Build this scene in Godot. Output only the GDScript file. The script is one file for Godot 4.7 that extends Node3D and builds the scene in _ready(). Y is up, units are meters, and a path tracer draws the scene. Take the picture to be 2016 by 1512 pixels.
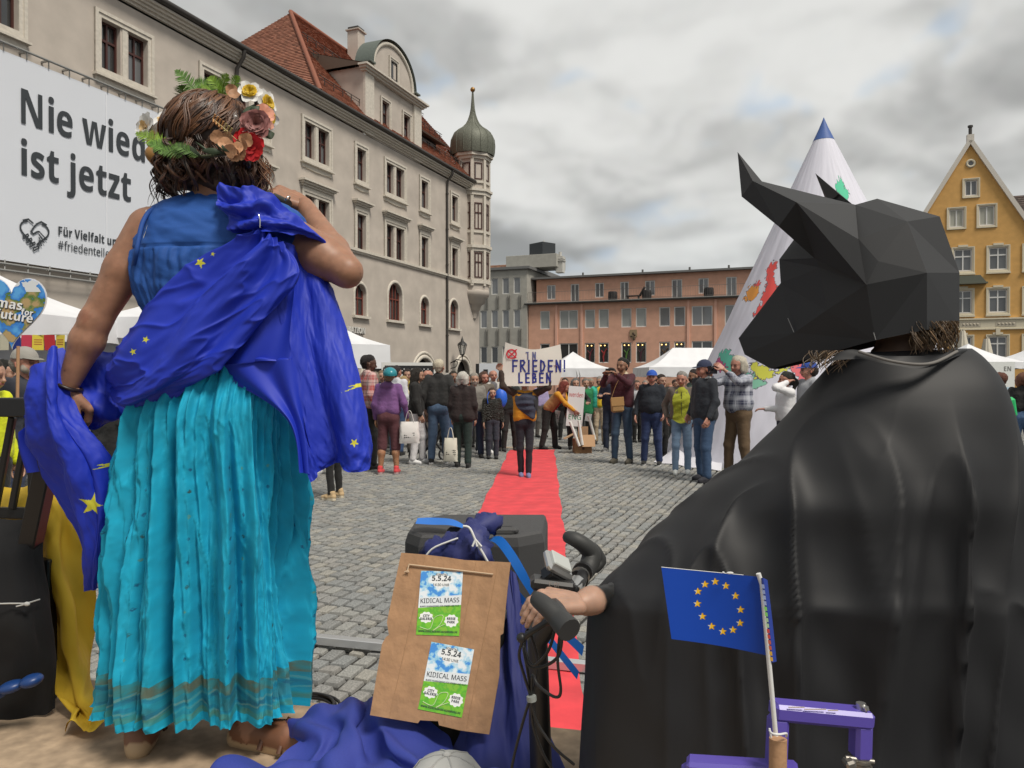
extends Node3D
# A town square on a cloudy day: a demonstration stage in front, a ring of onlookers, tents and houses behind.

const F := 1514.0
const TILT := 0.0086
const EYE := 1.63
var mats := {}
var texs := {}
var rng := RandomNumberGenerator.new()
var wob := FastNoiseLite.new()


class B:
	var v := PackedVector3Array()
	var n := PackedVector3Array()
	var c := PackedColorArray()
	var t := PackedVector2Array()
	var i := PackedInt32Array()
	var col := Color.WHITE

	func face(p: Array, out := Vector3.ZERO, uv: Array = []) -> void:
		var m := p.size()
		var nn := Vector3.ZERO
		for k in range(1, m - 1):
			nn += (p[k + 1] - p[0]).cross(p[k] - p[0])
		nn = nn.normalized()
		var flip := out != Vector3.ZERO and nn.dot(out) < 0.0
		if flip:
			nn = -nn
		var b := v.size()
		for k in m:
			v.append(p[k])
			n.append(nn)
			c.append(col)
			t.append(uv[k] if uv else Vector2(p[k].x, -p[k].y))
		for k in range(1, m - 1):
			if flip:
				i.append_array([b, b + k + 1, b + k])
			else:
				i.append_array([b, b + k, b + k + 1])

	func box(o: Vector3, s: Vector3, bs := Basis(), bev := 0.0) -> void:
		var h := s * 0.5
		if bev <= 0.0:
			for ax in 3:
				for sg in [-1.0, 1.0]:
					var a := Vector3.ZERO
					a[ax] = sg
					var e := Vector3.ZERO
					e[(ax + 1) % 3] = 1.0
					var g := Vector3.ZERO
					g[(ax + 2) % 3] = 1.0
					var q := []
					for w in [[-1, -1], [1, -1], [1, 1], [-1, 1]]:
						q.append(o + bs * ((a + e * w[0] + g * w[1]) * h))
					face(q, bs * a)
			return
		bev = minf(bev, minf(h.x, minf(h.y, h.z)) * 0.9)
		for ax in 3:
			for sg in [-1.0, 1.0]:
				var a := Vector3.ZERO
				a[ax] = sg
				var q := []
				for w in [[-1, -1], [1, -1], [1, 1], [-1, 1]]:
					var p := Vector3.ZERO
					p[ax] = sg * h[ax]
					p[(ax + 1) % 3] = w[0] * (h[(ax + 1) % 3] - bev)
					p[(ax + 2) % 3] = w[1] * (h[(ax + 2) % 3] - bev)
					q.append(o + bs * p)
				face(q, bs * a)
			var e1 := (ax + 1) % 3
			var e2 := (ax + 2) % 3
			for s1 in [-1.0, 1.0]:
				for s2 in [-1.0, 1.0]:
					var q := []
					for w in [[0, -1], [0, 1], [1, 1], [1, -1]]:
						var p := Vector3.ZERO
						p[ax] = w[1] * (h[ax] - bev)
						p[e1] = s1 * (h[e1] - (bev if w[0] == 1 else 0.0))
						p[e2] = s2 * (h[e2] - (bev if w[0] == 0 else 0.0))
						q.append(o + bs * p)
					var a := Vector3.ZERO
					a[e1] = s1
					a[e2] = s2
					face(q, bs * a)
		for k in 8:
			var sg := Vector3(-1 if k & 1 else 1, -1 if k & 2 else 1, -1 if k & 4 else 1)
			var q := []
			for ax in 3:
				var p := sg * (h - Vector3(bev, bev, bev))
				p[ax] = sg[ax] * h[ax]
				q.append(o + bs * p)
			face(q, bs * sg)

	# p: rows of points, nu columns per row; smooth. wrap joins the last column to the first.
	func grid(p: PackedVector3Array, nu: int, nv: int, wrap := false, uvs := Vector2.ONE, uvo := Vector2.ZERO, cols := PackedColorArray()) -> void:
		var b := v.size()
		var nn := PackedVector3Array()
		nn.resize(p.size())
		var qu := nu if wrap else nu - 1
		for r in nv - 1:
			for q in qu:
				var q1 := (q + 1) % nu
				var a := r * nu + q
				var d := r * nu + q1
				var e := a + nu
				var g := d + nu
				var fn := (p[g] - p[a]).cross(p[d] - p[e])
				nn[a] += fn
				nn[d] += fn
				nn[e] += fn
				nn[g] += fn
				i.append_array([b + a, b + g, b + d, b + a, b + e, b + g])
		for r in nv:
			for q in nu:
				var k := r * nu + q
				v.append(p[k])
				n.append(-nn[k].normalized())
				t.append(Vector2(uvo.x + uvs.x * q / float(nu - 1), uvo.y + uvs.y * r / float(nv - 1)))
				c.append(cols[k] if cols else col)

	func tube(p: Array, r, sides := 8, cap := true, flat := 1.0, up := Vector3.ZERO) -> void:
		var m := p.size()
		var g := PackedVector3Array()
		var side := Vector3.ZERO
		var first := Vector3.ZERO
		for k in m:
			var d: Vector3 = (p[mini(k + 1, m - 1)] - p[maxi(k - 1, 0)]).normalized()
			if d == Vector3.ZERO:
				d = Vector3.UP
			if up != Vector3.ZERO:
				side = d.cross(up).normalized()
			elif k == 0:
				side = d.cross(Vector3.UP if absf(d.y) < 0.9 else Vector3.RIGHT).normalized()
			else:
				side = (side - d * side.dot(d)).normalized()
			var bi := d.cross(side)
			var rr: float = r[k] if r is Array else r
			for s in sides:
				var a := TAU * s / sides
				g.append(p[k] + (side * cos(a) + bi * sin(a) * flat) * rr)
		grid(g, sides, m, true)
		if cap:
			for e in [0, m - 1]:
				var q := []
				for s in sides:
					q.append(g[e * sides + s])
				face(q, (p[0] - p[1]) if e == 0 else (p[m - 1] - p[m - 2]))

	# prof: (radius, height) pairs upwards
	func lathe(prof: Array, segs := 16, o := Vector3.ZERO, bs := Basis(), sx := 1.0, sz := 1.0) -> void:
		var g := PackedVector3Array()
		for q in prof:
			for s in segs:
				var a := -TAU * s / segs
				g.append(o + bs * Vector3(cos(a) * q.x * sx, q.y, sin(a) * q.x * sz))
		grid(g, segs, prof.size(), true)

	func ball(o: Vector3, r: Vector3, bs := Basis(), segs := 10, rings := 7) -> void:
		var pr := []
		for k in rings + 1:
			var a := -PI / 2 + PI * k / rings
			pr.append(Vector2(maxf(cos(a), 0.001), sin(a)))
		var g := PackedVector3Array()
		for q in pr:
			for s in segs:
				var a := -TAU * s / segs
				g.append(o + bs * (Vector3(cos(a) * q.x, q.y, sin(a) * q.x) * r))
		grid(g, segs, rings + 1, true)

	# flat outline, given depth along -z of xf
	func prism(p: PackedVector2Array, depth: float, xf := Transform3D(), uvr := Rect2(0, 0, 1, 1)) -> void:
		var tri := Geometry2D.triangulate_polygon(p)
		for side in 2:
			var b := v.size()
			var zz := 0.0 if side == 0 else -depth
			for q in p:
				v.append(xf * Vector3(q.x, q.y, zz))
				n.append(xf.basis * Vector3(0, 0, 1.0 if side == 0 else -1.0))
				c.append(col)
				t.append(Vector2((q.x - uvr.position.x) / uvr.size.x, 1.0 - (q.y - uvr.position.y) / uvr.size.y))
			for k in range(0, tri.size(), 3):
				var a := p[tri[k]]
				var cw := (p[tri[k + 1]] - a).cross(p[tri[k + 2]] - a) < 0.0
				if cw == (side == 0):
					i.append_array([b + tri[k], b + tri[k + 1], b + tri[k + 2]])
				else:
					i.append_array([b + tri[k], b + tri[k + 2], b + tri[k + 1]])
			if depth <= 0.0:
				return
		var area := 0.0
		for k in p.size():
			area += p[k].cross(p[(k + 1) % p.size()])
		for k in p.size():
			var a := p[k]
			var d := p[(k + 1) % p.size()]
			var o := Vector2(d.y - a.y, a.x - d.x) * signf(area)
			face([xf * Vector3(a.x, a.y, 0), xf * Vector3(d.x, d.y, 0), xf * Vector3(d.x, d.y, -depth), xf * Vector3(a.x, a.y, -depth)], xf.basis * Vector3(o.x, o.y, 0))

	func wrinkle(nz: FastNoiseLite, amp: float, st := Vector3.ONE) -> void:
		for k in v.size():
			v[k] += n[k] * nz.get_noise_3dv(v[k] * st) * amp

	func mesh() -> ArrayMesh:
		var a := []
		a.resize(Mesh.ARRAY_MAX)
		a[Mesh.ARRAY_VERTEX] = v
		a[Mesh.ARRAY_NORMAL] = n
		a[Mesh.ARRAY_COLOR] = c
		a[Mesh.ARRAY_TEX_UV] = t
		a[Mesh.ARRAY_INDEX] = i
		var m := ArrayMesh.new()
		m.add_surface_from_arrays(Mesh.PRIMITIVE_TRIANGLES, a)
		return m


# bones: [from, to, radius from, radius to, colour]; joined by a smooth minimum and meshed as surface nets into o
func field(bones: Array, cell: float, k: float, o: B) -> void:
	var lo := Vector3(1e9, 1e9, 1e9)
	var hi := -lo
	for b in bones:
		var m := maxf(b[2], b[3])
		lo = lo.min(b[0].min(b[1]) - Vector3(m, m, m))
		hi = hi.max(b[0].max(b[1]) + Vector3(m, m, m))
	lo -= Vector3.ONE * cell * 2.0
	hi += Vector3.ONE * cell * 2.0
	var nx := int((hi.x - lo.x) / cell) + 2
	var ny := int((hi.y - lo.y) / cell) + 2
	var nz := int((hi.z - lo.z) / cell) + 2
	var f := PackedFloat32Array()
	f.resize(nx * ny * nz)
	f.fill(9.0)
	var near := f.duplicate()
	var id := PackedByteArray()
	id.resize(f.size())
	var many := false
	for bi in bones.size():
		var bo: Array = bones[bi]
		if bo.size() > 4 and bo[4] != bones[0][4]:
			many = true
	for bi in bones.size():
		var bo: Array = bones[bi]
		var a: Vector3 = bo[0]
		var ba: Vector3 = bo[1] - a
		var ra: float = bo[2]
		var rd: float = bo[3] - ra
		var l2 := maxf(ba.length_squared(), 1e-9)
		var m := maxf(bo[2], bo[3]) + k + cell * 1.8
		var p0 := ((a.min(bo[1]) - Vector3(m, m, m) - lo) / cell).floor().max(Vector3.ZERO)
		var p1 := ((a.max(bo[1]) + Vector3(m, m, m) - lo) / cell).ceil().min(Vector3(nx - 1, ny - 1, nz - 1))
		var x0 := int(p0.x)
		var x1 := int(p1.x) + 1
		var ax := lo.x - a.x
		var bx := ba.x
		var k4 := 0.25 / k
		for z in range(int(p0.z), int(p1.z) + 1):
			var qz := lo.z + z * cell - a.z
			for y in range(int(p0.y), int(p1.y) + 1):
				var qy := lo.y + y * cell - a.y
				var s := qy * ba.y + qz * ba.z
				var at := (z * ny + y) * nx
				for x in range(x0, x1):
					var qx := ax + x * cell
					var t := clampf((qx * bx + s) / l2, 0.0, 1.0)
					var dx := qx - bx * t
					var dy := qy - ba.y * t
					var dz := qz - ba.z * t
					var d := sqrt(dx * dx + dy * dy + dz * dz) - ra - rd * t
					var e := f[at + x]
					if many and d < near[at + x]:
						near[at + x] = d
						id[at + x] = bi
					var h := k - absf(d - e)
					if h > 0.0:
						f[at + x] = minf(d, e) - h * h * k4
					elif d < e:
						f[at + x] = d
	var vid := PackedInt32Array()
	vid.resize(f.size())
	vid.fill(-1)
	var cells := PackedInt32Array()
	var sy := nx
	var sz := nx * ny
	var lim := cell * 1.75
	for z in nz - 1:
		for y in ny - 1:
			var at := z * sz + y * sy
			for x in nx - 1:
				var q := at + x
				var f0 := f[q]
				if f0 > lim or f0 < -lim:
					continue
				var g: Array[float] = [f0, f[q + 1], f[q + sy], f[q + sy + 1], f[q + sz], f[q + sz + 1], f[q + sy + sz], f[q + sy + sz + 1]]
				var cnt := 0
				for e in 8:
					if g[e] < 0.0:
						cnt += 1
				if cnt == 0 or cnt == 8:
					continue
				var gr := Vector3(g[1] + g[3] + g[5] + g[7] - g[0] - g[2] - g[4] - g[6], g[2] + g[3] + g[6] + g[7] - g[0] - g[1] - g[4] - g[5], g[4] + g[5] + g[6] + g[7] - g[0] - g[1] - g[2] - g[3])
				# the point on the mean plane of the cell nearest to its centre
				var mean := (g[0] + g[1] + g[2] + g[3] + g[4] + g[5] + g[6] + g[7]) * 0.125
				var gl := maxf(gr.length_squared() * 0.0625, 1e-9)
				var off := (gr * (0.25 * -mean / gl)).clampf(-0.5, 0.5)
				vid[q] = o.v.size()
				o.v.append(lo + (Vector3(x, y, z) + Vector3(0.5, 0.5, 0.5) + off) * cell)
				o.n.append(gr.normalized())
				o.t.append(Vector2.ZERO)
				if many:
					var bb: Array = bones[id[q]]
					o.c.append(bb[4])
				else:
					o.c.append(bones[0][4] if bones[0].size() > 4 else o.col)
				cells.append(q)
	var st := [1, sy, sz]
	for q in cells:
		var neg := f[q] < 0.0
		for ax in 3:
			if (f[q + st[ax]] < 0.0) == neg:
				continue
			var s1: int = st[(ax + 1) % 3]
			var s2: int = st[(ax + 2) % 3]
			var c0 := vid[q]
			var c1 := vid[q - s1]
			var c2 := vid[q - s1 - s2]
			var c3 := vid[q - s2]
			if c1 < 0 or c2 < 0 or c3 < 0:
				continue
			if neg:
				o.i.append_array([c0, c3, c2, c0, c2, c1])
			else:
				o.i.append_array([c0, c1, c2, c0, c2, c3])


# the point that lies Z metres in front of the camera where the photograph has the pixel x, y
func px(x: float, y: float, Z: float) -> Vector3:
	var yr := (756.0 - y) / F
	var w := cos(TILT) + yr * sin(TILT)
	return Vector3((x - 1008.0) / F / w * Z, EYE + (yr * cos(TILT) - sin(TILT)) / w * Z, -Z)


func gpx(x: float, y: float) -> Vector3:
	var p := px(x, y, 1.0) - Vector3(0, EYE, 0)
	var k := EYE / maxf(-p.y, 1e-4)
	return Vector3(p.x * k, 0, p.z * k)


func thing(called: String, label: String, category: String, at := Vector3.ZERO, turn := 0.0, group := "") -> Node3D:
	var o := Node3D.new()
	o.name = called
	add_child(o, true)
	o.position = at
	o.rotation.y = turn
	return tag(o, label, category, group)


func tag(o: Node3D, label: String, category: String, group := "") -> Node3D:
	o.set_meta("label", label)
	o.set_meta("category", category)
	if group:
		o.set_meta("group", group)
	return o


func part(called: String, m, mat: Material, up: Node = self) -> MeshInstance3D:
	var o := MeshInstance3D.new()
	o.name = called
	if m is B and m.v.is_empty():
		print("EMPTY ", called, " ", up.name, " ", up.get_meta("label", ""))
	o.mesh = m.mesh() if m is B else m
	o.material_override = mat
	up.add_child(o, true)
	return o


func structure(called: String, m, mat: Material, label: String) -> MeshInstance3D:
	var o := part(called, m, mat)
	o.set_meta("kind", "structure")
	o.set_meta("label", label)
	return o


func noise(seed_: int, freq: float, octaves := 4) -> FastNoiseLite:
	var z := FastNoiseLite.new()
	z.seed = seed_
	z.noise_type = FastNoiseLite.TYPE_SIMPLEX_SMOOTH
	z.frequency = freq
	z.fractal_octaves = octaves
	return z


func mottle(lo: float, hi: float, freq: float, seed_ := 1, normal := false, bump := 2.0) -> Texture2D:
	var key := "%s %s %s %s %s" % [lo, hi, freq, seed_, normal]
	if texs.has(key):
		return texs[key]
	var t := NoiseTexture2D.new()
	t.width = 384
	t.height = 384
	t.seamless = true
	t.noise = noise(seed_, freq, 5)
	if normal:
		t.as_normal_map = true
		t.bump_strength = bump
	else:
		var g := Gradient.new()
		g.set_color(0, Color(lo, lo, lo))
		g.set_color(1, Color(hi, hi, hi))
		t.color_ramp = g
	texs[key] = t
	return t


# colour is linear; mot = [low, high, noise frequency, metres per repeat] tone variation laid over it; bump = [frequency, metres per repeat, centimetres]
func mat(called: String, colour: Color, rough := 0.8, mot: Array = [], bump: Array = [], more := {}) -> StandardMaterial3D:
	if mats.has(called):
		return mats[called]
	var m := StandardMaterial3D.new()
	m.resource_name = called
	m.albedo_color = colour.linear_to_srgb()
	m.roughness = rough
	if mot:
		m.albedo_texture = mottle(mot[0], mot[1], mot[2])
		m.uv1_triplanar = true
		m.uv1_world_triplanar = true
		m.uv1_scale = Vector3.ONE / mot[3]
	if bump:
		m.heightmap_enabled = true
		m.heightmap_texture = mottle(0, 1, bump[0], 7)
		m.heightmap_scale = bump[2]
		m.uv1_triplanar = true
		m.uv1_world_triplanar = true
		m.uv1_scale = Vector3.ONE / bump[1]
	for k in more:
		m[k] = more[k]
	mats[called] = m
	return m


func vmat(called: String, rough := 0.8, more := {}) -> StandardMaterial3D:
	if mats.has(called):
		return mats[called]
	var m := mat(called, Color.WHITE, rough, [], [], more)
	m.vertex_color_use_as_albedo = true
	return m


func words(s: String, cap: float, bold := true, depth := 0.004, centre := true, family := "Droid Sans") -> TextMesh:
	var m := TextMesh.new()
	var f := SystemFont.new()
	f.font_names = PackedStringArray([family])
	f.font_weight = 700 if bold else 400
	m.font = f
	m.text = s
	m.font_size = 48
	m.pixel_size = cap / (48 * 0.714)
	m.depth = depth
	m.curve_step = 3.0
	m.horizontal_alignment = HORIZONTAL_ALIGNMENT_CENTER if centre else HORIZONTAL_ALIGNMENT_LEFT
	m.vertical_alignment = VERTICAL_ALIGNMENT_BOTTOM
	return m


func write(called: String, s: String, cap: float, m: Material, up: Node3D, xf: Transform3D, bold := true, centre := true, depth := 0.004) -> MeshInstance3D:
	var o := part(called, words(s, cap, bold, depth, centre), m, up)
	o.transform = xf
	return o


# flat pen strokes on the z = 0 plane of xf
func stroke(o: B, p: Array, w: float, xf := Transform3D(), lift := 0.002) -> void:
	for k in p.size() - 1:
		var a: Vector2 = p[k]
		var b: Vector2 = p[k + 1]
		var d := (b - a).normalized() * w * 0.5
		var s := Vector2(-d.y, d.x)
		a -= d * 0.6
		b += d * 0.6
		var q := []
		for r in [a + s, b + s, b - s, a - s]:
			q.append(xf * Vector3(r.x, r.y, lift))
		lift += 0.0002
		o.face(q, xf.basis.z)


func catmull(p: Array, k: float):
	var m := p.size()
	var i := clampi(int(k), 0, m - 2)
	var t := k - i
	var a = p[maxi(i - 1, 0)]
	var b = p[i]
	var c = p[i + 1]
	var d = p[mini(i + 2, m - 1)]
	return 0.5 * ((2.0 * b) + (c - a) * t + (2.0 * a - 5.0 * b + 4.0 * c - d) * t * t + (3.0 * b - a - 3.0 * c + d) * t * t * t)


func curve(p: Array, steps: int) -> Array:
	var q := []
	for k in steps:
		q.append(catmull(p, k * (p.size() - 1.0) / (steps - 1)))
	return q


# a surface through rows of control points (rows may differ in length), nu by nv points; fold(u, v) pushes along the normal
func cloth(rows: Array, nu: int, nv: int, o: B, fold = null, uvs := Vector2.ONE, wrap := false, uvo := Vector2.ZERO, ks := []) -> void:
	var rs := []
	for r in rows:
		rs.append(curve(r + [r[0]], nu + 1).slice(0, nu) if wrap else curve(r, nu))
	var g := PackedVector3Array()
	g.resize(nu * nv)
	for q in nu:
		var colm := []
		for r in rs:
			colm.append(r[q])
		var cc := curve(colm, nv)
		for r in ks.size():
			cc[r] = catmull(colm, ks[r])
		for r in nv:
			g[r * nu + q] = cc[r]
	if fold != null:
		var h := g.duplicate()
		for r in nv:
			for q in nu:
				var l := (q - 1 + nu) % nu if wrap else maxi(q - 1, 0)
				var rr := (q + 1) % nu if wrap else mini(q + 1, nu - 1)
				var du := g[r * nu + rr] - g[r * nu + l]
				var dv := g[mini(r + 1, nv - 1) * nu + q] - g[maxi(r - 1, 0) * nu + q]
				var nn := dv.cross(du).normalized()
				if fold.get_argument_count() == 3:
					h[r * nu + q] += nn * float(fold.call(q / float(nu - 1), r / float(nv - 1), g[r * nu + q]))
				else:
					h[r * nu + q] += nn * float(fold.call(q / float(nu - 1), r / float(nv - 1)))
		g = h
	o.grid(g, nu, nv, wrap, uvs, uvo)


func lin(r: int, g: int, b: int, k := 1.0) -> Color:
	var c := Color8(r, g, b).srgb_to_linear()
	return Color(c.r * k, c.g * k, c.b * k)


func make_sky() -> PanoramaSkyMaterial:
	var w := 1024
	var h := 512
	var im := Image.create(w, h, false, Image.FORMAT_RGB8)
	var n1 := noise(11, 0.9, 6)
	var n2 := noise(23, 2.6, 5)
	for y in h:
		var el := PI / 2 - PI * (y + 0.5) / h
		for x in w:
			if el < -0.02:
				im.set_pixel(x, y, Color8(120, 118, 114))
				continue
			var az := TAU * ((x + 0.5) / w - 0.5)
			var d := Vector3(sin(az) * cos(el), sin(el), -cos(az) * cos(el))
			# clouds lie on a layer overhead, so they flatten towards the horizon
			var p := Vector3(d.x, 0.0, d.z) / (maxf(d.y, 0.0) + 0.16)
			var q := p + Vector3(n1.get_noise_3dv(p * 1.4 + Vector3(9, 0, 0)), 0, n1.get_noise_3dv(p * 1.4 + Vector3(0, 7, 3))) * 0.35
			var a := n1.get_noise_3dv(q * 0.85 + Vector3(3.1, 0, 1.2))
			var b := n2.get_noise_3dv(q * Vector3(1.0, 1, 1.3))
			var t := 0.58 + a * 0.52 + b * 0.22
			# one heavy bank of cloud ahead to the right, a thin bright break ahead to the left
			if d.z < -0.05:
				var s := Vector2(d.x, d.y) / -d.z
				t = lerpf(t, 0.16 + 0.45 * b, 0.80 * exp(-pow((s.x - 0.22) / 0.34, 2.0) - pow((s.y - 0.44) / 0.15, 2.0)))
				t = lerpf(t, 0.22 + 0.5 * b, 0.70 * exp(-pow((s.x - 0.58) / 0.22, 2.0) - pow((s.y - 0.36) / 0.16, 2.0)))
				t = lerpf(t, 1.0 + 0.4 * b, 0.75 * exp(-pow((s.x + 0.24) / 0.18, 2.0) - pow((s.y - 0.42) / 0.2, 2.0)))
				t = lerpf(t, 0.66 + 0.5 * b, 0.6 * exp(-pow((s.x - 0.14) / 0.24, 2.0) - pow((s.y - 0.21) / 0.07, 2.0)))
			t = clampf(t, 0.0, 1.0)
			var lo := Color8(140, 141, 140)
			var hi := Color8(232, 232, 229)
			var c := lo.lerp(hi, smoothstep(0.16, 0.86, t))
			var bl := smoothstep(0.28, 0.62, n2.get_noise_3dv(q * 0.8 + Vector3(40, 2, 5))) * 0.45
			c = c.lerp(Color8(176, 200, 228), bl)
			c = c.lerp(Color8(206, 214, 217), 0.5 * (1.0 - smoothstep(0.0, 0.28, d.y)))
			im.set_pixel(x, y, c)
	var m := PanoramaSkyMaterial.new()
	m.panorama = ImageTexture.create_from_image(im)
	return m


func _ready() -> void:
	rng.seed = 5
	wob = noise(3, 6.0, 3)
	var cam := Camera3D.new()
	cam.name = "camera"
	cam.fov = rad_to_deg(2.0 * atan(756.0 / F))
	cam.position = Vector3(0, EYE, 0)
	cam.rotation.x = -TILT
	cam.near = 0.05
	cam.far = 600.0
	add_child(cam)
	cam.current = true
	var we := WorldEnvironment.new()
	we.name = "world_environment"
	var env := Environment.new()
	env.background_mode = Environment.BG_SKY
	env.sky = Sky.new()
	env.sky.sky_material = make_sky()
	env.background_energy_multiplier = 0.45
	env.tonemap_mode = Environment.TONE_MAPPER_LINEAR
	env.tonemap_exposure = 2.15
	env.sdfgi_enabled = true
	env.ssao_enabled = true
	env.ssil_enabled = true
	we.environment = env
	add_child(we)
	var sun := DirectionalLight3D.new()
	sun.name = "sun"
	sun.light_energy = 0.5
	sun.light_color = Color(1.0, 0.97, 0.92)
	sun.light_angular_distance = 17.0
	sun.shadow_enabled = true
	sun.rotation_degrees = Vector3(-56, 43, 0)
	add_child(sun)
	build_ground()
	build_town_hall()
	build_salmon()
	build_grey()
	build_yellow()
	build_far()
	build_tents()
	build_cone()
	build_crowd()
	build_stage()
	build_woman()
	build_cape()
	build_bike()


const EX := Vector3(0.931, 0, 0.364)   # the square's cross direction, to the right
const EZ := Vector3(-0.364, 0, 0.931)  # the square's long direction, towards the camera


func stone_mesh(sx: float, sz: float, r: RandomNumberGenerator) -> ArrayMesh:
	var b := B.new()
	var h := 0.02
	var bot := []
	var top := []
	for k in [[-1, -1], [1, -1], [1, 1], [-1, 1]]:
		var jx := r.randf_range(-0.007, 0.007)
		var jz := r.randf_range(-0.007, 0.007)
		bot.append(Vector3(k[0] * sx * 0.5 + jx, -0.02, k[1] * sz * 0.5 + jz))
		top.append(Vector3(k[0] * (sx * 0.5 - 0.009) + jx, h * 0.75 + r.randf_range(-0.003, 0.003), k[1] * (sz * 0.5 - 0.009) + jz))
	var crown := []
	for k in 4:
		crown.append(top[k] * Vector3(0.72, 1, 0.72) + Vector3(0, 0.005 + r.randf_range(0, 0.003), 0))
	b.face(crown, Vector3.UP)
	for k in 4:
		var e := (k + 1) % 4
		var o: Vector3 = (bot[k] + bot[e]) * 0.5
		o.y = 0
		b.face([top[k], top[e], crown[e], crown[k]], Vector3.UP * 0.2 + o)
		b.face([bot[k], bot[e], top[e], top[k]], o)
	return b.mesh()


func build_ground() -> void:
	var g := B.new()
	g.face([Vector3(-320, 0, 60), Vector3(320, 0, 60), Vector3(320, 0, -420), Vector3(-320, 0, -420)], Vector3.UP)
	var ground := structure("ground", g, mat("joint sand", Color(0.05, 0.048, 0.044), 0.95, [0.6, 1.0, 0.03, 1.4]), "dusty joints and paving of the wide town square")
	var r := RandomNumberGenerator.new()
	r.seed = 77
	var kinds := []
	for k in 12:
		kinds.append(stone_mesh(0.098 + 0.022 * (k % 4), 0.098, r))
	var tones := [Color(0.359, 0.358, 0.345), Color(0.408, 0.409, 0.386), Color(0.314, 0.319, 0.311), Color(0.441, 0.426, 0.381), Color(0.381, 0.372, 0.349), Color(0.336, 0.348, 0.345)]
	var sm := []
	for k in tones.size():
		sm.append(mat("cobble %d" % k, tones[k], 0.72, [0.62, 1.0, 0.06, 0.35]))
	var far := []
	for k in kinds.size():
		far.append([])
	var near := []
	var bs := Basis(-EZ, Vector3.UP, EX)
	# rows run away from the camera along the town hall
	for row in range(-190, 190):
		var s := -EZ.dot(Vector3.ZERO) - 40.0 + r.randf() * 0.15
		while s < 45.0:
			var kd := r.randi() % kinds.size()
			var ln: float = 0.098 + 0.022 * (kd % 4) + 0.014
			var p := -EZ * (s + ln * 0.5) + EX * (row * 0.113 + 0.018 * wob.get_noise_2d(s * 0.12, row * 0.02))
			s += ln
			if p.z > -3.3 or p.z < -24.0 or absf(p.x / p.z) > 0.80:
				continue
			var q := Transform3D(bs.rotated(Vector3.UP, r.randf_range(-0.05, 0.05)) * Basis.from_euler(Vector3(r.randf_range(-0.03, 0.03), 0, r.randf_range(-0.03, 0.03))), p + Vector3(0, r.randf_range(-0.003, 0.006) + 0.004 * wob.get_noise_2d(p.x * 0.3, p.z * 0.3), 0))
			var cx := p.x / -p.z * F + 1008.0
			var seen := (cx > 585 and cx < 800 and p.z > -6.3) or (cx > 1120 and cx < 1420 and p.z > -6.3 and p.z < -4.8)
			if seen and near.size() < 300:
				near.append([kd, q])
			else:
				far[kd].append(q)
	for e in near:
		var o := part("cobblestone", kinds[e[0]], sm[r.randi() % sm.size()], ground)
		o.transform = e[1]
	var fm := vmat("cobbles", 0.72, {"albedo_texture": mottle(0.62, 1.0, 0.06), "uv1_triplanar": true, "uv1_world_triplanar": true, "uv1_scale": Vector3.ONE / 0.35})
	for k in kinds.size():
		var mm := MultiMesh.new()
		mm.transform_format = MultiMesh.TRANSFORM_3D
		mm.use_colors = true
		mm.mesh = kinds[k]
		mm.instance_count = far[k].size()
		for e in far[k].size():
			mm.set_instance_transform(e, far[k][e])
			mm.set_instance_color(e, tones[r.randi() % tones.size()] * r.randf_range(0.9, 1.1))
		var mi := MultiMeshInstance3D.new()
		mi.name = "cobblestones"
		mi.multimesh = mm
		mi.material_override = fm
		mi.set_meta("kind", "stuff")
		ground.add_child(mi, true)
	# the red carpet runs straight ahead to the stage
	var c := B.new()
	var pts := PackedVector3Array()
	var nv := 220
	for k in nv:
		var z := lerpf(3.0, 17.0, k / (nv - 1.0))
		var cx := -0.055 - 0.0436 * (16.8 - z) + 0.49
		for e in 9:
			var x := cx + (e / 8.0 - 0.5) * 0.985
			pts.append(Vector3(x + 0.03 * wob.get_noise_2d(z * 0.12, 3.0), 0.036 + 0.010 * wob.get_noise_2d(x * 0.25, z * 0.3), -z))
	c.grid(pts, 9, nv)
	var cr := part("red_carpet", c, mat("red felt", Color(0.80, 0.06, 0.075), 0.95, [0.84, 1.0, 0.012, 1.3], [], {"rim_enabled": true, "rim": 0.4}))
	tag(cr, "long bright red carpet laid across the cobbles towards the stage", "carpet")
	# pale batten that holds the far end of the carpet
	var bt := B.new()
	bt.box(gpx(1040, 886) + Vector3(0, 0.045, -0.1), Vector3(1.35, 0.03, 0.07), Basis(), 0.004)
	tag(part("wooden_batten", bt, mat("pale batten", Color(0.5, 0.4, 0.3))), "thin pale batten lying across the far end of the red carpet", "batten")


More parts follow.
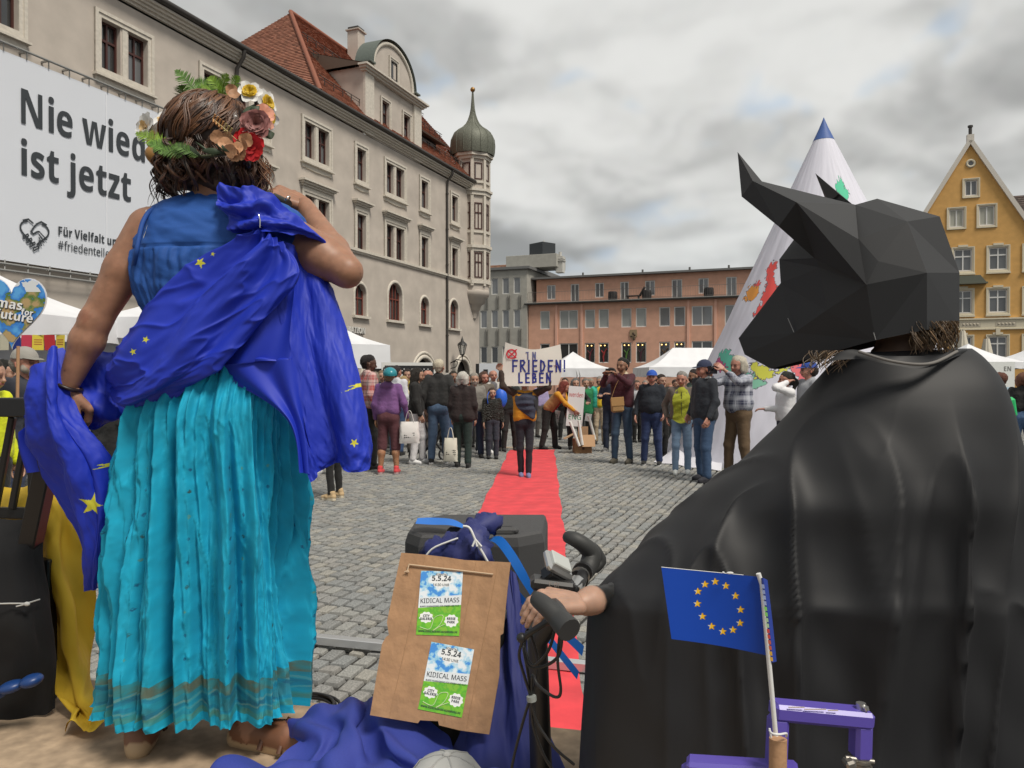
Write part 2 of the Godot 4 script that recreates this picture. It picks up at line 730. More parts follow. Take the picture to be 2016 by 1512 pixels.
# front wall of a facade with rectangular openings [x0, x1, y0, y1]; reveals go back by depth
func wall(b: B, x0: float, x1: float, y0: float, y1: float, holes: Array, depth: float, z := 0.0) -> void:
	var xs := [x0, x1]
	var ys := [y0, y1]
	for h in holes:
		xs.append_array([h[0], h[1]])
		ys.append_array([h[2], h[3]])
	xs.sort()
	ys.sort()
	for j in ys.size() - 1:
		if ys[j + 1] - ys[j] < 1e-4:
			continue
		var run = null
		for k in xs.size() - 1:
			if xs[k + 1] - xs[k] < 1e-4:
				continue
			var mx: float = (xs[k] + xs[k + 1]) * 0.5
			var my: float = (ys[j] + ys[j + 1]) * 0.5
			var open := false
			for h in holes:
				if mx > h[0] and mx < h[1] and my > h[2] and my < h[3]:
					open = true
			if not open and run == null:
				run = xs[k]
			if run != null and (open or k == xs.size() - 2 or mx > x1):
				var e: float = xs[k] if open else xs[k + 1]
				b.face([Vector3(run, ys[j], z), Vector3(e, ys[j], z), Vector3(e, ys[j + 1], z), Vector3(run, ys[j + 1], z)], Vector3(0, 0, 1))
				run = null
	for h in holes:
		var c := [Vector3(h[0], h[2], z), Vector3(h[1], h[2], z), Vector3(h[1], h[3], z), Vector3(h[0], h[3], z)]
		var m := Vector3((h[0] + h[1]) * 0.5, (h[2] + h[3]) * 0.5, z)
		for k in 4:
			var a: Vector3 = c[k]
			var e: Vector3 = c[(k + 1) % 4]
			b.face([a, e, e - Vector3(0, 0, depth), a - Vector3(0, 0, depth)], m - (a + e) * 0.5)


# frame with bars, and its panes as sub-parts; transom at share tr of the height
func window(up: Node3D, x0: float, x1: float, y0: float, y1: float, z: float, fm: Material, pm: Material, cols := 2, tr := 0.62, fw := 0.07, called := "window") -> MeshInstance3D:
	var b := B.new()
	var w := x1 - x0
	var h := y1 - y0
	var d := 0.07
	b.box(Vector3(x0 + fw / 2, (y0 + y1) / 2, z), Vector3(fw, h, d))
	b.box(Vector3(x1 - fw / 2, (y0 + y1) / 2, z), Vector3(fw, h, d))
	b.box(Vector3((x0 + x1) / 2, y0 + fw / 2, z), Vector3(w - 2 * fw, fw, d))
	b.box(Vector3((x0 + x1) / 2, y1 - fw / 2, z), Vector3(w - 2 * fw, fw, d))
	var bars := [y0 + fw, y1 - fw]
	if tr > 0.0:
		b.box(Vector3((x0 + x1) / 2, y0 + h * tr, z + 0.006), Vector3(w - 2 * fw, fw, d))
		bars = [y0 + fw, y0 + h * tr - fw / 2, y0 + h * tr + fw / 2, y1 - fw]
	var cw := (w - 2 * fw) / cols
	for k in range(1, cols):
		b.box(Vector3(x0 + fw + cw * k, (y0 + y1) / 2, z + 0.003), Vector3(fw * 0.9, h - 2 * fw, d))
	var o := part(called, b, fm, up)
	for k in cols:
		for j in range(0, bars.size(), 2):
			var p := B.new()
			var xa := x0 + fw + cw * k + (fw * 0.45 if k > 0 else 0.0)
			var xb := x0 + fw + cw * (k + 1) - (fw * 0.45 if k < cols - 1 else 0.0)
			var tw := rng.randf_range(-0.012, 0.012)
			p.face([Vector3(xa, bars[j], z - 0.02 + tw), Vector3(xb, bars[j], z - 0.02 - tw), Vector3(xb, bars[j + 1], z - 0.02 - tw), Vector3(xa, bars[j + 1], z - 0.02 + tw)], Vector3(0, 0, 1))
			part("pane", p, glass("pale pane", 0.13) if pm.resource_name == "window glass" and rng.randf() < (0.45 if j == 0 else 0.15) else pm, o)
	return o


func surround(b: B, x0: float, x1: float, y0: float, y1: float, w: float, d: float) -> void:
	for e in [[w, d], [w * 0.45, d + 0.035]]:
		var q: float = e[0]
		var dd: float = e[1]
		var o := w - q
		b.box(Vector3(x0 - o - q / 2, (y0 + y1) / 2, dd / 2 - 0.01), Vector3(q, y1 - y0 + 2 * o, dd))
		b.box(Vector3(x1 + o + q / 2, (y0 + y1) / 2, dd / 2 - 0.01), Vector3(q, y1 - y0 + 2 * o, dd))
		b.box(Vector3((x0 + x1) / 2, y1 + o + q / 2, dd / 2 - 0.01), Vector3(x1 - x0 + 2 * (o + q), q, dd))
		b.box(Vector3((x0 + x1) / 2, y0 - o - q / 2, dd / 2 - 0.01), Vector3(x1 - x0 + 2 * (o + q), q, dd))


# tiles laid in courses over the quad a b (eave) c d (ridge)
func tiles(o: B, a: Vector3, b: Vector3, c: Vector3, d: Vector3, course := 0.19, tone := Color(0.27, 0.10, 0.058)) -> void:
	var up := ((d - a) + (c - b)) * 0.5
	var rows := int(up.length() / course)
	var nn := (b - a).cross(up).normalized()
	if nn.y < 0:
		nn = -nn
	for r in rows:
		var l0 := a.lerp(d, r / float(rows))
		var l1 := b.lerp(c, r / float(rows))
		var h0 := a.lerp(d, (r + 1.0) / rows)
		var h1 := b.lerp(c, (r + 1.0) / rows)
		var m := maxi(1, int((l1 - l0).length() / 0.2))
		for k in m:
			var t0 := k / float(m)
			var t1 := (k + 1.0) / m
			var lift := nn * (0.035 + rng.randf_range(-0.006, 0.008))
			o.col = tone * rng.randf_range(0.78, 1.2)
			if rng.randf() < 0.05:
				o.col = tone * 0.62
			o.face([l0.lerp(l1, t0) + lift, l0.lerp(l1, t1) + lift, h0.lerp(h1, t1), h0.lerp(h1, t0)], nn)
			o.face([l0.lerp(l1, t0) + lift, l0.lerp(l1, t1) + lift, l0.lerp(l1, t1) - nn * 0.01, l0.lerp(l1, t0) - nn * 0.01], (l0 - h0))
	o.col = Color.WHITE


func glass(called := "window glass", tone := 0.03) -> StandardMaterial3D:
	return mat(called, Color(tone, tone * 1.05, tone * 1.1), 0.06, [], [], {"metallic_specular": 0.9})


func build_town_hall() -> void:
	var t := thing("town_hall", "long cream town hall with red tiled roof, round gable and onion domed corner tower", "building", Vector3(-14.4, 0, -21.6))
	t.basis = Basis(-EZ, Vector3.UP, EX)
	var wm := mat("cream render", Color(0.565, 0.505, 0.445), 0.9, [0.88, 1.0, 0.012, 6.0])
	var tm := mat("sandy trim", Color(0.68, 0.63, 0.55), 0.85, [0.86, 1.0, 0.03, 2.0])
	var fm := mat("dark red window paint", Color(0.06, 0.018, 0.014), 0.45)
	var gm := glass()
	var top := [[-1.3, -0.1], [0.0, 0.0]]
	var cols := []  # [x0, x1] of single lights; doubles are two entries
	for e in [[-1.35, 0.6, 2], [3.35, 5.2, 2], [7.8, 8.65, 1], [9.55, 11.4, 2], [13.95, 15.8, 2], [18.2, 19.0, 1], [21.05, 22.95, 2], [24.98, 25.82, 1], [29.05, 29.9, 1]]:
		cols.append(e)
	var holes := []
	var jobs := []
	var trim := B.new()
	for e in cols:
		for row in [[11.55, 13.15], [8.1, 9.85]]:
			var parts := [[e[0], e[1]]]
			if e[2] == 2:
				var mid: float = (e[0] + e[1]) / 2
				parts = [[e[0], mid - 0.16], [mid + 0.16, e[1]]]
			if row[0] < 9.0 and e[0] < 9.0:
				continue
			for q in parts:
				holes.append([q[0], q[1], row[0], row[1]])
				jobs.append([q[0], q[1], row[0], row[1]])
			var s := B.new()
			surround(s, e[0], e[1], row[0], row[1], 0.24, 0.07)
			if e[2] == 2:
				var mid: float = (e[0] + e[1]) / 2
				s.box(Vector3(mid, (row[0] + row[1]) / 2, 0.005), Vector3(0.2, row[1] - row[0], 0.05))
			# curved apron under the sill
			if row[0] > 9.0:
				s.box(Vector3((e[0] + e[1]) / 2, row[0] - 0.27, 0.09), Vector3(e[1] - e[0] + 0.6, 0.07, 0.2))
				var ap := PackedVector2Array()
				var hw: float = (e[1] - e[0]) / 2 + 0.22
				for k in 25:
					var x := -1.0 + k / 12.0
					ap.append(Vector2(x * hw, -0.12 - 0.10 * pow(cos(x * PI * 0.5), 0.6) - (0.05 if absf(x) > 0.85 else 0.0)))
				ap.append(Vector2(hw, 0.0))
				ap.append(Vector2(-hw, 0.0))
				s.prism(ap, 0.07, Transform3D(Basis(), Vector3((e[0] + e[1]) / 2, row[0] - 0.305, 0.06)))
			else:
				for k in 3:
					s.box(Vector3((e[0] + e[1]) / 2, row[1] + 0.42 + 0.09 * k, 0.07 + 0.05 * k), Vector3(e[1] - e[0] + 0.5 + 0.16 * k, 0.09, 0.14 + 0.1 * k))
				s.box(Vector3((e[0] + e[1]) / 2, row[1] + 0.30, 0.03), Vector3(e[1] - e[0] + 0.36, 0.16, 0.06))
			part("window_surround", s, tm, t)
	# arched windows of the first floor and the arcade arches: rectangular openings with a spandrel that rounds the head
	var wall_b := B.new()
	var arches := [[18.05, 19.05, 4.75, 6.3], [21.3, 22.75, 4.75, 6.75], [24.95, 25.95, 4.75, 6.3], [28.85, 30.0, 4.75, 6.5], [13.6, 15.0, 4.75, 6.7]]
	for a in arches:
		holes.append(a)
	var arcade := []
	for k in 7:
		var x := 32.1 - 1.0 - k * 5.2
		arcade.append([x - 1.75, x + 0.75, 0.0, 2.75] if k else [29.7, 31.8, 0.0, 2.75])
	for a in arcade:
		holes.append(a)
	wall(wall_b, -9.0, 33.4, 0.0, 14.0, holes, 0.28)
	for a in arches + arcade:
		var r: float = (a[1] - a[0]) / 2
		var cx: float = (a[0] + a[1]) / 2
		var cy: float = a[3] - r
		for sg in [-1.0, 1.0]:
			var pl := PackedVector2Array([Vector2(cx + sg * r, cy + r), Vector2(cx, cy + r)])
			for k in 11:
				var an := PI / 2 * (1.0 - k / 10.0)
				pl.append(Vector2(cx + sg * r * cos(an), cy + r * sin(an)))
			pl.remove_at(2)
			wall_b.prism(pl, 0.28)
	# side and back of the body
	wall_b.face([Vector3(33.4, 0, 0), Vector3(33.4, 14, 0), Vector3(33.4, 14, -13), Vector3(33.4, 0, -13)], Vector3(1, 0, 0))
	wall_b.face([Vector3(33.4, 14, 0), Vector3(33.4, 22.4, -6.6), Vector3(33.4, 14, -13)], Vector3(1, 0, 0))
	wall_b.face([Vector3(-9, 0, -13), Vector3(33.4, 0, -13), Vector3(33.4, 14, -13), Vector3(-9, 14, -13)], Vector3(0, 0, -1))
	wall_b.face([Vector3(-9, 0, 0), Vector3(-9, 14, 0), Vector3(-9, 14, -13), Vector3(-9, 0, -13)], Vector3(-1, 0, 0))
	part("wall", wall_b, wm, t)
	for j in jobs:
		window(t, j[0], j[1], j[2], j[3], -0.2, fm, gm)
	var am := mat("oak red frame", Color(0.16, 0.04, 0.028), 0.5)
	for a in arches:
		var w := window(t, a[0], a[1], a[2], a[3], -0.21, am, gm, 2 if a[1] - a[0] < 1.2 else 4, 0.58)
		var s := B.new()
		var r: float = (a[1] - a[0]) / 2
		var cx: float = (a[0] + a[1]) / 2
		var ring := []
		for k in 13:
			ring.append(Vector3(cx - cos(PI * k / 12.0) * (r + 0.1), a[3] - r + sin(PI * k / 12.0) * (r + 0.1), 0.01))
		s.tube([Vector3(cx - r - 0.1, a[2], 0.01)] + ring + [Vector3(cx + r + 0.1, a[2], 0.01)], 0.09, 6, true, 0.6, Vector3(0, 0, 1))
		s.box(Vector3(cx, a[2] - 0.08, 0.06), Vector3(2 * r + 0.5, 0.13, 0.22))
		part("window_surround", s, tm, t)
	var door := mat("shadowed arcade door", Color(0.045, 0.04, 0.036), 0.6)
	for a in arcade:
		var d := B.new()
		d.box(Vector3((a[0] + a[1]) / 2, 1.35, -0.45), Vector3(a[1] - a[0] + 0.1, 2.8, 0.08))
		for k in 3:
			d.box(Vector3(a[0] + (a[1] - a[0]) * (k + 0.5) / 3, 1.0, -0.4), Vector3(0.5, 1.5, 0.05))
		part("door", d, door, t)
		var s := B.new()
		var r: float = (a[1] - a[0]) / 2
		var cx: float = (a[0] + a[1]) / 2
		for e in [[0.10, 0.13], [0.34, 0.09]]:
			var ring := [Vector3(cx - r - e[0], 0, 0.0)]
			for k in 15:
				ring.append(Vector3(cx - cos(PI * k / 14.0) * (r + e[0]), a[3] - r + sin(PI * k / 14.0) * (r + e[0]), 0.0))
			ring.append(Vector3(cx + r + e[0], 0, 0.0))
			s.tube(ring, e[1], 6, true, 0.8, Vector3(0, 0, 1))
		part("arch_moulding", s, tm, t)
	# mouldings along the front
	var mo := B.new()
	mo.box(Vector3(12.2, 8.0, 0.05), Vector3(42.4, 0.13, 0.2))
	mo.box(Vector3(12.2, 7.88, 0.02), Vector3(42.4, 0.1, 0.1))
	for k in 4:
		mo.box(Vector3(12.2, 14.12 + k * 0.09, 0.05 + k * 0.05), Vector3(42.4, 0.088, 0.12 + k * 0.1))
	part("cornice", mo, tm, t)
	var gut := B.new()
	gut.tube([Vector3(-9, 14.55, 0.48), Vector3(33.4, 14.55, 0.48)], 0.11, 8)
	gut.box(Vector3(12.2, 14.62, 0.3), Vector3(42.4, 0.07, 0.36))
	var dk := mat("weathered gutter", Color(0.045, 0.04, 0.036), 0.5)
	part("gutter", gut, dk, t)
	for x in [9.5, 28.26]:
		var dp := B.new()
		dp.tube([Vector3(x, 14.5, 0.48), Vector3(x, 14.2, 0.45), Vector3(x, 13.8, 0.12), Vector3(x, 13.3, 0.1), Vector3(x, 0, 0.1)], 0.075, 8)
		for k in 6:
			dp.tube([Vector3(x, 2.0 + 2.2 * k, 0.1), Vector3(x, 2.08 + 2.2 * k, 0.1)], 0.1, 8)
		part("downpipe", dp, dk, t)
	# roofs: tiled main roof with a hip, low dark roof on the near wing
	var rf := B.new()
	var e0 := Vector3(14.6, 14.6, 0.4)
	var e1 := Vector3(33.6, 14.6, 0.4)
	var r0 := Vector3(21.7, 22.5, -6.64)
	var r1 := Vector3(33.6, 22.5, -6.64)
	tiles(rf, e0, e1, r1, r0)
	tiles(rf, Vector3(14.6, 14.6, -13.4), e0, r0, r0, 0.19, Color(0.29, 0.125, 0.08))
	tiles(rf, Vector3(33.6, 14.6, -13.4), Vector3(14.6, 14.6, -13.4), r0, r1)
	var roof := part("roof", rf, vmat("roof tiles", 0.85), t)
	roof.set_meta("kind", "stuff")
	var rg := B.new()
	var hip := []
	for k in 40:
		hip.append(e0.lerp(r0, k / 39.0) + Vector3(0, 0.05 + 0.02 * (k % 2), 0))
	rg.tube(hip, 0.13, 6)
	rg.tube([r0 + Vector3(0, 0.05, 0), r1 + Vector3(0, 0.05, 0)], 0.14, 6)
	part("ridge_tiles", rg, mat("ridge clay", Color(0.24, 0.085, 0.05), 0.85), roof)
	var grd := B.new()
	for hgt in [0.10, 0.42, 0.62]:
		var a := e0.lerp(r0, hgt)
		for k in 30:
			var x := a.x + 0.5 + k * 0.75
			if x > 32.5:
				break
			grd.box(Vector3(x, a.y + 0.18, a.z + 0.1), Vector3(0.03, 0.34, 0.03))
		grd.box(Vector3((a.x + 32.6) / 2, a.y + 0.34, a.z + 0.12), Vector3(32.6 - a.x, 0.03, 0.03))
		grd.box(Vector3((a.x + 32.6) / 2, a.y + 0.2, a.z + 0.12), Vector3(32.6 - a.x, 0.02, 0.02))
	part("snow_guard", grd, dk, t)
	var low := B.new()
	low.face([Vector3(-9, 14.62, 0.5), Vector3(14.9, 14.62, 0.5), Vector3(14.9, 17.2, -6.6), Vector3(-9, 17.2, -6.6)], Vector3(0, 1, 0.3))
	low.face([Vector3(-9, 14.62, -13.5), Vector3(14.9, 14.62, -13.5), Vector3(14.9, 17.2, -6.6), Vector3(-9, 17.2, -6.6)], Vector3(0, 1, -0.3))
	low.face([Vector3(14.9, 14.62, 0.5), Vector3(14.9, 17.2, -6.6), Vector3(14.9, 14.62, -13.5)], Vector3(1, 0, 0))
	part("roof", low, mat("dark low roof", Color(0.075, 0.06, 0.052), 0.8, [0.6, 1.0, 0.05, 1.5]), t)
	# the gable that stands on the eaves
	var gx0 := 18.8
	var gx1 := 24.8
	var gw := B.new()
	var gh := [[20.55, 21.3, 14.75, 16.3], [22.85, 23.6, 14.75, 16.3]]
	wall(gw, gx0, gx1, 14.0, 17.3, gh, 0.25, 0.03)
	var cx := 21.8
	var arc := PackedVector2Array([Vector2(cx - 2.4, 17.3), Vector2(cx + 2.4, 17.3), Vector2(cx + 2.4, 17.75), Vector2(cx + 2.05, 17.75)])
	for k in 21:
		var an := PI * k / 20.0
		arc.append(Vector2(cx + 2.05 * cos(an), 17.75 + 1.75 * sin(an)))
	arc.append(Vector2(cx - 2.05, 17.75))
	arc.append(Vector2(cx - 2.4, 17.75))
	arc.remove_at(4)
	arc.remove_at(arc.size() - 3)
	gw.prism(arc, 0.9, Transform3D(Basis(), Vector3(0, 0, 0.03)))
	for x in [gx0, gx1]:
		gw.face([Vector3(x, 14, 0.03), Vector3(x, 17.4, 0.03), Vector3(x, 17.4, -2.9), Vector3(x, 14, 0.0)], Vector3(signf(x - cx), 0, 0))
	var gable := part("gable", gw, wm, t)
	var gt := B.new()
	for k in 3:
		gt.box(Vector3(cx, 17.2 + 0.1 * k, 0.1 + 0.05 * k), Vector3(6.3 + 0.22 * k, 0.1, 0.3 + 0.12 * k))
	for x in [gx0 + 0.42, gx1 - 0.42]:
		gt.box(Vector3(x, 15.6, 0.08), Vector3(0.85, 3.1, 0.14))
	for q in gh:
		surround(gt, q[0], q[1], q[2], q[3], 0.16, 0.1)
	surround(gt, 21.45, 22.15, 17.72, 18.75, 0.16, 0.1)
	var rim := []
	for k in 21:
		var an := PI * (1.0 - k / 20.0)
		rim.append(Vector3(cx + 2.1 * cos(an), 17.75 + 1.8 * sin(an), 0.05))
	gt.tube(rim, 0.12, 6, true, 0.8, Vector3(0, 0, 1))
	part("gable_moulding", gt, tm, gable)
	for q in gh:
		window(t, q[0], q[1], q[2], q[3], -0.15, fm, gm)
	window(t, 21.45, 22.15, 17.72, 18.75, 0.05, mat("dark attic frame", Color(0.03, 0.028, 0.025), 0.6), gm, 1, 0.0)
	var cp := B.new()
	var strip := PackedVector3Array()
	for z in [0.22, -0.95]:
		for k in 25:
			var an := PI * (1.0 - k / 24.0)
			strip.append(Vector3(cx + 2.3 * cos(an), 17.78 + 1.98 * sin(an), z))
	cp.grid(strip, 25, 2)
	for sg in [-1.0, 1.0]:
		cp.box(Vector3(cx + sg * 2.42, 17.82, -0.35), Vector3(0.55, 0.09, 1.2))
	part("gable_cap", cp, mat("green copper", Color(0.2, 0.24, 0.21), 0.6, [0.5, 1.0, 0.05, 1.2]), gable)
	var gr := B.new()
	gr.face([Vector3(gx0 - 0.3, 17.45, 0.3), Vector3(gx1 + 0.3, 17.45, 0.3), Vector3(gx1 + 0.3, 18.6, -3.6), Vector3(gx0 - 0.3, 18.6, -3.6)], Vector3.UP)
	gr.face([Vector3(gx0 - 0.3, 17.4, 0.3), Vector3(gx0 - 0.3, 17.4, -3.6), Vector3(gx0 - 0.3, 18.6, -3.6)], Vector3.LEFT)
	part("gable_roof", gr, mat("brown gable roof", Color(0.10, 0.068, 0.05), 0.8), gable)
	# shed dormer with three lights
	var ds := B.new()
	var dz := -0.85
	ds.box(Vector3(27.0, 15.75, dz - 0.8), Vector3(3.2, 1.1, 1.6))
	part("dormer", ds, mat("dark dormer wood", Color(0.05, 0.042, 0.036), 0.7), t)
	for k in 3:
		window(t, 25.65 + k * 0.95, 26.4 + k * 0.95, 15.35, 16.2, dz + 0.05, mat("dark attic frame", Color.BLACK), glass("bright pane", 0.35), 1, 0.0, 0.06)
	var dr := B.new()
	dr.box(Vector3(27.0, 16.62, dz - 0.75), Vector3(3.7, 0.09, 3.0), Basis(Vector3.RIGHT, 0.3))
	part("dormer_roof", dr, mat("brown gable roof", Color.BLACK), t)
	var ch := B.new()
	ch.box(Vector3(27.5, 22.2, -6.0), Vector3(0.8, 3.0, 0.8), Basis(), 0.02)
	ch.box(Vector3(27.5, 23.72, -6.0), Vector3(0.98, 0.08, 0.98))
	part("chimney", ch, wm, roof)
	var cc := B.new()
	cc.box(Vector3(27.5, 23.85, -6.0), Vector3(0.75, 0.16, 0.75))
	part("chimney_cap", cc, dk, roof)
	# corner tower
	var o := Vector3(32.55, 0, -0.1)
	var oct := func(bb: B, r: float, y0: float, y1: float) -> void:
		for k in 8:
			var a0 := TAU * (k + 0.5) / 8
			var a1 := TAU * (k + 1.5) / 8
			var p := o + Vector3(cos(a0) * r, 0, sin(a0) * r)
			var q := o + Vector3(cos(a1) * r, 0, sin(a1) * r)
			bb.face([p + Vector3(0, y0, 0), q + Vector3(0, y0, 0), q + Vector3(0, y1, 0), p + Vector3(0, y1, 0)], (p + q) * 0.5 - o)
	var tb := B.new()
	for e in [[7.85, 8.1, 1.22], [10.0, 10.2, 1.2], [10.2, 10.4, 1.3], [11.2, 11.35, 1.2], [13.7, 13.95, 1.24], [13.95, 14.1, 1.34], [14.5, 14.65, 1.2], [16.1, 16.3, 1.24], [16.3, 16.5, 1.38]]:
		oct.call(tb, e[2], e[0], e[1])
		for yy in [e[0], e[1]]:
			var q := []
			for k in 8:
				var a := TAU * (k + 0.5) / 8
				q.append(o + Vector3(cos(a) * e[2], yy, sin(a) * e[2]))
			tb.face(q, Vector3(0, 1 if yy == e[1] else -1, 0))
	for k in 8:
		var a := TAU * (k + 0.5) / 8
		tb.box(o + Vector3(cos(a) * 1.09, 12.0, sin(a) * 1.09), Vector3(0.2, 8.6, 0.2), Basis(Vector3.UP, -a))
	var shaft := B.new()
	oct.call(shaft, 1.1, 7.4, 16.4)
	shaft.lathe([Vector2(0.25, 5.6), Vector2(0.35, 6.1), Vector2(0.5, 6.15), Vector2(0.62, 6.5), Vector2(0.85, 6.6), Vector2(0.95, 6.95), Vector2(1.15, 7.1), Vector2(1.2, 7.4), Vector2(1.05, 7.45)], 8, o)
	var tower := part("tower", shaft, wm, t)
	part("tower_moulding", tb, tm, tower)
	for k in 8:
		var a := TAU * k / 8
		var dirv := Vector3(cos(a), 0, sin(a))
		if dirv.z < -0.3:
			continue
		for row in [[8.25, 9.9], [11.45, 13.2], [14.75, 15.85]]:
			var w := window(tower, -0.27, 0.27, row[0], row[1], 0.0, fm, gm, 1 if row[0] > 14 else 2, 0.0 if row[0] > 14 else 0.62, 0.06, "tower_window")
			w.transform = Transform3D(Basis(Vector3.UP, PI / 2 - a), o + dirv * 1.03)
	var dm := B.new()
	var pr := []
	for q in [[1.42, 16.5], [1.47, 16.75], [1.5, 17.2], [1.46, 17.6], [1.3, 17.95], [1.02, 18.2], [0.72, 18.4], [0.48, 18.65], [0.32, 18.95], [0.2, 19.3], [0.12, 19.7], [0.06, 20.4], [0.03, 20.9], [0.02, 20.95]]:
		pr.append(Vector2(q[0], q[1]))
	dm.lathe(pr, 16, o)
	for k in 16:
		var line := []
		for q in pr:
			line.append(o + Vector3(cos(TAU * k / 16) * q.x, q.y, sin(TAU * k / 16) * q.x) * 1.0)
		dm.tube(line, 0.03, 4)
	part("onion_dome", dm, mat("weathered copper", Color(0.27, 0.285, 0.225), 0.6, [0.45, 1.0, 0.03, 0.9], [], {"metallic": 0.2}), tower)
	var fn := B.new()
	fn.ball(o + Vector3(0, 21.0, 0), Vector3(0.17, 0.17, 0.17))
	part("finial", fn, mat("old gilding", Color(0.35, 0.2, 0.07), 0.4, [], [], {"metallic": 0.7}), tower)
	build_banner(t)


func build_banner(t: Node3D) -> void:
	var b := thing("banner", "huge white banner with dark lettering stretched on the town hall wall", "banner", t.position)
	b.basis = t.basis
	var x0 := -1.6
	var x1 := 9.0
	var p := PackedVector3Array()
	for r in 20:
		for q in 40:
			var x := lerpf(x0, x1, q / 39.0)
			p.append(Vector3(x, lerpf(10.75, 4.9, r / 19.0), 0.22 + 0.012 * wob.get_noise_2d(x * 0.15, r * 0.02)))
	var s := B.new()
	s.grid(p, 40, 20)
	part("sheet", s, mat("banner cloth", Color(0.66, 0.69, 0.75), 0.7), b)
	var seam := B.new()
	seam.box(Vector3(3.35, 7.8, 0.235), Vector3(0.03, 5.8, 0.006))
	part("seam", seam, mat("banner seam", Color(0.78, 0.8, 0.85), 0.7), b)
	var fr := B.new()
	for y in [10.95, 4.62, 4.8]:
		var rail := B.new()
		rail.tube([Vector3(x0 - 0.4, y, 0.3), Vector3(x1 + 0.3, y, 0.3)], 0.035, 6)
		part("tension_rail", rail, mat("galvanised", Color(0.32, 0.32, 0.31), 0.5, [], [], {"metallic": 0.5}), b)
	for k in 16:
		var x := x0 + 0.2 + k * 0.68
		fr.tube([Vector3(x, 10.95, 0.3), Vector3(x + 0.05, 10.74, 0.24)], 0.02, 5)
		fr.tube([Vector3(x, 4.62, 0.3), Vector3(x + 0.05, 4.92, 0.24)], 0.02, 5)
		fr.box(Vector3(x, 10.95, 0.14), Vector3(0.05, 0.05, 0.3))
	part("tension_ties", fr, mats["galvanised"], b).set_meta("kind", "stuff")
	var ink := mat("charcoal print", Color(0.035, 0.042, 0.05), 0.7)
	for e in [["Nie wieder", 0.97, 0.42, 8.55, 0.79, true], ["ist jetzt", 0.97, 0.42, 7.08, 0.79, true], ["Für Vielfalt und Frieden", 0.26, 1.63, 5.80, 0.84, true], ["#friedenteilen", 0.26, 1.63, 5.38, 0.86, false]]:
		write("lettering", e[0], e[1], ink, b, Transform3D(Basis().scaled(Vector3(e[4], 1, 1)), Vector3(e[2], e[3], 0.245)), e[5], false)
	# heart of two clasped hands
	var e := B.new()
	var hx := Transform3D(Basis(), Vector3(0.9, 5.76, 0.245))
	var heart := []
	for k in 25:
		var a := PI * (0.30 + 1.40 * k / 24.0)
		heart.append(Vector2(0.44 * 16 * pow(sin(a), 3) / 16.0, 0.40 * (13 * cos(a) - 5 * cos(2 * a) - 2 * cos(3 * a) - cos(4 * a)) / 16.0 + 0.06))
	stroke(e, heart.slice(0, 10), 0.05, hx)
	stroke(e, heart.slice(15, 25), 0.05, hx)
	stroke(e, [Vector2(0.36, 0.36), Vector2(0.2, 0.42), Vector2(0.06, 0.33), Vector2(-0.02, 0.24), Vector2(-0.12, 0.08), Vector2(-0.05, 0.02), Vector2(0.06, 0.1), Vector2(0.12, 0.12)], 0.05, hx, 0.006)
	stroke(e, [Vector2(-0.36, 0.36), Vector2(-0.2, 0.42), Vector2(-0.06, 0.33)], 0.05, hx, 0.01)
	for k in 4:
		var q := Vector2(-0.3 + 0.1 * k, -0.06 - 0.1 * k)
		stroke(e, [q, q + Vector2(-0.07, -0.03), q + Vector2(-0.04, -0.1), q + Vector2(0.1, 0.0), q + Vector2(0.08, 0.05), q], 0.04, hx, 0.012 + 0.002 * k)
		stroke(e, [Vector2(0.12, 0.12) - Vector2(0, 0.09 * k), Vector2(0.36, -0.08) - Vector2(0.085 * k, 0.1 * k)], 0.04, hx, 0.02 + 0.002 * k)
	part("emblem", e, ink, b)


func square_house(called: String, label: String) -> Node3D:
	var t := thing(called, label, "building", Vector3(11.5, 0, -72))
	t.basis = Basis(EX, Vector3.UP, EZ)
	return t


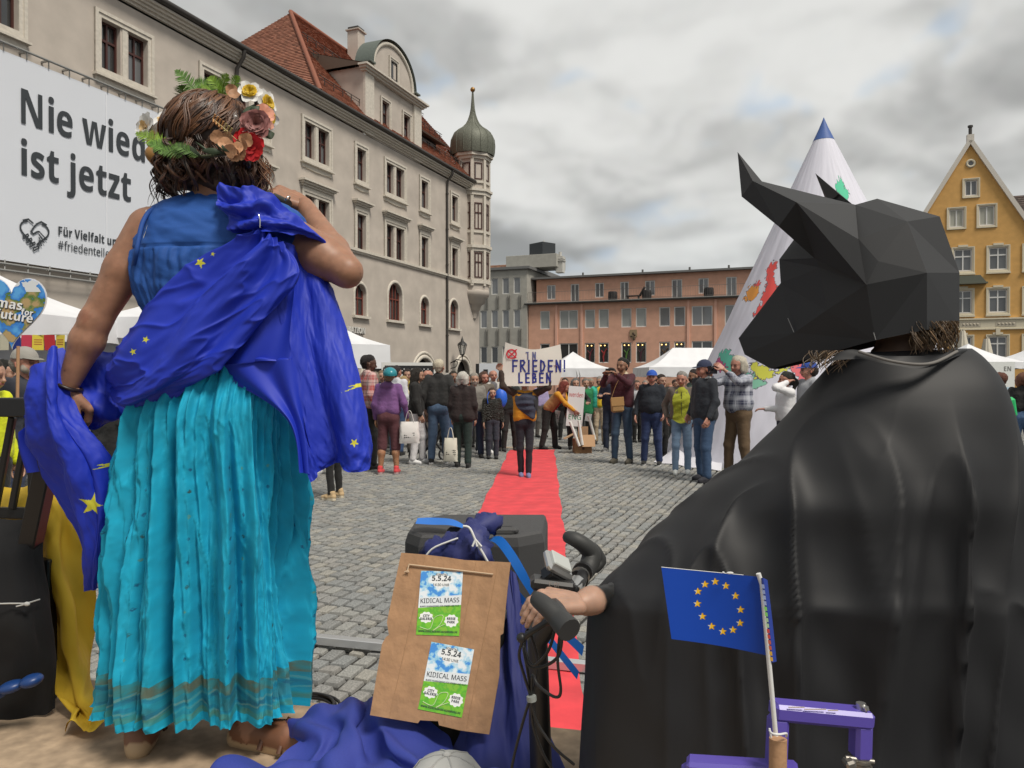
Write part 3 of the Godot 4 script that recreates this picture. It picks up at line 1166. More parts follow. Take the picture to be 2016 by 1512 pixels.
func build_salmon() -> void:
	var t := square_house("salmon_house", "long salmon pink building with roof terrace facing down the square")
	var wm := mat("salmon render", Color(0.74, 0.42, 0.30), 0.9, [0.9, 1.0, 0.02, 6.0])
	var fm := mat("white window paint", Color(0.72, 0.72, 0.7), 0.5)
	var gm := glass("office glass", 0.16)
	var lo := [[-9.4, -8.4], [-7.4, -5.55], [-4.85, -3.85], [-3.5, -2.5], [-1.3, -0.33], [0.08, 1.08], [2.27, 3.27], [3.63, 4.65], [5.23, 7.08], [8.15, 9.1], [10.1, 11.1], [12.3, 14.1]]
	var up := [[-9.1, -8.2, 9.35], [-6.65, -5.78, 8.92], [-4.18, -3.3, 9.35], [-1.7, -0.86, 8.92], [0.7, 1.64, 9.35], [3.2, 4.18, 8.92], [5.66, 6.58, 9.35], [8.14, 9.06, 8.92], [10.7, 11.6, 9.35], [13.1, 14.0, 8.92]]
	var holes := []
	for e in lo:
		holes.append([e[0], e[1], 6.33, 8.12])
		holes.append([e[0], e[1], 3.0, 4.93])
	var b := B.new()
	wall(b, -10.6, 16.0, 0, 8.75, holes, 0.2)
	for x in [-10.6, 16.0]:
		b.face([Vector3(x, 0, 0), Vector3(x, 8.75, 0), Vector3(x, 8.75, -14), Vector3(x, 0, -14)], Vector3(signf(x), 0, 0))
	part("wall", b, wm, t)
	var h2 := []
	for e in up:
		h2.append([e[0], e[1], e[2], 10.78])
	var u := B.new()
	wall(u, -10.2, 15.6, 8.75, 11.35, h2, 0.2, -1.2)
	for x in [-10.2, 15.6]:
		u.face([Vector3(x, 8.7, -1.2), Vector3(x, 11.35, -1.2), Vector3(x, 11.35, -13), Vector3(x, 8.7, -13)], Vector3(signf(x), 0, 0))
	part("attic_wall", u, wm, t)
	for e in lo:
		for row in [[6.33, 8.12], [3.0, 4.93]]:
			var pm: Material = gm
			if row[0] < 4.0 or e[0] < -7.8:
				pm = glass("shop glass", 0.03)
			window(t, e[0], e[1], row[0], row[1], -0.1, fm, mat("net curtain glass", Color(0.36, 0.38, 0.37), 0.15) if row[0] > 6 and e[0] < 2.0 else pm, 2 if e[1] - e[0] > 1.5 else 1, 0.0, 0.09)
	for e in up:
		window(t, e[0], e[1], e[2], 10.78, -1.3, fm, gm, 2, 0.0, 0.09)
	# lamps and window dressing behind the shop panes
	var warm := mat("shop lamp", Color(0.9, 0.7, 0.4), 0.5, [], [], {"emission_enabled": true, "emission": Color(1.0, 0.78, 0.45), "emission_energy_multiplier": 1.6})
	for x in [-4.4, -3.1, -0.8, 0.5, 2.7, 4.1]:
		for k in 2:
			var q := B.new()
			q.ball(Vector3(x - 0.2 + 0.4 * k, 4.66, -0.05), Vector3(0.06, 0.06, 0.04), Basis(), 6, 4)
			part("shop_lamp", q, warm, t)
	var dress := [[-4.35, Color(0.12, 0.02, 0.03)], [-3.0, Color(0.3, 0.03, 0.03)], [-0.8, Color(0.07, 0.16, 0.03)], [0.55, Color(0.06, 0.02, 0.03)], [2.75, Color(0.1, 0.06, 0.03)]]
	for e in dress:
		var q := B.new()
		var x: float = e[0]
		q.tube([Vector3(x, 3.1, -0.04), Vector3(x - 0.05, 3.6, -0.03), Vector3(x + 0.06, 4.05, -0.04)], [0.05, 0.09, 0.1], 6)
		q.tube([Vector3(x + 0.02, 3.95, -0.03), Vector3(x + 0.3, 4.35, -0.03)], 0.05, 5)
		q.tube([Vector3(x, 3.9, -0.03), Vector3(x - 0.25, 4.2, -0.03)], 0.05, 5)
		part("window_dressing", q, mat("dressing %s" % x, e[1], 0.8), t)
	for x in [-7.7, -5.15, 4.93, 7.35]:
		var tr := B.new()
		tr.box(Vector3(x, 4.35, 0.05), Vector3(0.22, 8.7, 0.12))
		part("pilaster", tr, mat("salmon pilaster", Color(0.72, 0.42, 0.32), 0.9), t)
	var ld := B.new()
	ld.box(Vector3(2.7, 8.82, 0.05), Vector3(27.2, 0.16, 0.7))
	ld.tube([Vector3(-10.9, 8.86, 0.42), Vector3(16.3, 8.86, 0.42)], 0.09, 6)
	part("ledge", ld, mat("zinc ledge", Color(0.13, 0.13, 0.125), 0.5), t)
	var rl := B.new()
	for y in [9.95, 9.05]:
		rl.box(Vector3(2.7, y, 0.2), Vector3(26.6, 0.03, 0.03))
	for k in 178:
		rl.box(Vector3(-10.6 + k * 0.15, 9.5, 0.2), Vector3(0.014, 0.9, 0.014))
	part("terrace_railing", rl, mat("terrace railing", Color(0.16, 0.14, 0.13), 0.5), t)
	var rf := B.new()
	rf.box(Vector3(2.7, 11.45, -7.0), Vector3(26.6, 0.18, 12.6))
	rf.box(Vector3(2.7, 11.66, -7.5), Vector3(25.6, 0.24, 10.0))
	part("roof", rf, mat("grey metal roof", Color(0.16, 0.16, 0.16), 0.6), t)
	for x in [-5.9, 0.1, 4.6, 8.2, 11.0]:
		var v := B.new()
		v.tube([Vector3(x, 11.5, -3), Vector3(x, 12.1, -3)], 0.1, 7)
		part("roof_vent", v, mat("zinc ledge", Color.BLACK), t)
	# plaster coat of arms
	var cr := B.new()
	cr.prism(PackedVector2Array([Vector2(-0.33, 0.5), Vector2(0.33, 0.5), Vector2(0.35, -0.1), Vector2(0, -0.5), Vector2(-0.35, -0.1)]), 0.1, Transform3D(Basis(), Vector3(-0.13, 5.6, 0.1)))
	var cb := B.new()
	for k in 5:
		cb.ball(Vector3(-0.13 + 0.16 * sin(k * 2.2), 5.75 - 0.13 * k, 0.11), Vector3(0.1, 0.13, 0.05), Basis(Vector3.BACK, k * 0.7), 6, 4)
	var crest := part("relief_shield", cr, mat("weathered stone", Color(0.3, 0.22, 0.13), 0.9), t)
	part("relief", cb, mat("dark relief", Color(0.1, 0.07, 0.045), 0.8), crest)
	# furniture on the roof terrace
	var cm := mat("dark wicker", Color(0.018, 0.018, 0.02), 0.7)
	for x in [-2.2, 1.05, 6.7]:
		var c := thing("armchair", "dark wicker armchair on the pink building's terrace %s" % ["beside the second balcony door from its left", "behind a dark reclining lounger", "farthest towards the terrace's open end"][int(x > 0) + int(x > 5)], "armchair", t.transform * Vector3(x, 8.92, -0.3))
		c.basis = t.basis
		var q := B.new()
		q.box(Vector3(0, 0.3, 0), Vector3(0.75, 0.2, 0.7), Basis(), 0.05)
		part("seat", q, cm, c)
		var k := B.new()
		k.lathe([Vector2(0.42, 0.0), Vector2(0.46, 0.35), Vector2(0.44, 0.75), Vector2(0.38, 0.85)], 12, Vector3(0, 0, 0.02))
		part("back", k, cm, c)
	var lg := thing("lounger", "dark reclining lounger on the pink building's terrace", "lounger", t.transform * Vector3(-0.1, 8.92, -0.2))
	lg.basis = t.basis
	var lb := B.new()
	lb.box(Vector3(-0.1, 0.35, 0), Vector3(1.3, 0.1, 0.6), Basis(), 0.03)
	part("seat", lb, cm, lg)
	var l2 := B.new()
	l2.box(Vector3(0.75, 0.75, 0), Vector3(0.95, 0.1, 0.6), Basis(Vector3.BACK, 1.05), 0.03)
	part("backrest", l2, cm, lg)
	for x in [-0.6, 0.4]:
		var l3 := B.new()
		l3.box(Vector3(x, 0.16, 0), Vector3(0.06, 0.32, 0.55))
		part("leg", l3, cm, lg)


func build_grey() -> void:
	var t := square_house("grey_office_house", "grey office house with narrow windows in ribs between town hall and pink building")
	var wm := mat("grey render", Color(0.42, 0.41, 0.37), 0.9, [0.9, 1.0, 0.02, 5.0])
	var fm := mat("white window paint", Color.WHITE)
	var gm := glass("office glass", 0.16)
	var holes := []
	for k in 7:
		var x := -12.06 - 1.19 * k
		for r in [[9.9, 11.5], [6.57, 8.33], [3.05, 4.7]]:
			holes.append([x, x + 0.72, r[0], r[1]])
	var b := B.new()
	wall(b, -20.5, -10.65, 0, 12.3, holes, 0.22, 0.35)
	b.face([Vector3(-10.65, 0, 0.35), Vector3(-10.65, 12.3, 0.35), Vector3(-10.65, 12.3, -14), Vector3(-10.65, 0, -14)], Vector3(1, 0, 0))
	part("wall", b, wm, t)
	for h in holes:
		window(t, h[0], h[1], h[2], h[3], 0.25, fm, glass("shop glass", 0.03) if h[2] < 4 else gm, 1, 0.0, 0.07)
	var rb := B.new()
	for k in 8:
		var x := -11.1 - 1.19 * k
		for r in [[8.45, 9.75], [4.85, 6.45]]:
			rb.box(Vector3(x - 0.13, (r[0] + r[1]) / 2, 0.4), Vector3(0.06, r[1] - r[0], 0.1))
			rb.box(Vector3(x - 0.33, (r[0] + r[1]) / 2, 0.4), Vector3(0.06, r[1] - r[0], 0.1))
	part("rib", rb, mat("dark grey rib", Color(0.2, 0.195, 0.18), 0.9), t)
	var rf := B.new()
	rf.box(Vector3(-15.5, 12.42, -6.7), Vector3(10.4, 0.25, 14.6))
	rf.box(Vector3(-15.5, 12.7, -7.6), Vector3(9.6, 0.4, 12.0))
	part("roof", rf, mat("grey metal roof", Color.BLACK), t)
	var bx := B.new()
	bx.box(Vector3(-10.9, 13.3, -3.0), Vector3(5.4, 1.3, 3.0), Basis(), 0.02)
	part("plant_room", bx, wm, t)
	var bd := B.new()
	bd.box(Vector3(-10.2, 14.5, -3.0), Vector3(2.0, 1.5, 1.8), Basis(Vector3.UP, -0.5), 0.02)
	part("cooling_unit", bd, mat("dark cooling unit", Color(0.03, 0.035, 0.04), 0.5), t)
	var bc := B.new()
	bc.box(Vector3(-8.1, 12.9, -2.4), Vector3(0.75, 1.6, 0.75), Basis(), 0.02)
	for k in 3:
		bc.box(Vector3(-8.1, 13.3 + 0.2 * k, -2.4), Vector3(0.95 - 0.1 * k, 0.08, 0.95 - 0.1 * k))
	bc.tube([Vector3(-8.1, 13.7, -2.4), Vector3(-8.1, 14.2, -2.4)], 0.16, 8)
	part("chimney", bc, mat("pale chimney", Color(0.5, 0.49, 0.46), 0.85), t)


func build_yellow() -> void:
	var t := square_house("yellow_gabled_house", "tall ochre yellow house with steep gable and pale trim at the square's edge")
	var wm := mat("ochre render", Color(0.71, 0.41, 0.135), 0.9, [0.9, 1.0, 0.02, 5.0])
	var tm := mat("cream trim", Color(0.66, 0.60, 0.46), 0.8)
	var fm := mat("white window paint", Color.WHITE)
	var gm := glass("yellow house glass", 0.09)
	var cx := 27.27
	var holes := []
	var win := [[26.9, 27.8, 16.25, 17.5, 2, 0.0], [25.8, 26.85, 13.78, 15.25, 2, 0.0], [27.9, 29.0, 13.78, 15.35, 2, 0.0]]
	for r in [[10.2, 12.0], [6.8, 8.65], [3.2, 4.9]]:
		for k in 5:
			var x := 21.6 + 2.45 * k - 0.55
			win.append([x + 0.2, x + 1.5, r[0], r[1], 2, 0.66])
	for w in win:
		holes.append([w[0], w[1], w[2], w[3]])
	var hw := 5.6
	var b := B.new()
	var ev := 10.4
	wall(b, cx - hw, cx + hw, 0, 12.9 - 0.0, holes.filter(func(q): return q[3] < 12.9), 0.18)
	# gable field above the top floor, cut in bands round its windows
	var apex := 20.6
	var slope := 1.73
	var edge := func(y: float) -> float: return (apex - y) / slope
	var ys := [12.9, 13.78, 15.25, 15.35, 16.25, 17.5, apex]
	for k in ys.size() - 1:
		var y0: float = ys[k]
		var y1: float = ys[k + 1]
		var l0: float = minf(edge.call(y0), hw)
		var l1: float = minf(edge.call(y1), hw)
		var cuts := []
		for h in holes:
			if h[2] <= y0 + 0.001 and h[3] >= y1 - 0.001:
				cuts.append(h)
		cuts.sort_custom(func(p, q): return p[0] < q[0])
		var xl0 := cx - l0
		var xl1 := cx - l1
		for h in cuts:
			b.face([Vector3(xl0, y0, 0), Vector3(h[0], y0, 0), Vector3(h[0], y1, 0), Vector3(xl1, y1, 0)], Vector3.BACK)
			xl0 = h[1]
			xl1 = h[1]
		if l1 < 0.01:
			b.face([Vector3(xl0, y0, 0), Vector3(cx + l0, y0, 0), Vector3(cx, y1, 0)], Vector3.BACK)
		else:
			b.face([Vector3(xl0, y0, 0), Vector3(cx + l0, y0, 0), Vector3(cx + l1, y1, 0), Vector3(xl1, y1, 0)], Vector3.BACK)
	for h in holes:
		if h[3] > 12.9:
			var q := B.new()
			wall(b, h[0], h[0], h[2], h[2], [h], 0.18)
	for x in [cx - hw, cx + hw]:
		b.face([Vector3(x, 0, 0), Vector3(x, 11, 0), Vector3(x, 11, -16), Vector3(x, 0, -16)], Vector3(signf(x - cx), 0, 0))
	part("wall", b, wm, t)
	for w in win:
		window(t, w[0], w[1], w[2], w[3], -0.1, fm, mat("drawn blind", Color(0.42, 0.42, 0.36), 0.4) if w[2] > 13 and w[2] < 15 else gm, w[4], w[5], 0.1)
		var s := B.new()
		surround(s, w[0], w[1], w[2], w[3], 0.17, 0.06)
		if w[5] > 0:
			s.box(Vector3((w[0] + w[1]) / 2, w[3] + 0.24, 0.05), Vector3(0.7, 0.16, 0.12))
			s.box(Vector3((w[0] + w[1]) / 2, w[2] - 0.24, 0.07), Vector3(w[1] - w[0] + 0.4, 0.12, 0.2))
			if w[2] < 4:
				s.box(Vector3((w[0] + w[1]) / 2, w[3] + 0.4, 0.08), Vector3(0.3, 0.55, 0.16))
		part("window_surround", s, tm, t)
	var o := B.new()
	var ring := []
	for k in 17:
		ring.append(Vector3(cx + 0.04 + 0.27 * cos(TAU * k / 16), 18.85 + 0.27 * sin(TAU * k / 16), 0.0))
	o.tube(ring, 0.1, 6, false)
	part("round_surround", o, tm, t)
	var oc := B.new()
	oc.lathe([Vector2(0.25, 0.0), Vector2(0.001, 0.0)], 12, Vector3(cx + 0.04, 18.85, 0.02), Basis(Vector3.RIGHT, PI / 2))
	part("round_window", oc, gm, t)
	var bd := B.new()
	bd.box(Vector3(cx, 5.9, 0.04), Vector3(2 * hw, 0.75, 0.08))
	bd.box(Vector3(cx, 6.32, 0.08), Vector3(2 * hw, 0.12, 0.2))
	bd.box(Vector3(cx, 5.5, 0.06), Vector3(2 * hw, 0.1, 0.14))
	part("cornice", bd, tm, t)
	var fr := B.new()
	for k in 4:
		fr.box(Vector3(22.45 + 2.45 * k, 5.9, 0.07), Vector3(1.4, 0.4, 0.06))
		for j in 5:
			fr.ball(Vector3(21.95 + 2.45 * k + 0.25 * j, 5.9, 0.1), Vector3(0.1, 0.09, 0.05), Basis(), 6, 4)
	part("relief_panel", fr, mat("relief stone", Color(0.5, 0.45, 0.36), 0.85), t)
	# shallow bay with a glazed tin roof
	var ba := B.new()
	ba.box(Vector3(27.05, 7.8, 0.0), Vector3(2.4, 3.0, 0.05))
	var by := B.new()
	by.prism(PackedVector2Array([Vector2(25.85, 9.25), Vector2(28.35, 9.25), Vector2(27.95, 9.8), Vector2(26.2, 9.8)]), 0.5, Transform3D(Basis(), Vector3(0, 0, 0.5)))
	by.box(Vector3(27.1, 9.18, 0.25), Vector3(2.7, 0.12, 0.7))
	part("bay_roof", by, mat("patina tin", Color(0.12, 0.13, 0.1), 0.5), t)
	# verges and the roofs behind them
	var vg := B.new()
	for sg in [-1.0, 1.0]:
		var a := Vector3(cx, apex + 0.1, 0.05)
		var e := Vector3(cx + sg * 5.7, apex + 0.1 - 5.7 * slope, 0.05)
		var d := (e - a).normalized()
		vg.box((a + e) / 2, Vector3(0.32, (e - a).length(), 0.35), Basis(d.cross(Vector3.BACK), d, Vector3.BACK))
	vg.box(Vector3(cx, apex + 0.2, 0.0), Vector3(0.5, 0.7, 0.4))
	part("verge", vg, mat("pale verge", Color(0.62, 0.58, 0.52), 0.8), t)
	var fi := B.new()
	fi.tube([Vector3(cx, apex + 0.4, 0), Vector3(cx, apex + 1.25, 0)], 0.13, 8)
	fi.tube([Vector3(cx, apex + 1.15, 0), Vector3(cx, apex + 1.3, 0)], 0.19, 8)
	part("finial", fi, mat("weathered gutter", Color.BLACK), t)
	var rf := B.new()
	for sg in [-1.0, 1.0]:
		rf.face([Vector3(cx, apex, -0.1), Vector3(cx + sg * 5.8, apex - 5.8 * slope, -0.1), Vector3(cx + sg * 5.8, apex - 5.8 * slope, -16), Vector3(cx, apex, -16)], Vector3(sg, 0.5, 0))
	part("roof", rf, mat("brown roof", Color(0.085, 0.06, 0.05), 0.85, [0.5, 1.0, 0.08, 1.0]), t)


func build_far() -> void:
	# neighbour of the yellow house: only its dark roof shows
	var t := square_house("brown_roofed_house", "house with large dark brown tiled roof behind the yellow gable")
	var b := B.new()
	b.box(Vector3(38.5, 5.5, -8), Vector3(12.5, 11.0, 12))
	part("wall", b, mat("pale house render", Color(0.5, 0.44, 0.34), 0.9), t)
	var r := B.new()
	tiles(r, Vector3(29.0, 11.0, -2), Vector3(45, 11.0, -2), Vector3(45, 17.6, -8), Vector3(29.0, 17.6, -8), 0.3, Color(0.075, 0.055, 0.048))
	r.face([Vector3(29, 11, -14), Vector3(45, 11, -14), Vector3(45, 17.6, -8), Vector3(29, 17.6, -8)], Vector3(0, 1, -1))
	part("roof", r, vmat("roof tiles", 0.85), t).set_meta("kind", "stuff")
	# stepped white gable behind the grey house
	var g := square_house("stepped_gable_house", "white stepped gable with brown roof showing above the grey office house")
	var s := B.new()
	for k in 5:
		s.box(Vector3(-12.75 + 0.13 * k, 13.5 + 0.28 * k, -9), Vector3(1.5 - 0.26 * k, 0.6 + 0.56 * k, 0.6))
	s.box(Vector3(-12.1, 16.1, -9), Vector3(0.12, 1.2, 0.12))
	s.box(Vector3(-13.0, 6, -11), Vector3(2.0, 13.4, 4.5))
	part("gable", s, mat("white gable render", Color(0.62, 0.61, 0.58), 0.85), g)
	var q := B.new()
	tiles(q, Vector3(-20, 12.6, -7), Vector3(-13.4, 12.6, -7), Vector3(-13.4, 14.6, -11), Vector3(-20, 14.6, -11), 0.3, Color(0.2, 0.1, 0.06))
	part("roof", q, vmat("roof tiles", 0.85), g).set_meta("kind", "stuff")
	# plain houses that close the square's far corner and its right side behind the cone
	var c := square_house("cream_corner_house", "cream house between the pink building and the yellow gable")
	var w := B.new()
	var hl := []
	for k in 2:
		for y in [3.2, 6.5, 9.6]:
			hl.append([17.2 + k * 2.0, 18.4 + k * 2.0, y, y + 1.7])
	wall(w, 16.02, 21.6, 0, 12.0, hl, 0.2, -0.5)
	part("wall", w, mat("pale house render", Color.WHITE), c)
	for h in hl:
		window(c, h[0], h[1], h[2], h[3], -0.6, mat("white window paint", Color.WHITE), glass(), 2, 0.6, 0.09)
	var z := B.new()
	tiles(z, Vector3(16.0, 12.0, -0.2), Vector3(21.7, 12.0, -0.2), Vector3(21.7, 16, -5), Vector3(16.0, 16, -5), 0.3)
	part("roof", z, vmat("roof tiles", 0.85), c).set_meta("kind", "stuff")


# pavilion tent with a peaked roof; w across, d deep, ev eaves, pk peak; ridge > 0 stretches the peak into a ridge
func tent(label: String, at: Vector3, turn: float, w: float, d: float, ev: float, pk: float, ridge := 0.0, val := 0.24, back := false) -> Node3D:
	var t := thing("pavilion_tent", label, "tent", at, turn, "white market tents round the square")
	var m := mat("white tent cloth", Color(0.80, 0.81, 0.84), 0.6, [0.93, 1.0, 0.01, 2.5], [], {"backlight_enabled": true, "backlight": Color(0.35, 0.35, 0.37)})
	var b := B.new()
	var n := 14
	var c := [Vector3(-w / 2, ev, d / 2), Vector3(w / 2, ev, d / 2), Vector3(w / 2, ev, -d / 2), Vector3(-w / 2, ev, -d / 2)]
	var pkl := Vector3(-ridge / 2, pk, 0)
	var pkr := Vector3(ridge / 2, pk, 0)
	var ap := [[pkl, pkr], [pkr, pkr], [pkr, pkl], [pkl, pkl]]
	for k in 4:
		var g := PackedVector3Array()
		for r in n:
			var v := r / (n - 1.0)
			# cloth sags between the frame and the peak
			var a: Vector3 = ap[k][0].lerp(c[k], v)
			var e: Vector3 = ap[k][1].lerp(c[(k + 1) % 4], v)
			for q in 9:
				var u := q / 8.0
				var p := a.lerp(e, u)
				p.y -= (0.13 * sin(v * PI) + 0.05 * sin(u * PI) * v * (1.0 - v) * 2.0) * (pk - ev)
				p.y += 0.008 * wob.get_noise_2d(u * 0.7 + k, v * 0.6)
				g.append(p)
		b.grid(g, 9, n)
	part("canopy", b, m, t)
	var vb := B.new()
	for k in 4:
		var g := PackedVector3Array()
		for r in 4:
			for q in 25:
				var p: Vector3 = c[k].lerp(c[(k + 1) % 4], q / 24.0)
				var o := Vector3(p.x / w, 0, p.z / d) * 0.05
				p += o * (0.3 + 0.6 * r / 3.0 * (1.0 + 0.5 * sin(q * 1.7 + k)))
				p.y -= val * r / 3.0 + (0.012 * sin(q * 1.3) if r == 3 else 0.0) - 0.01
				g.append(p)
		vb.grid(g, 25, 4)
	part("valance", vb, m, t)
	if back:
		var wb := B.new()
		var g := PackedVector3Array()
		for r in 6:
			for q in 30:
				g.append(Vector3(lerpf(-w / 2, w / 2, q / 29.0), lerpf(ev, 0.05, r / 5.0), -d / 2 + 0.03 * sin(q * 0.9)))
		wb.grid(g, 30, 6)
		part("side_wall", wb, m, t)
	var lm := mat("tent frame", Color(0.42, 0.42, 0.43), 0.4, [], [], {"metallic": 0.5})
	for k in 4:
		var l := B.new()
		var o := Vector3(c[k].x * 0.985, 0, c[k].z * 0.985)
		l.box(o + Vector3(0, ev / 2, 0), Vector3(0.05, ev, 0.05), Basis(), 0.006)
		l.box(o + Vector3(0, 0.01, 0), Vector3(0.14, 0.02, 0.14))
		part("leg", l, lm, t)
	return t


func build_tents() -> void:
	tent("large white tent nearest the banner with papers strung under its edge", px(-70, 612, 10.4) * Vector3(1, 0, 1), -0.12, 3.1, 3.1, 2.42, 3.25, 0.0, 0.32, true)
	tent("white tent glimpsed between the waving arm and the blue vest", px(420, 612, 12.4) * Vector3(1, 0, 1), -0.1, 2.6, 2.6, 2.5, 3.25, 0.0, 0.3, true)
	tent("white tent just beside the blue flag's edge in front of the arcade", px(648, 690, 25.0) * Vector3(1, 0, 1), 0.62, 2.9, 2.9, 2.66, 3.5, 0.0, 0.75, true)
	tent("small pointed white tent beside the hand lettered sign", px(1128, 728, 38.0) * Vector3(1, 0, 1), 0.08, 3.2, 3.2, 2.05, 2.9, 0.0, 0.42, false)
	tent("long white tent with a ridge behind the man in the blue cap", px(1372, 726, 30.0) * Vector3(1, 0, 1), 0.04, 4.4, 3.0, 2.0, 2.78, 1.9, 0.36, false)
	tent("white tent touching the edge of the black cape", px(1905, 714, 25.0) * Vector3(1, 0, 1), 0.1, 2.3, 2.5, 2.1, 2.72, 0.0, 0.2, false)
	tent("white tent with the board of pale print in front of it", px(2046, 714, 25.0) * Vector3(1, 0, 1), 0.1, 2.3, 2.5, 2.1, 2.72, 0.0, 0.2, false)
	# papers and pennants under the near tent
	var s := thing("paper_string", "string of yellow, red and blue papers hanging under the tent by the banner", "bunting", px(40, 655, 8.6))
	var cord := B.new()
	cord.tube([Vector3(-0.6, 0.0, 0), Vector3(0.1, -0.03, 0), Vector3(0.9, 0.0, 0)], 0.004, 4)
	part("cord", cord, mat("thin cord", Color(0.5, 0.5, 0.48)), s)
	var hues := [Color(0.62, 0.5, 0.05), Color(0.5, 0.03, 0.04), Color(0.66, 0.52, 0.06), Color(0.55, 0.52, 0.4), Color(0.02, 0.05, 0.3), Color(0.5, 0.04, 0.08)]
	for k in 12:
		var f := B.new()
		f.box(Vector3(0, -0.09, 0), Vector3(0.115, 0.17, 0.003))
		var o := part("paper", f, mat("paper %d" % (k % 6), hues[k % 6], 0.8), s)
		o.position = Vector3(-0.55 + k * 0.125, -0.02, 0.004 * (k % 2))
		o.rotation = Vector3(0.1 * sin(k * 2.0), 0.3 * sin(k * 1.3), 0.05 * sin(k * 3.1))
		if k % 6 in [0, 2]:
			var l := B.new()
			for j in 3:
				l.box(Vector3(0, -0.06 - 0.025 * j, 0.0025), Vector3(0.08, 0.008, 0.001))
			part("print", l, mat("red print", Color(0.35, 0.05, 0.03)), o)
	for e in [[1895, 652, 705, 47.0], [1942, 667, 722, 42.0]]:
		var o := thing("closed_parasol", "folded cream parasol %s" % ("closest to the bull mask" if e[0] < 1900 else "in front of the yellow house's lit window frame, lower of the two"), "parasol", px(e[0], 743, e[3]) * Vector3(1, 0, 1), 0.0, "folded cream parasols")
		var top: float = EYE + (743 - e[1]) / F * e[3]
		var b := B.new()
		var p := PackedVector3Array()
		for r in 9:
			for q in 24:
				var v := r / 8.0
				var rad := (0.12 + 0.28 * v) * (1.0 + 0.22 * cos(q * TAU / 24 * 8))
				p.append(Vector3(cos(TAU * q / 24) * rad, top - v * 1.7, sin(-TAU * q / 24) * rad))
		b.grid(p, 24, 9, true)
		part("canopy", b, mat("cream parasol cloth", Color(0.58, 0.54, 0.45), 0.8), o)
		var l := B.new()
		l.tube([Vector3.ZERO, Vector3(0, top + 0.1, 0)], 0.03, 6)
		part("pole", l, mat("parasol pole", Color(0.3, 0.28, 0.25), 0.5), o)
	var sg := thing("info_board", "pale board with grey print and blue foot under the white tent", "board", px(1972, 757, 22.0), 0.05)
	var b1 := B.new()
	b1.box(Vector3.ZERO, Vector3(0.75, 1.3, 0.03))
	part("panel", b1, mat("pale board", Color(0.66, 0.68, 0.66), 0.6), sg)
	var b2 := B.new()
	b2.box(Vector3(0, -0.35, 0.018), Vector3(0.7, 0.55, 0.006))
	part("picture", b2, mat("pale blue print", Color(0.4, 0.55, 0.66), 0.6), sg)
	write("lettering", "EN", 0.13, mat("grey print", Color(0.2, 0.2, 0.19)), sg, Transform3D(Basis(), Vector3(0.16, 0.34, 0.018)), true, true)
	# lettering over the arcade
	var th := Basis(-EZ, Vector3.UP, EX)
	var inf := thing("wall_sign", "raised capital letters reading information above the arcade", "sign", Vector3(-14.4, 0, -21.6))
	inf.basis = th
	write("lettering", "INFORMATION", 0.3, mat("steel letters", Color(0.62, 0.61, 0.58), 0.4), inf, Transform3D(Basis(), Vector3(17.25, 3.72, 0.16)), true, true, 0.05)
	write("lettering", "INFORMATION", 0.3, mat("letter backs", Color(0.16, 0.14, 0.12), 0.6), inf, Transform3D(Basis(), Vector3(17.29, 3.69, 0.10)), true, true, 0.05)
	# wrought lamp beside the arch
	var lp := thing("wall_lantern", "wrought iron wall lantern beside the drainpipe of the town hall", "lantern", Vector3(-14.4, 0, -21.6))
	lp.basis = th
	var lm := mat("wrought iron", Color(0.02, 0.02, 0.02), 0.5)
	var o := Vector3(29.05, 3.05, 0.75)
	var ib := B.new()
	ib.tube([Vector3(28.9, 2.55, 0.02), Vector3(29.0, 2.75, 0.4), o + Vector3(0, -0.35, 0), o], 0.04, 6)
	ib.tube(curve([Vector3(28.9, 2.2, 0.02), Vector3(28.95, 2.3, 0.35), Vector3(29.0, 2.6, 0.45), Vector3(28.95, 2.6, 0.2)], 14), 0.03, 5)
	part("bracket", ib, lm, lp)
	var cg := B.new()
	for k in 6:
		var a := TAU * k / 6
		cg.tube([o + Vector3(cos(a) * 0.13, 0.02, sin(a) * 0.13), o + Vector3(cos(a) * 0.27, 0.6, sin(a) * 0.27)], 0.02, 4)
	cg.lathe([Vector2(0.32, 0.6), Vector2(0.26, 0.72), Vector2(0.1, 0.85), Vector2(0.08, 0.95), Vector2(0.02, 1.12), Vector2(0.001, 1.2)], 6, o)
	cg.lathe([Vector2(0.02, -0.08), Vector2(0.15, 0.0), Vector2(0.15, 0.04)], 6, o)
	part("cage", cg, lm, lp)
	var gl := B.new()
	gl.lathe([Vector2(0.12, 0.04), Vector2(0.25, 0.6)], 6, o)
	part("glass", gl, mat("lantern glass", Color(0.7, 0.75, 0.75, 0.25), 0.1, [], [], {"transparency": BaseMaterial3D.TRANSPARENCY_ALPHA, "albedo_color": Color(0.8, 0.85, 0.85, 0.25)}), lp)


# where the pixel's line of sight meets the cone: (angle, share of the height from the tip)
func on_cone(c: Vector3, r: float, h: float, x: float, y: float) -> Vector2:
	for k in 900:
		var p := px(x, y, 11.0 + k * 0.008)
		var d := Vector2(p.x - c.x, p.z - c.z)
		if d.length() < r * (1.0 - p.y / h):
			return Vector2(atan2(d.x, d.y), 1.0 - p.y / h)
	return Vector2(0, 0)


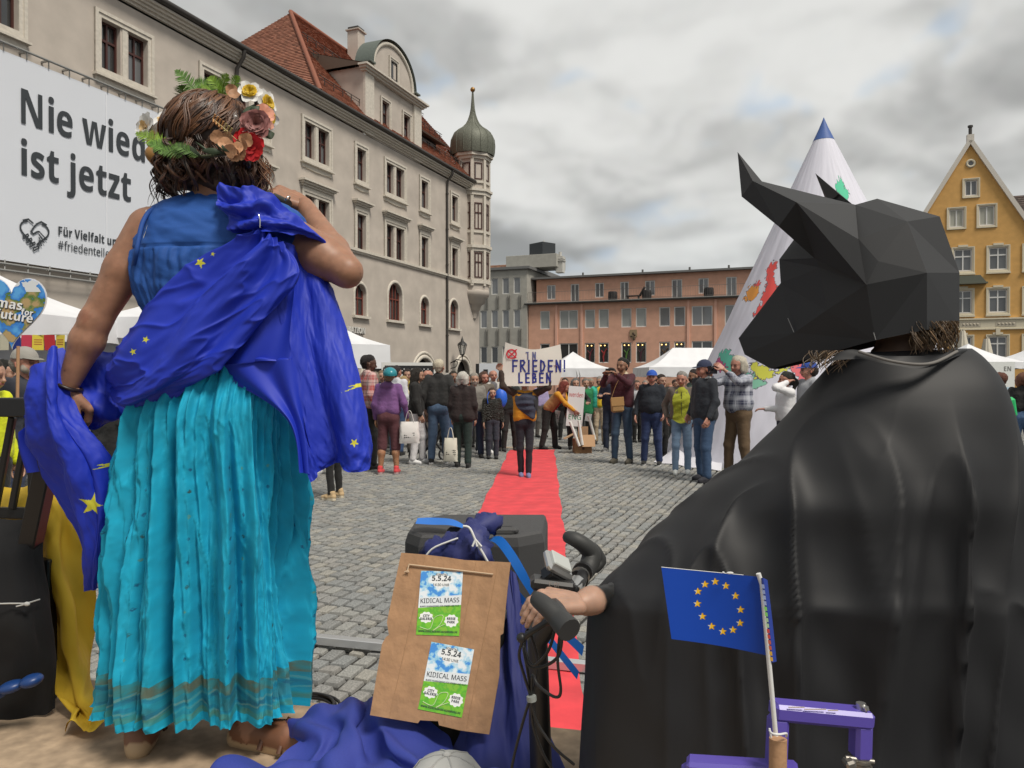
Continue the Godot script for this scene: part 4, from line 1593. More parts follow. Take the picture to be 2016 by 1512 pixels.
func blob(im: Image, pts: PackedVector2Array, c: Color, edge: Color) -> void:
	var rect := Rect2(pts[0], Vector2.ZERO)
	for p in pts:
		rect = rect.expand(p)
	for y in range(int(rect.position.y) - 6, int(rect.end.y) + 7):
		for x in range(int(rect.position.x) - 6, int(rect.end.x) + 7):
			if x < 0 or y < 0 or x >= im.get_width() or y >= im.get_height():
				continue
			var p := Vector2(x + 16.0 * wob.get_noise_2d(x * 0.007, y * 0.007), y + 16.0 * wob.get_noise_2d(x * 0.007 + 50, y * 0.007))
			if Geometry2D.is_point_in_polygon(p, pts):
				im.set_pixel(x, y, c)
			elif edge.a > 0.0:
				for k in pts.size():
					if Geometry2D.get_closest_point_to_segment(p, pts[k], pts[(k + 1) % pts.size()]).distance_to(p) < 2.6:
						im.set_pixel(x, y, edge)
						break


func build_cone() -> void:
	var c := px(1620, 743, 15.6) * Vector3(1, 0, 1)
	var h := 6.85
	var r := 3.15
	var t := thing("map_cone", "tall white fabric cone with blue tip and a painted map of coloured countries", "cone", c)
	var im := Image.create(1024, 1024, false, Image.FORMAT_RGB8)
	var bg := Color8(208, 208, 220)
	im.fill(bg)
	var n1 := noise(61, 0.012, 4)
	for y in 1024:
		for x in 1024:
			var k := 1.0 + 0.05 * n1.get_noise_2d(x * 2.2, y * 0.5)
			im.set_pixel(x, y, Color(bg.r * k, bg.g * k, bg.b * k))
	# angle -110..70 degrees of the cone carries the painting
	var a0 := deg_to_rad(-115)
	var a1 := deg_to_rad(65)
	var shapes := [
		[Color8(224, 82, 78), [[1530, 515], [1519, 516], [1508, 530], [1511, 556], [1503, 575], [1500, 595], [1487, 612], [1482, 622], [1500, 618], [1516, 606], [1526, 590], [1528, 560], [1524, 540]]],
		[Color8(224, 82, 78), [[1497, 552], [1486, 556], [1489, 566], [1497, 562]]],
		[Color8(222, 150, 64), [[1488, 560], [1474, 565], [1470, 580], [1463, 588], [1476, 592], [1488, 586], [1492, 572]]],
		[Color8(72, 190, 150), [[1655, 346], [1648, 362], [1644, 372], [1656, 388], [1668, 397], [1671, 378], [1661, 368]]],
		[Color8(88, 178, 156), [[1418, 692], [1412, 712], [1424, 726], [1434, 742], [1436, 770], [1450, 790], [1478, 760], [1472, 726], [1452, 706], [1432, 690]]],
		[Color8(186, 74, 130), [[1410, 708], [1406, 722], [1416, 730], [1430, 722], [1420, 712]]],
		[Color8(205, 205, 78), [[1478, 712], [1480, 730], [1496, 742], [1512, 744], [1524, 734], [1516, 726], [1496, 716]]],
		[Color8(130, 190, 165), [[1480, 736], [1478, 756], [1490, 764], [1502, 762], [1510, 748], [1496, 744]]],
		[Color8(205, 205, 78), [[1526, 736], [1550, 730], [1560, 722], [1548, 722], [1530, 728]]],
		[Color8(226, 112, 120), [[1556, 722], [1560, 732], [1572, 738], [1580, 756], [1590, 752], [1600, 730], [1592, 716], [1574, 716]]],
		[Color8(206, 140, 160), [[1300, 780], [1292, 800], [1310, 820], [1330, 800]]],
		[Color8(150, 190, 90), [[1700, 520], [1690, 560], [1720, 600], [1750, 580], [1740, 530]]],
		[Color8(230, 170, 80), [[1760, 600], [1730, 640], [1780, 700], [1810, 660]]],
		[Color8(90, 140, 200), [[1640, 600], [1620, 640], [1660, 690], [1700, 660], [1690, 610]]],
	]
	for s in shapes:
		var pts := PackedVector2Array()
		for q in s[1]:
			var e := on_cone(c, r, h, q[0], q[1])
			pts.append(Vector2((e.x - a0) / (a1 - a0) * 1024, e.y * 1024))
		blob(im, pts, s[0], Color8(92, 90, 100))
	var tex := ImageTexture.create_from_image(im)
	var segs := 96
	var rows := 60
	for half in 2:
		var b := B.new()
		var p := PackedVector3Array()
		var f0 := a0 if half == 0 else a1
		var f1 := a1 if half == 0 else a0 + TAU
		for rr in rows:
			var v := 0.062 + 0.938 * rr / (rows - 1.0)
			for q in segs:
				var a := lerpf(f0, f1, q / (segs - 1.0))
				var rad := r * v * (1.0 + 0.018 * sin(a * 7.0 + v * 2.0) * v + 0.012 * wob.get_noise_2d(a * 0.9, v * 0.8))
				p.append(Vector3(sin(a) * rad, h * (1.0 - v), cos(a) * rad))
		b.grid(p, segs, rows, false, Vector2(1, 0.938), Vector2(0, 0.062))
		var m := mat("painted cone cloth" if half == 0 else "plain cone cloth", Color.WHITE if half == 0 else Color(0.66, 0.66, 0.72), 0.7, [], [], {"albedo_texture": tex} if half == 0 else {})
		part("cone_cloth", b, m, t)
	var tp := B.new()
	tp.lathe([Vector2(r * 0.066, h * 0.936), Vector2(r * 0.03, h * 0.972), Vector2(0.03, h * 0.995), Vector2(0.005, h * 1.005)], 20)
	part("tip", tp, mat("blue cone tip", Color(0.05, 0.11, 0.33), 0.6), t)
	# loose hem of the cone spread on the cobbles
	var fl := B.new()
	var q := func(x: float, y: float, up := 0.02) -> Vector3: return gpx(x, y) + Vector3(0, up, 0) - c
	cloth([[q.call(1287, 912, 0.03), q.call(1330, 918, 0.03), q.call(1370, 924, 0.03), q.call(1420, 930, 0.03)], [q.call(1322, 900, 0.2), q.call(1350, 902, 0.25), q.call(1385, 905, 0.25), q.call(1425, 910, 0.3)], [q.call(1355, 880, 0.75), q.call(1370, 882, 0.7), q.call(1400, 884, 0.7), q.call(1430, 890, 0.8)]], 30, 20, fl, func(u, v): return 0.03 * sin(u * 14.0 + v * 5.0) * (0.3 + v))
	part("hem", fl, mat("plain cone cloth", Color.WHITE), t)


func tote(label: String, at: Vector3, w: float, h: float, c: Color, text := "", turn := 0.0) -> void:
	var t := thing("tote_bag", label, "bag", at, turn)
	var b := B.new()
	var p := PackedVector3Array()
	for r in 12:
		var v := r / 11.0
		for q in 28:
			var a := TAU * q / 28
			var x := signf(cos(a)) * pow(absf(cos(a)), 0.5) * w / 2 * (0.88 + 0.12 * v)
			var z := sin(a) * (0.02 + 0.05 * sin(v * PI * 0.9)) * 1.0
			p.append(Vector3(x + 0.012 * wob.get_noise_2d(v * 0.7, q * 0.05), -h * v, -z + 0.012 * wob.get_noise_2d(q * 0.1, v)))
	b.grid(p, 28, 12, true)
	part("bag", b, mat("tote %s" % c, c, 0.9), t)
	for s in [-1.0, 1.0]:
		var k := B.new()
		k.tube(curve([Vector3(-w * 0.22, -0.02, 0.02 * s), Vector3(-w * 0.08, 0.16, 0.01 * s), Vector3(w * 0.08, 0.16, 0.01 * s), Vector3(w * 0.22, -0.02, 0.02 * s)], 12), 0.012, 5, true, 0.4)
		part("handle", k, mat("tote %s" % c, c), t)
	if text == "lines":
		var s := B.new()
		for j in 3:
			var x := -w * 0.22
			for k in 6:
				s.box(Vector3(x, -h * 0.52 - 0.035 * j, 0.065), Vector3(0.02, 0.016, 0.002), Basis(Vector3.BACK, 0.1))
				x += 0.03
		part("print", s, mat("dark bag print", Color(0.03, 0.03, 0.03)), t)
	elif text:
		write("print", text, 0.03, mat("red bag print", Color(0.35, 0.05, 0.1)), t, Transform3D(Basis(Vector3.BACK, 0.05), Vector3(0.05, -h * 0.65, 0.062)), true, true, 0.002)


func build_props() -> void:
	tote("white cloth bag held by the person in the teal helmet", px(806, 830, 12.75), 0.34, 0.36, Color(0.68, 0.66, 0.64), "lines", 0.1)
	tote("cream tote with small black print hanging beside the dark green trousers", px(887, 862, 13.7), 0.26, 0.42, Color(0.66, 0.64, 0.55), "lines", -0.1)
	# open carton of props on the ground
	var g := gpx(1146, 893)
	var t := thing("cardboard_box", "open brown cardboard box with flaps out standing on the cobbles", "box", g + Vector3(0, 0.02, 0), 0.08)
	var cm := mat("corrugated card", Color(0.36, 0.20, 0.10), 0.9, [0.86, 1.0, 0.03, 0.5])
	var w := 0.36
	var b := B.new()
	for e in [[0, 0.15, 0.15, w, 0.3, 0.008], [0, 0.15, -0.15, w, 0.3, 0.008], [-w / 2, 0.15, 0, 0.008, 0.3, 0.292], [w / 2, 0.15, 0, 0.008, 0.3, 0.292], [0, 0.006, 0, w, 0.008, 0.292]]:
		b.box(Vector3(e[0], e[1], e[2]), Vector3(e[3], e[4], e[5]))
	part("carton", b, cm, t)
	var lite := mat("card inside", Color(0.48, 0.30, 0.17), 0.9)
	for e in [[Vector3(-0.28, 0.36, 0.04), Vector3(0.26, 0.008, 0.28), Vector3(0.0, 0.0, 0.45)], [Vector3(0.1, 0.27, 0.2), Vector3(0.28, 0.26, 0.008), Vector3(-0.35, 0.0, 0.0)], [Vector3(0.05, 0.42, -0.17), Vector3(0.22, 0.26, 0.008), Vector3(0.15, 0, 0.02)]]:
		var f := B.new()
		f.box(Vector3.ZERO, e[1])
		var o := part("flap", f, lite, t)
		o.position = e[0]
		o.rotation = e[2]
	var mk := B.new()
	mk.box(Vector3(0, 0.13, 0.157), Vector3(0.05, 0.1, 0.004))
	part("tape_mark", mk, mat("dark tape", Color(0.08, 0.03, 0.02)), t)
	for e in [[1135, 850, 0.2], [1141, 848, -0.1], [1166, 838, 0.05]]:
		var r := thing("paper_roll", "white rolled paper %s" % ["leaning out of the cardboard box under the reaching hand", "upright in the middle of the cardboard box", "behind the cardboard box's tall flap"][[1135, 1141, 1166].find(int(e[0]))], "paper roll", px(e[0], e[1], 16.3 - (0.1 if e[0] < 1160 else -0.4)))
		var q := B.new()
		q.tube([Vector3(0.06, -0.3, 0), Vector3(-0.06 + e[2] * -0.4, 0.22, 0.02)], 0.03, 8)
		part("paper", q, mat("white paper", Color(0.74, 0.73, 0.7), 0.8), r)
	# stroller beside the jeans
	var s := thing("stroller", "black folding stroller half hidden behind the people at the carpet", "stroller", gpx(846, 908), 0.4)
	var sf := B.new()
	sf.tube([Vector3(-0.3, 0.12, 0), Vector3(0.0, 0.5, 0), Vector3(0.3, 1.0, 0)], 0.018, 6)
	sf.tube([Vector3(0.3, 0.12, 0), Vector3(0.0, 0.5, 0), Vector3(-0.1, 0.75, 0)], 0.018, 6)
	sf.tube([Vector3(-0.3, 0.12, 0.4), Vector3(0.0, 0.5, 0.4), Vector3(0.3, 1.0, 0.4), Vector3(0.3, 1.0, 0)], 0.018, 6)
	var black := mat("stroller black", Color(0.015, 0.015, 0.017), 0.6)
	part("frame", sf, black, s)
	var sb := B.new()
	cloth([[Vector3(-0.3, 0.3, 0.02), Vector3(-0.3, 0.3, 0.38)], [Vector3(0, 0.35, 0.0), Vector3(0, 0.35, 0.4)], [Vector3(0.15, 0.7, 0.02), Vector3(0.15, 0.7, 0.38)]], 8, 12, sb)
	part("seat", sb, black, s)
	for e in [[-0.3, 0.0], [-0.3, 0.4], [0.3, 0.0], [0.3, 0.4]]:
		var wl := B.new()
		var ring := []
		for k in 17:
			ring.append(Vector3(e[0] + cos(TAU * k / 16) * 0.11, 0.125 + sin(TAU * k / 16) * 0.11, e[1]))
		wl.tube(ring, 0.02, 6, false)
		wl.ball(Vector3(e[0], 0.125, e[1]), Vector3(0.03, 0.03, 0.03), Basis(), 6, 4)
		part("wheel", wl, black, s)
	# notice boards behind the crowd
	var nb := thing("notice_board", "black notice board in a white frame behind the standing crowd", "board", px(806, 728, 22.0), 0.35)
	var f1 := B.new()
	f1.box(Vector3.ZERO, Vector3(1.6, 0.42, 0.03))
	part("frame", f1, mat("white board frame", Color(0.62, 0.62, 0.6), 0.6), nb)
	var f2 := B.new()
	f2.box(Vector3(0, 0, 0.018), Vector3(1.42, 0.24, 0.006))
	part("panel", f2, mat("black board", Color(0.012, 0.012, 0.013), 0.5), nb)
	var f3 := B.new()
	for k in 22:
		f3.box(Vector3(-0.62 + k * 0.058, 0.02 - 0.05 * (k % 2), 0.023), Vector3(0.035, 0.022, 0.003))
	part("print", f3, mat("white print", Color(0.7, 0.7, 0.68)), nb)
	var nl := B.new()
	for x in [-0.75, 0.75]:
		nl.box(Vector3(x, -1.0, -0.03), Vector3(0.05, 1.7, 0.03))
	part("stand", nl, mat("white board frame", Color.WHITE), nb)
	var pb := thing("poster_stand", "stand with pale posters and red corners left of the lettered sign", "board", px(965, 742, 20.5), 0.05)
	var p1 := B.new()
	p1.box(Vector3(-0.03, 0, 0), Vector3(0.52, 0.72, 0.03))
	part("panel", p1, mat("pale poster", Color(0.55, 0.58, 0.62), 0.6), pb)
	var p3 := B.new()
	p3.box(Vector3(0.06, 0.06, 0.018), Vector3(0.1, 0.14, 0.006))
	p3.box(Vector3(0.3, 0.2, 0.0), Vector3(0.12, 0.24, 0.03))
	p3.box(Vector3(0.3, -0.24, 0.0), Vector3(0.12, 0.2, 0.03))
	part("red_print", p3, mat("poster red", Color(0.55, 0.03, 0.04), 0.6), pb)
	var p4 := B.new()
	p4.box(Vector3(-0.34, 0, -0.002), Vector3(0.09, 0.7, 0.03))
	p4.box(Vector3(-0.12, 0.05, 0.018), Vector3(0.12, 0.3, 0.006))
	p4.box(Vector3(0.3, -0.02, -0.001), Vector3(0.12, 0.2, 0.03))
	part("dark_print", p4, mat("black board", Color.BLACK), pb)
	var p2 := B.new()
	for x in [-0.25, 0.22]:
		p2.box(Vector3(x, -0.95, -0.02), Vector3(0.04, 1.3, 0.03))
	part("stand", p2, mat("tent frame", Color.WHITE), pb)
	var cr := thing("crate", "dark grey crate on the cobbles behind the man in the blue cap", "crate", gpx(1312, 877) + Vector3(0, 0.0, 0), 0.1)
	var c1 := B.new()
	c1.box(Vector3(0, 0.35, 0), Vector3(0.55, 0.7, 0.4), Basis(), 0.03)
	part("body", c1, mat("dark crate", Color(0.03, 0.035, 0.035), 0.6), cr)
	var c2 := B.new()
	c2.box(Vector3(0, 0.72, 0), Vector3(0.6, 0.05, 0.45), Basis(), 0.015)
	part("lid", c2, mat("dark crate", Color.BLACK), cr)


func elbow(s: Vector3, h: Vector3, l1: float, l2: float, pole: Vector3) -> Vector3:
	var d := h - s
	var L := clampf(d.length(), 0.05, (l1 + l2) * 0.995)
	var u := d.normalized()
	var x := (l1 * l1 - l2 * l2 + L * L) / (2 * L)
	var y := sqrt(maxf(l1 * l1 - x * x, 0.0))
	var p := (pole - u * pole.dot(u)).normalized()
	return s + u * x + p * y


# palm, four fingers and a thumb from wrist w towards f; n = back of the hand; curl 0..1; side +1 puts the thumb on n x f
func hand(o: B, w: Vector3, f: Vector3, n: Vector3, curl: float, side: float, s: float, c: Color, cell: float) -> void:
	f = f.normalized()
	var a := n.cross(f).normalized() * side
	n = f.cross(a).normalized() * side
	if n.dot(f.cross(a)) * side < 0:
		n = -n
	var bones := []
	for k in 4:
		var x := (0.032 - 0.021 * k) * s
		var base := w + f * 0.085 * s + a * x
		bones.append([w + a * x * 0.6 + f * 0.01 * s, base, 0.017 * s, 0.014 * s, c])
		var l: float = [0.066, 0.074, 0.070, 0.055][k] * s
		var d := f
		var p := base
		for j in 3:
			var an: float = curl * [0.7, 1.25, 0.9][j]
			d = (d * cos(an) - n * sin(an)).normalized()
			var nd := d
			var q: Vector3 = p + d * l * [0.45, 0.32, 0.26][j]
			bones.append([p, q, (0.0098 - 0.0011 * j) * s, (0.0092 - 0.0013 * j) * s, c])
			n = n
			p = q
			d = nd
	var t0 := w + f * 0.025 * s + a * 0.026 * s
	var t1 := t0 + (f * 0.55 + a * 0.75 - n * 0.25 * curl).normalized() * 0.045 * s
	var t2 := t1 + (f * 0.85 + a * (0.35 - 0.6 * curl) - n * 0.5 * curl).normalized() * 0.036 * s
	var t3 := t2 + (f * 0.9 + a * (0.1 - 0.7 * curl) - n * 0.6 * curl).normalized() * 0.028 * s
	bones.append([t0, t1, 0.0165 * s, 0.0125 * s, c])
	bones.append([t1, t2, 0.0118 * s, 0.0105 * s, c])
	bones.append([t2, t3, 0.0105 * s, 0.0085 * s, c])
	field(bones, cell, 0.0042 * s, o)


func mirror(b: Array) -> Array:
	var r := []
	for e in b:
		r.append(e)
		var q: Array = e.duplicate()
		q[0] = e[0] * Vector3(-1, 1, 1)
		q[1] = e[1] * Vector3(-1, 1, 1)
		r.append(q)
	return r


func turned(b: Array, o: Vector3, bs: Basis) -> Array:
	var r := []
	for e in b:
		var q: Array = e.duplicate()
		q[0] = o + bs * (e[0] - o)
		q[1] = o + bs * (e[1] - o)
		r.append(q)
	return r


var cloth_m: StandardMaterial3D
var skin_m: StandardMaterial3D
var hair_m: StandardMaterial3D

const FAIR := Color(0.50, 0.29, 0.20)
const TAN := Color(0.33, 0.17, 0.105)
const RUDDY := Color(0.52, 0.25, 0.18)


# x, yf, yt: pixel column, feet and crown of the head in the photograph; k: everything else
func person(label: String, x: float, yf: float, yt: float, k: Dictionary) -> Node3D:
	if cloth_m == null:
		cloth_m = vmat("worn cloth", 0.85, {"heightmap_enabled": true, "heightmap_texture": mottle(0, 1, 0.02, 9), "heightmap_scale": 0.7, "uv1_triplanar": true, "uv1_scale": Vector3.ONE * 1.8, "rim_enabled": true, "rim": 0.15})
		skin_m = vmat("skin", 0.5, {"subsurf_scatter_enabled": true, "subsurf_scatter_strength": 0.1, "albedo_texture": mottle(0.82, 1.0, 0.016), "uv1_triplanar": true, "uv1_scale": Vector3.ONE * 5.0})
		hair_m = vmat("hair", 0.6, {"heightmap_enabled": true, "heightmap_texture": mottle(0, 1, 0.06, 12), "heightmap_scale": 1.2, "uv1_triplanar": true, "uv1_scale": Vector3(14, 3, 14)})
	var at := gpx(x, yf)
	at.y = 0.018
	var H := EYE + (743.0 - yt) / F * -at.z
	H = k.get("h", H)
	var s := H / 1.72
	var t := thing("person", label, "person", at, deg_to_rad(k.get("yaw", 0.0)), k.get("group", ""))
	var fat: float = k.get("fat", 1.0)
	var skin: Color = k.get("skin", FAIR)
	var topc: Color = k.get("top", Color(0.05, 0.05, 0.06))
	var botc: Color = k.get("bottom", Color(0.03, 0.04, 0.08))
	var lean := Basis(Vector3.RIGHT, deg_to_rad(k.get("lean", 0.0)))
	var hipc := Vector3(0, 0.95, 0)
	var st: float = k.get("stance", rng.randf_range(0.085, 0.14))
	var step: float = k.get("step", rng.randf_range(-0.05, 0.05))
	# joints
	var sh := []
	var el := []
	var wr := []
	var kind: String = k.get("kind", "jacket")
	for i in 2:
		var sg := -1.0 if i == 0 else 1.0   # 0 is the person's right hand
		var S: Vector3 = hipc + lean * (Vector3(sg * 0.165 * (0.85 + 0.15 * fat), 1.415, -0.005) - hipc)
		var Hd = k.get("rh" if i == 0 else "lh", null)
		var W: Vector3 = S + Vector3(sg * rng.randf_range(0.04, 0.1) * fat, -0.52, rng.randf_range(0.0, 0.14)) if Hd == null else Hd
		var pole: Vector3 = k.get("pole", Vector3(sg * 0.6, -0.7, -0.6))
		if Hd == null:
			pole = Vector3(sg * 0.4, 0, -1)
		sh.append(S)
		el.append(elbow(S, W, 0.285, 0.255, pole))
		wr.append(S + (W - S).limit_length(0.535))
	var head_o := hipc + lean * (Vector3(0, 1.52, 0) - hipc)
	var hb: Basis = Basis(Vector3.UP, deg_to_rad(k.get("look", rng.randf_range(-16.0, 16.0)))) * Basis(Vector3.RIGHT, deg_to_rad(k.get("nod", rng.randf_range(-4.0, 7.0))))
	var shift := head_o - Vector3(0, 1.52, 0)
	# body: one continuous surface, hidden trunk kept slim
	var b := B.new()
	var arm_c: Color = skin
	var bones := [[head_o + Vector3(0, -0.09, -0.005), head_o + hb * Vector3(0, 0.06, 0.0), 0.054, 0.052, skin], [hipc + Vector3(0, 0.02, 0), head_o + Vector3(0, -0.16, 0.0), 0.06, 0.05, skin]]
	for i in 2:
		bones.append([head_o + Vector3(0, -0.13, 0.0), sh[i], 0.035, 0.035, skin])
		bones.append([sh[i], el[i], 0.043, 0.038, arm_c])
		bones.append([el[i], wr[i], 0.038, 0.026, arm_c])
	var legs := []
	var short: bool = k.get("short", false)
	for i in 2:
		var sg := -1.0 if i == 0 else 1.0
		var ft := Vector3(sg * st, 0.075, step * sg)
		var kn := Vector3(sg * (st * 0.5 + 0.045), 0.49, step * sg * 0.6 + 0.03)
		legs.append([Vector3(sg * 0.085, 0.90, 0), kn, ft])
		if short:
			bones.append([hipc, legs[i][0], 0.08, 0.07, skin])
			bones.append([legs[i][0], kn, 0.07, 0.055, skin])
			bones.append([kn, kn.lerp(ft, 0.35) - Vector3(0, 0, 0.015), 0.054, 0.06, skin])
			bones.append([kn.lerp(ft, 0.35) - Vector3(0, 0, 0.015), ft, 0.06, 0.038, skin])
	field(bones, 0.024, 0.04, b)
	var dark := skin * Color(0.30, 0.26, 0.26)
	var head := [[Vector3(0, 1.632, -0.035), Vector3(0, 1.636, 0.018), 0.086, 0.083, skin], [Vector3(0, 1.58, 0.03), Vector3(0, 1.548, 0.047), 0.062, 0.047, skin], [Vector3(-0.03, 1.575, 0.055), Vector3(0.03, 1.575, 0.055), 0.04, 0.04, skin],
		[Vector3(0, 1.605, 0.098), Vector3(0, 1.577, 0.112), 0.010, 0.016, skin * 1.05], [Vector3(-0.022, 1.545, 0.088), Vector3(0.022, 1.545, 0.088), 0.009, 0.009, skin * Color(0.8, 0.5, 0.5)]]
	head.append_array(mirror([[Vector3(0.084, 1.60, -0.012), Vector3(0.09, 1.575, -0.008), 0.014, 0.010, skin * Color(1, 0.85, 0.82)], [Vector3(0.024, 1.607, 0.093), Vector3(0.042, 1.607, 0.088), 0.009, 0.008, dark], [Vector3(0.018, 1.628, 0.094), Vector3(0.05, 1.628, 0.084), 0.008, 0.006, skin * Color(0.55, 0.48, 0.45)]]))
	if k.has("beard"):
		var bc: Color = k.beard
		head.append_array([[Vector3(-0.05, 1.555, 0.045), Vector3(0.05, 1.555, 0.045), 0.034, 0.034, bc], [Vector3(0, 1.535, 0.075), Vector3(0, 1.515, 0.07), 0.036, 0.03, bc], [Vector3(-0.025, 1.562, 0.098), Vector3(0.025, 1.562, 0.098), 0.011, 0.011, bc]])
	for e in head:
		e[0] += shift
		e[1] += shift
	field(turned(head, head_o, hb), 0.0078, 0.018, b)
	for i in 2:
		var f: Vector3 = (wr[i] - el[i]).normalized()
		var nn: Vector3 = Vector3(-1 if i == 0 else 1, 0, 0.0) if absf(f.y) > 0.6 else Vector3.UP
		nn = k.get("palm", nn)
		if k.get("hide", false):
			continue
		hand(b, wr[i] + f * 0.005, f, nn, k.get("curl", 0.45), -1.0 if i == 0 else 1.0, 1.0, skin, 0.0085)
	var bo := part("body", b, skin_m, t)
	# trousers, skirt of coats and shirts
	var tb := B.new()
	var slim: float = k.get("slim", 1.0)
	var tr := [[Vector3(-0.06, 0.93, -0.01), Vector3(0.06, 0.93, -0.01), 0.118 * fat, 0.118 * fat, botc], [Vector3(-0.06, 1.0, 0), Vector3(0.06, 1.0, 0), 0.105 * fat, 0.105 * fat, botc]]
	for i in 2:
		var q: Array = legs[i]
		tr.append([q[0], q[1], 0.096 * slim * (0.6 + 0.4 * fat), 0.074 * slim, botc])
		if short:
			tr.append([q[1] + Vector3(0, 0.06, 0), q[1].lerp(q[2], 0.14), 0.078, 0.082, botc])
		else:
			tr.append([q[1], q[2] + Vector3(0, 0.03, 0), 0.07 * slim, 0.062 * slim, botc * k.get("fade", 1.0)])
	field(tr, 0.0165, 0.03, tb)
	tb.wrinkle(wob, 0.012, Vector3(1.2, 0.9, 1.2))
	part("shorts" if short else "trousers", tb, cloth_m, t)
	for i in 2:
		var q: Array = legs[i]
		var sb := B.new()
		var o: Vector3 = q[2]
		var sc: Color = k.get("shoe", Color(0.02, 0.02, 0.022))
		var so: Color = k.get("sole", sc * 0.6)
		field([[o + Vector3(0, -0.025, -0.035), o + Vector3(0, -0.03, 0.06), 0.042, 0.042, sc], [o + Vector3(0, -0.03, 0.06), o + Vector3(0, -0.04, 0.135), 0.042, 0.032, sc], [o + Vector3(0, 0.02, -0.02), o + Vector3(0, 0.03, -0.015), 0.043, 0.045, sc], [o + Vector3(-0.012, -0.066, -0.045), o + Vector3(0, -0.066, 0.14), 0.026, 0.024, so], [o + Vector3(0.012, -0.066, -0.045), o + Vector3(0.01, -0.066, 0.12), 0.026, 0.026, so]], 0.013, 0.014, sb)
		part("shoe", sb, cloth_m, t)
	# top
	var jb := B.new()
	var hem: float = k.get("hem", 0.9)
	var L := func(p: Vector3) -> Vector3: return hipc + lean * (p - hipc) if p.y > 0.95 else p
	var cw := 0.085 * (0.75 + 0.25 * fat)
	var gar := []
	for sg in [-1.0, 1.0]:
		gar.append([L.call(Vector3(sg * cw, 1.33, 0.0)), L.call(Vector3(sg * cw * 0.9, 1.12, 0.0)), 0.118, 0.113 * fat, topc])
		gar.append([L.call(Vector3(sg * cw * 0.9, 1.12, 0.0)), L.call(Vector3(sg * cw * 0.95, hem + 0.1, -0.005)), 0.113 * fat, 0.122 * fat * k.get("flare", 1.0), topc])
		gar.append([L.call(Vector3(0, 1.43, -0.015)), L.call(Vector3(sg * 0.155, 1.405, -0.005)), 0.06, 0.062, topc])
	if fat > 1.12:
		gar.append([L.call(Vector3(0, 1.14, 0.045)), L.call(Vector3(0, 1.06, 0.05)), 0.118 * fat, 0.118 * fat, topc])
	gar.append([L.call(Vector3(0, 1.33, 0.02)), L.call(Vector3(0, hem + 0.14, 0.012)), 0.112, 0.116 * fat, topc])
	if k.get("bust", false):
		for sg in [-1.0, 1.0]:
			gar.append([L.call(Vector3(sg * 0.075, 1.27, 0.085)), L.call(Vector3(sg * 0.06, 1.24, 0.09)), 0.06, 0.06, topc])
	var sl: Color = k.get("sleeve", topc)
	var su: float = k.get("sleeve_w", 1.0)
	for i in 2:
		var e: Vector3 = el[i]
		var cut: float = k.get("cuff", 0.93)
		gar.append([sh[i], e, 0.066 * su, 0.054 * su, sl])
		if cut > 0.0:
			gar.append([e, e.lerp(wr[i], cut), 0.054 * su, 0.041 * su, sl])
	if k.get("collar", true):
		gar.append([L.call(Vector3(-0.03, 1.475, -0.03)), L.call(Vector3(0.03, 1.475, -0.03)), 0.052, 0.052, k.get("collar_c", topc)])
	if k.get("hood", false):
		gar.append([L.call(Vector3(-0.06, 1.45, -0.075)), L.call(Vector3(0.06, 1.45, -0.075)), 0.05, 0.05, topc * 0.85])
	if k.has("front"):
		gar.append([L.call(Vector3(0, 1.40, 0.06)), L.call(Vector3(0, 1.02, 0.07)), 0.075, 0.085 * fat, k.front])
	field(gar, 0.0165, 0.035, jb)
	jb.wrinkle(wob, 0.016, Vector3(1.1, 0.9, 1.1))
	part(kind, jb, k.get("top_m", cloth_m), t)
	# hair and headgear
	var hk: String = k.get("hk", "short")
	var hc: Color = k.get("hair", Color(0.03, 0.018, 0.012))
	var hr := [[Vector3(0, 1.648, -0.052), Vector3(0, 1.668, 0.0), 0.092, 0.084, hc], [Vector3(0, 1.60, -0.065), Vector3(0, 1.58, -0.065), 0.07, 0.055, hc]]
	if hk == "bob" or hk == "long":
		hr.append_array(mirror([[Vector3(0.07, 1.65, -0.01), Vector3(0.078, 1.545, 0.005), 0.045, 0.036, hc], [Vector3(0.06, 1.60, -0.06), Vector3(0.06, 1.53, -0.05), 0.058, 0.05, hc]]))
	if hk == "long":
		hr.append_array(mirror([[Vector3(0.05, 1.55, -0.07), Vector3(0.06, 1.36, -0.09), 0.06, 0.055, hc], [Vector3(0.08, 1.55, -0.02), Vector3(0.1, 1.4, -0.02), 0.04, 0.03, hc]]))
	if hk == "bun":
		hr.append([Vector3(0, 1.60, -0.14), Vector3(0, 1.58, -0.15), 0.05, 0.045, hc])
		hr.append([Vector3(0.01, 1.57, -0.15), Vector3(0.0, 1.47, -0.13), 0.04, 0.025, hc])
	if k.has("cap") or k.has("helmet"):
		hr[0] = [Vector3(0, 1.60, -0.06), Vector3(0, 1.63, -0.03), 0.082, 0.084, hc]
	if hk != "bald":
		for e in hr:
			e[0] += shift
			e[1] += shift
		var h2 := B.new()
		field(turned(hr, head_o, hb), 0.0105, 0.02, h2)
		var hn := noise(31, 26.0, 3)
		h2.wrinkle(hn, 0.010, Vector3(1.0, 0.35, 1.0))
		part("hair", h2, hair_m, t)
	var hx := Transform3D(hb, head_o) * Transform3D(Basis(), -Vector3(0, 1.52, 0))
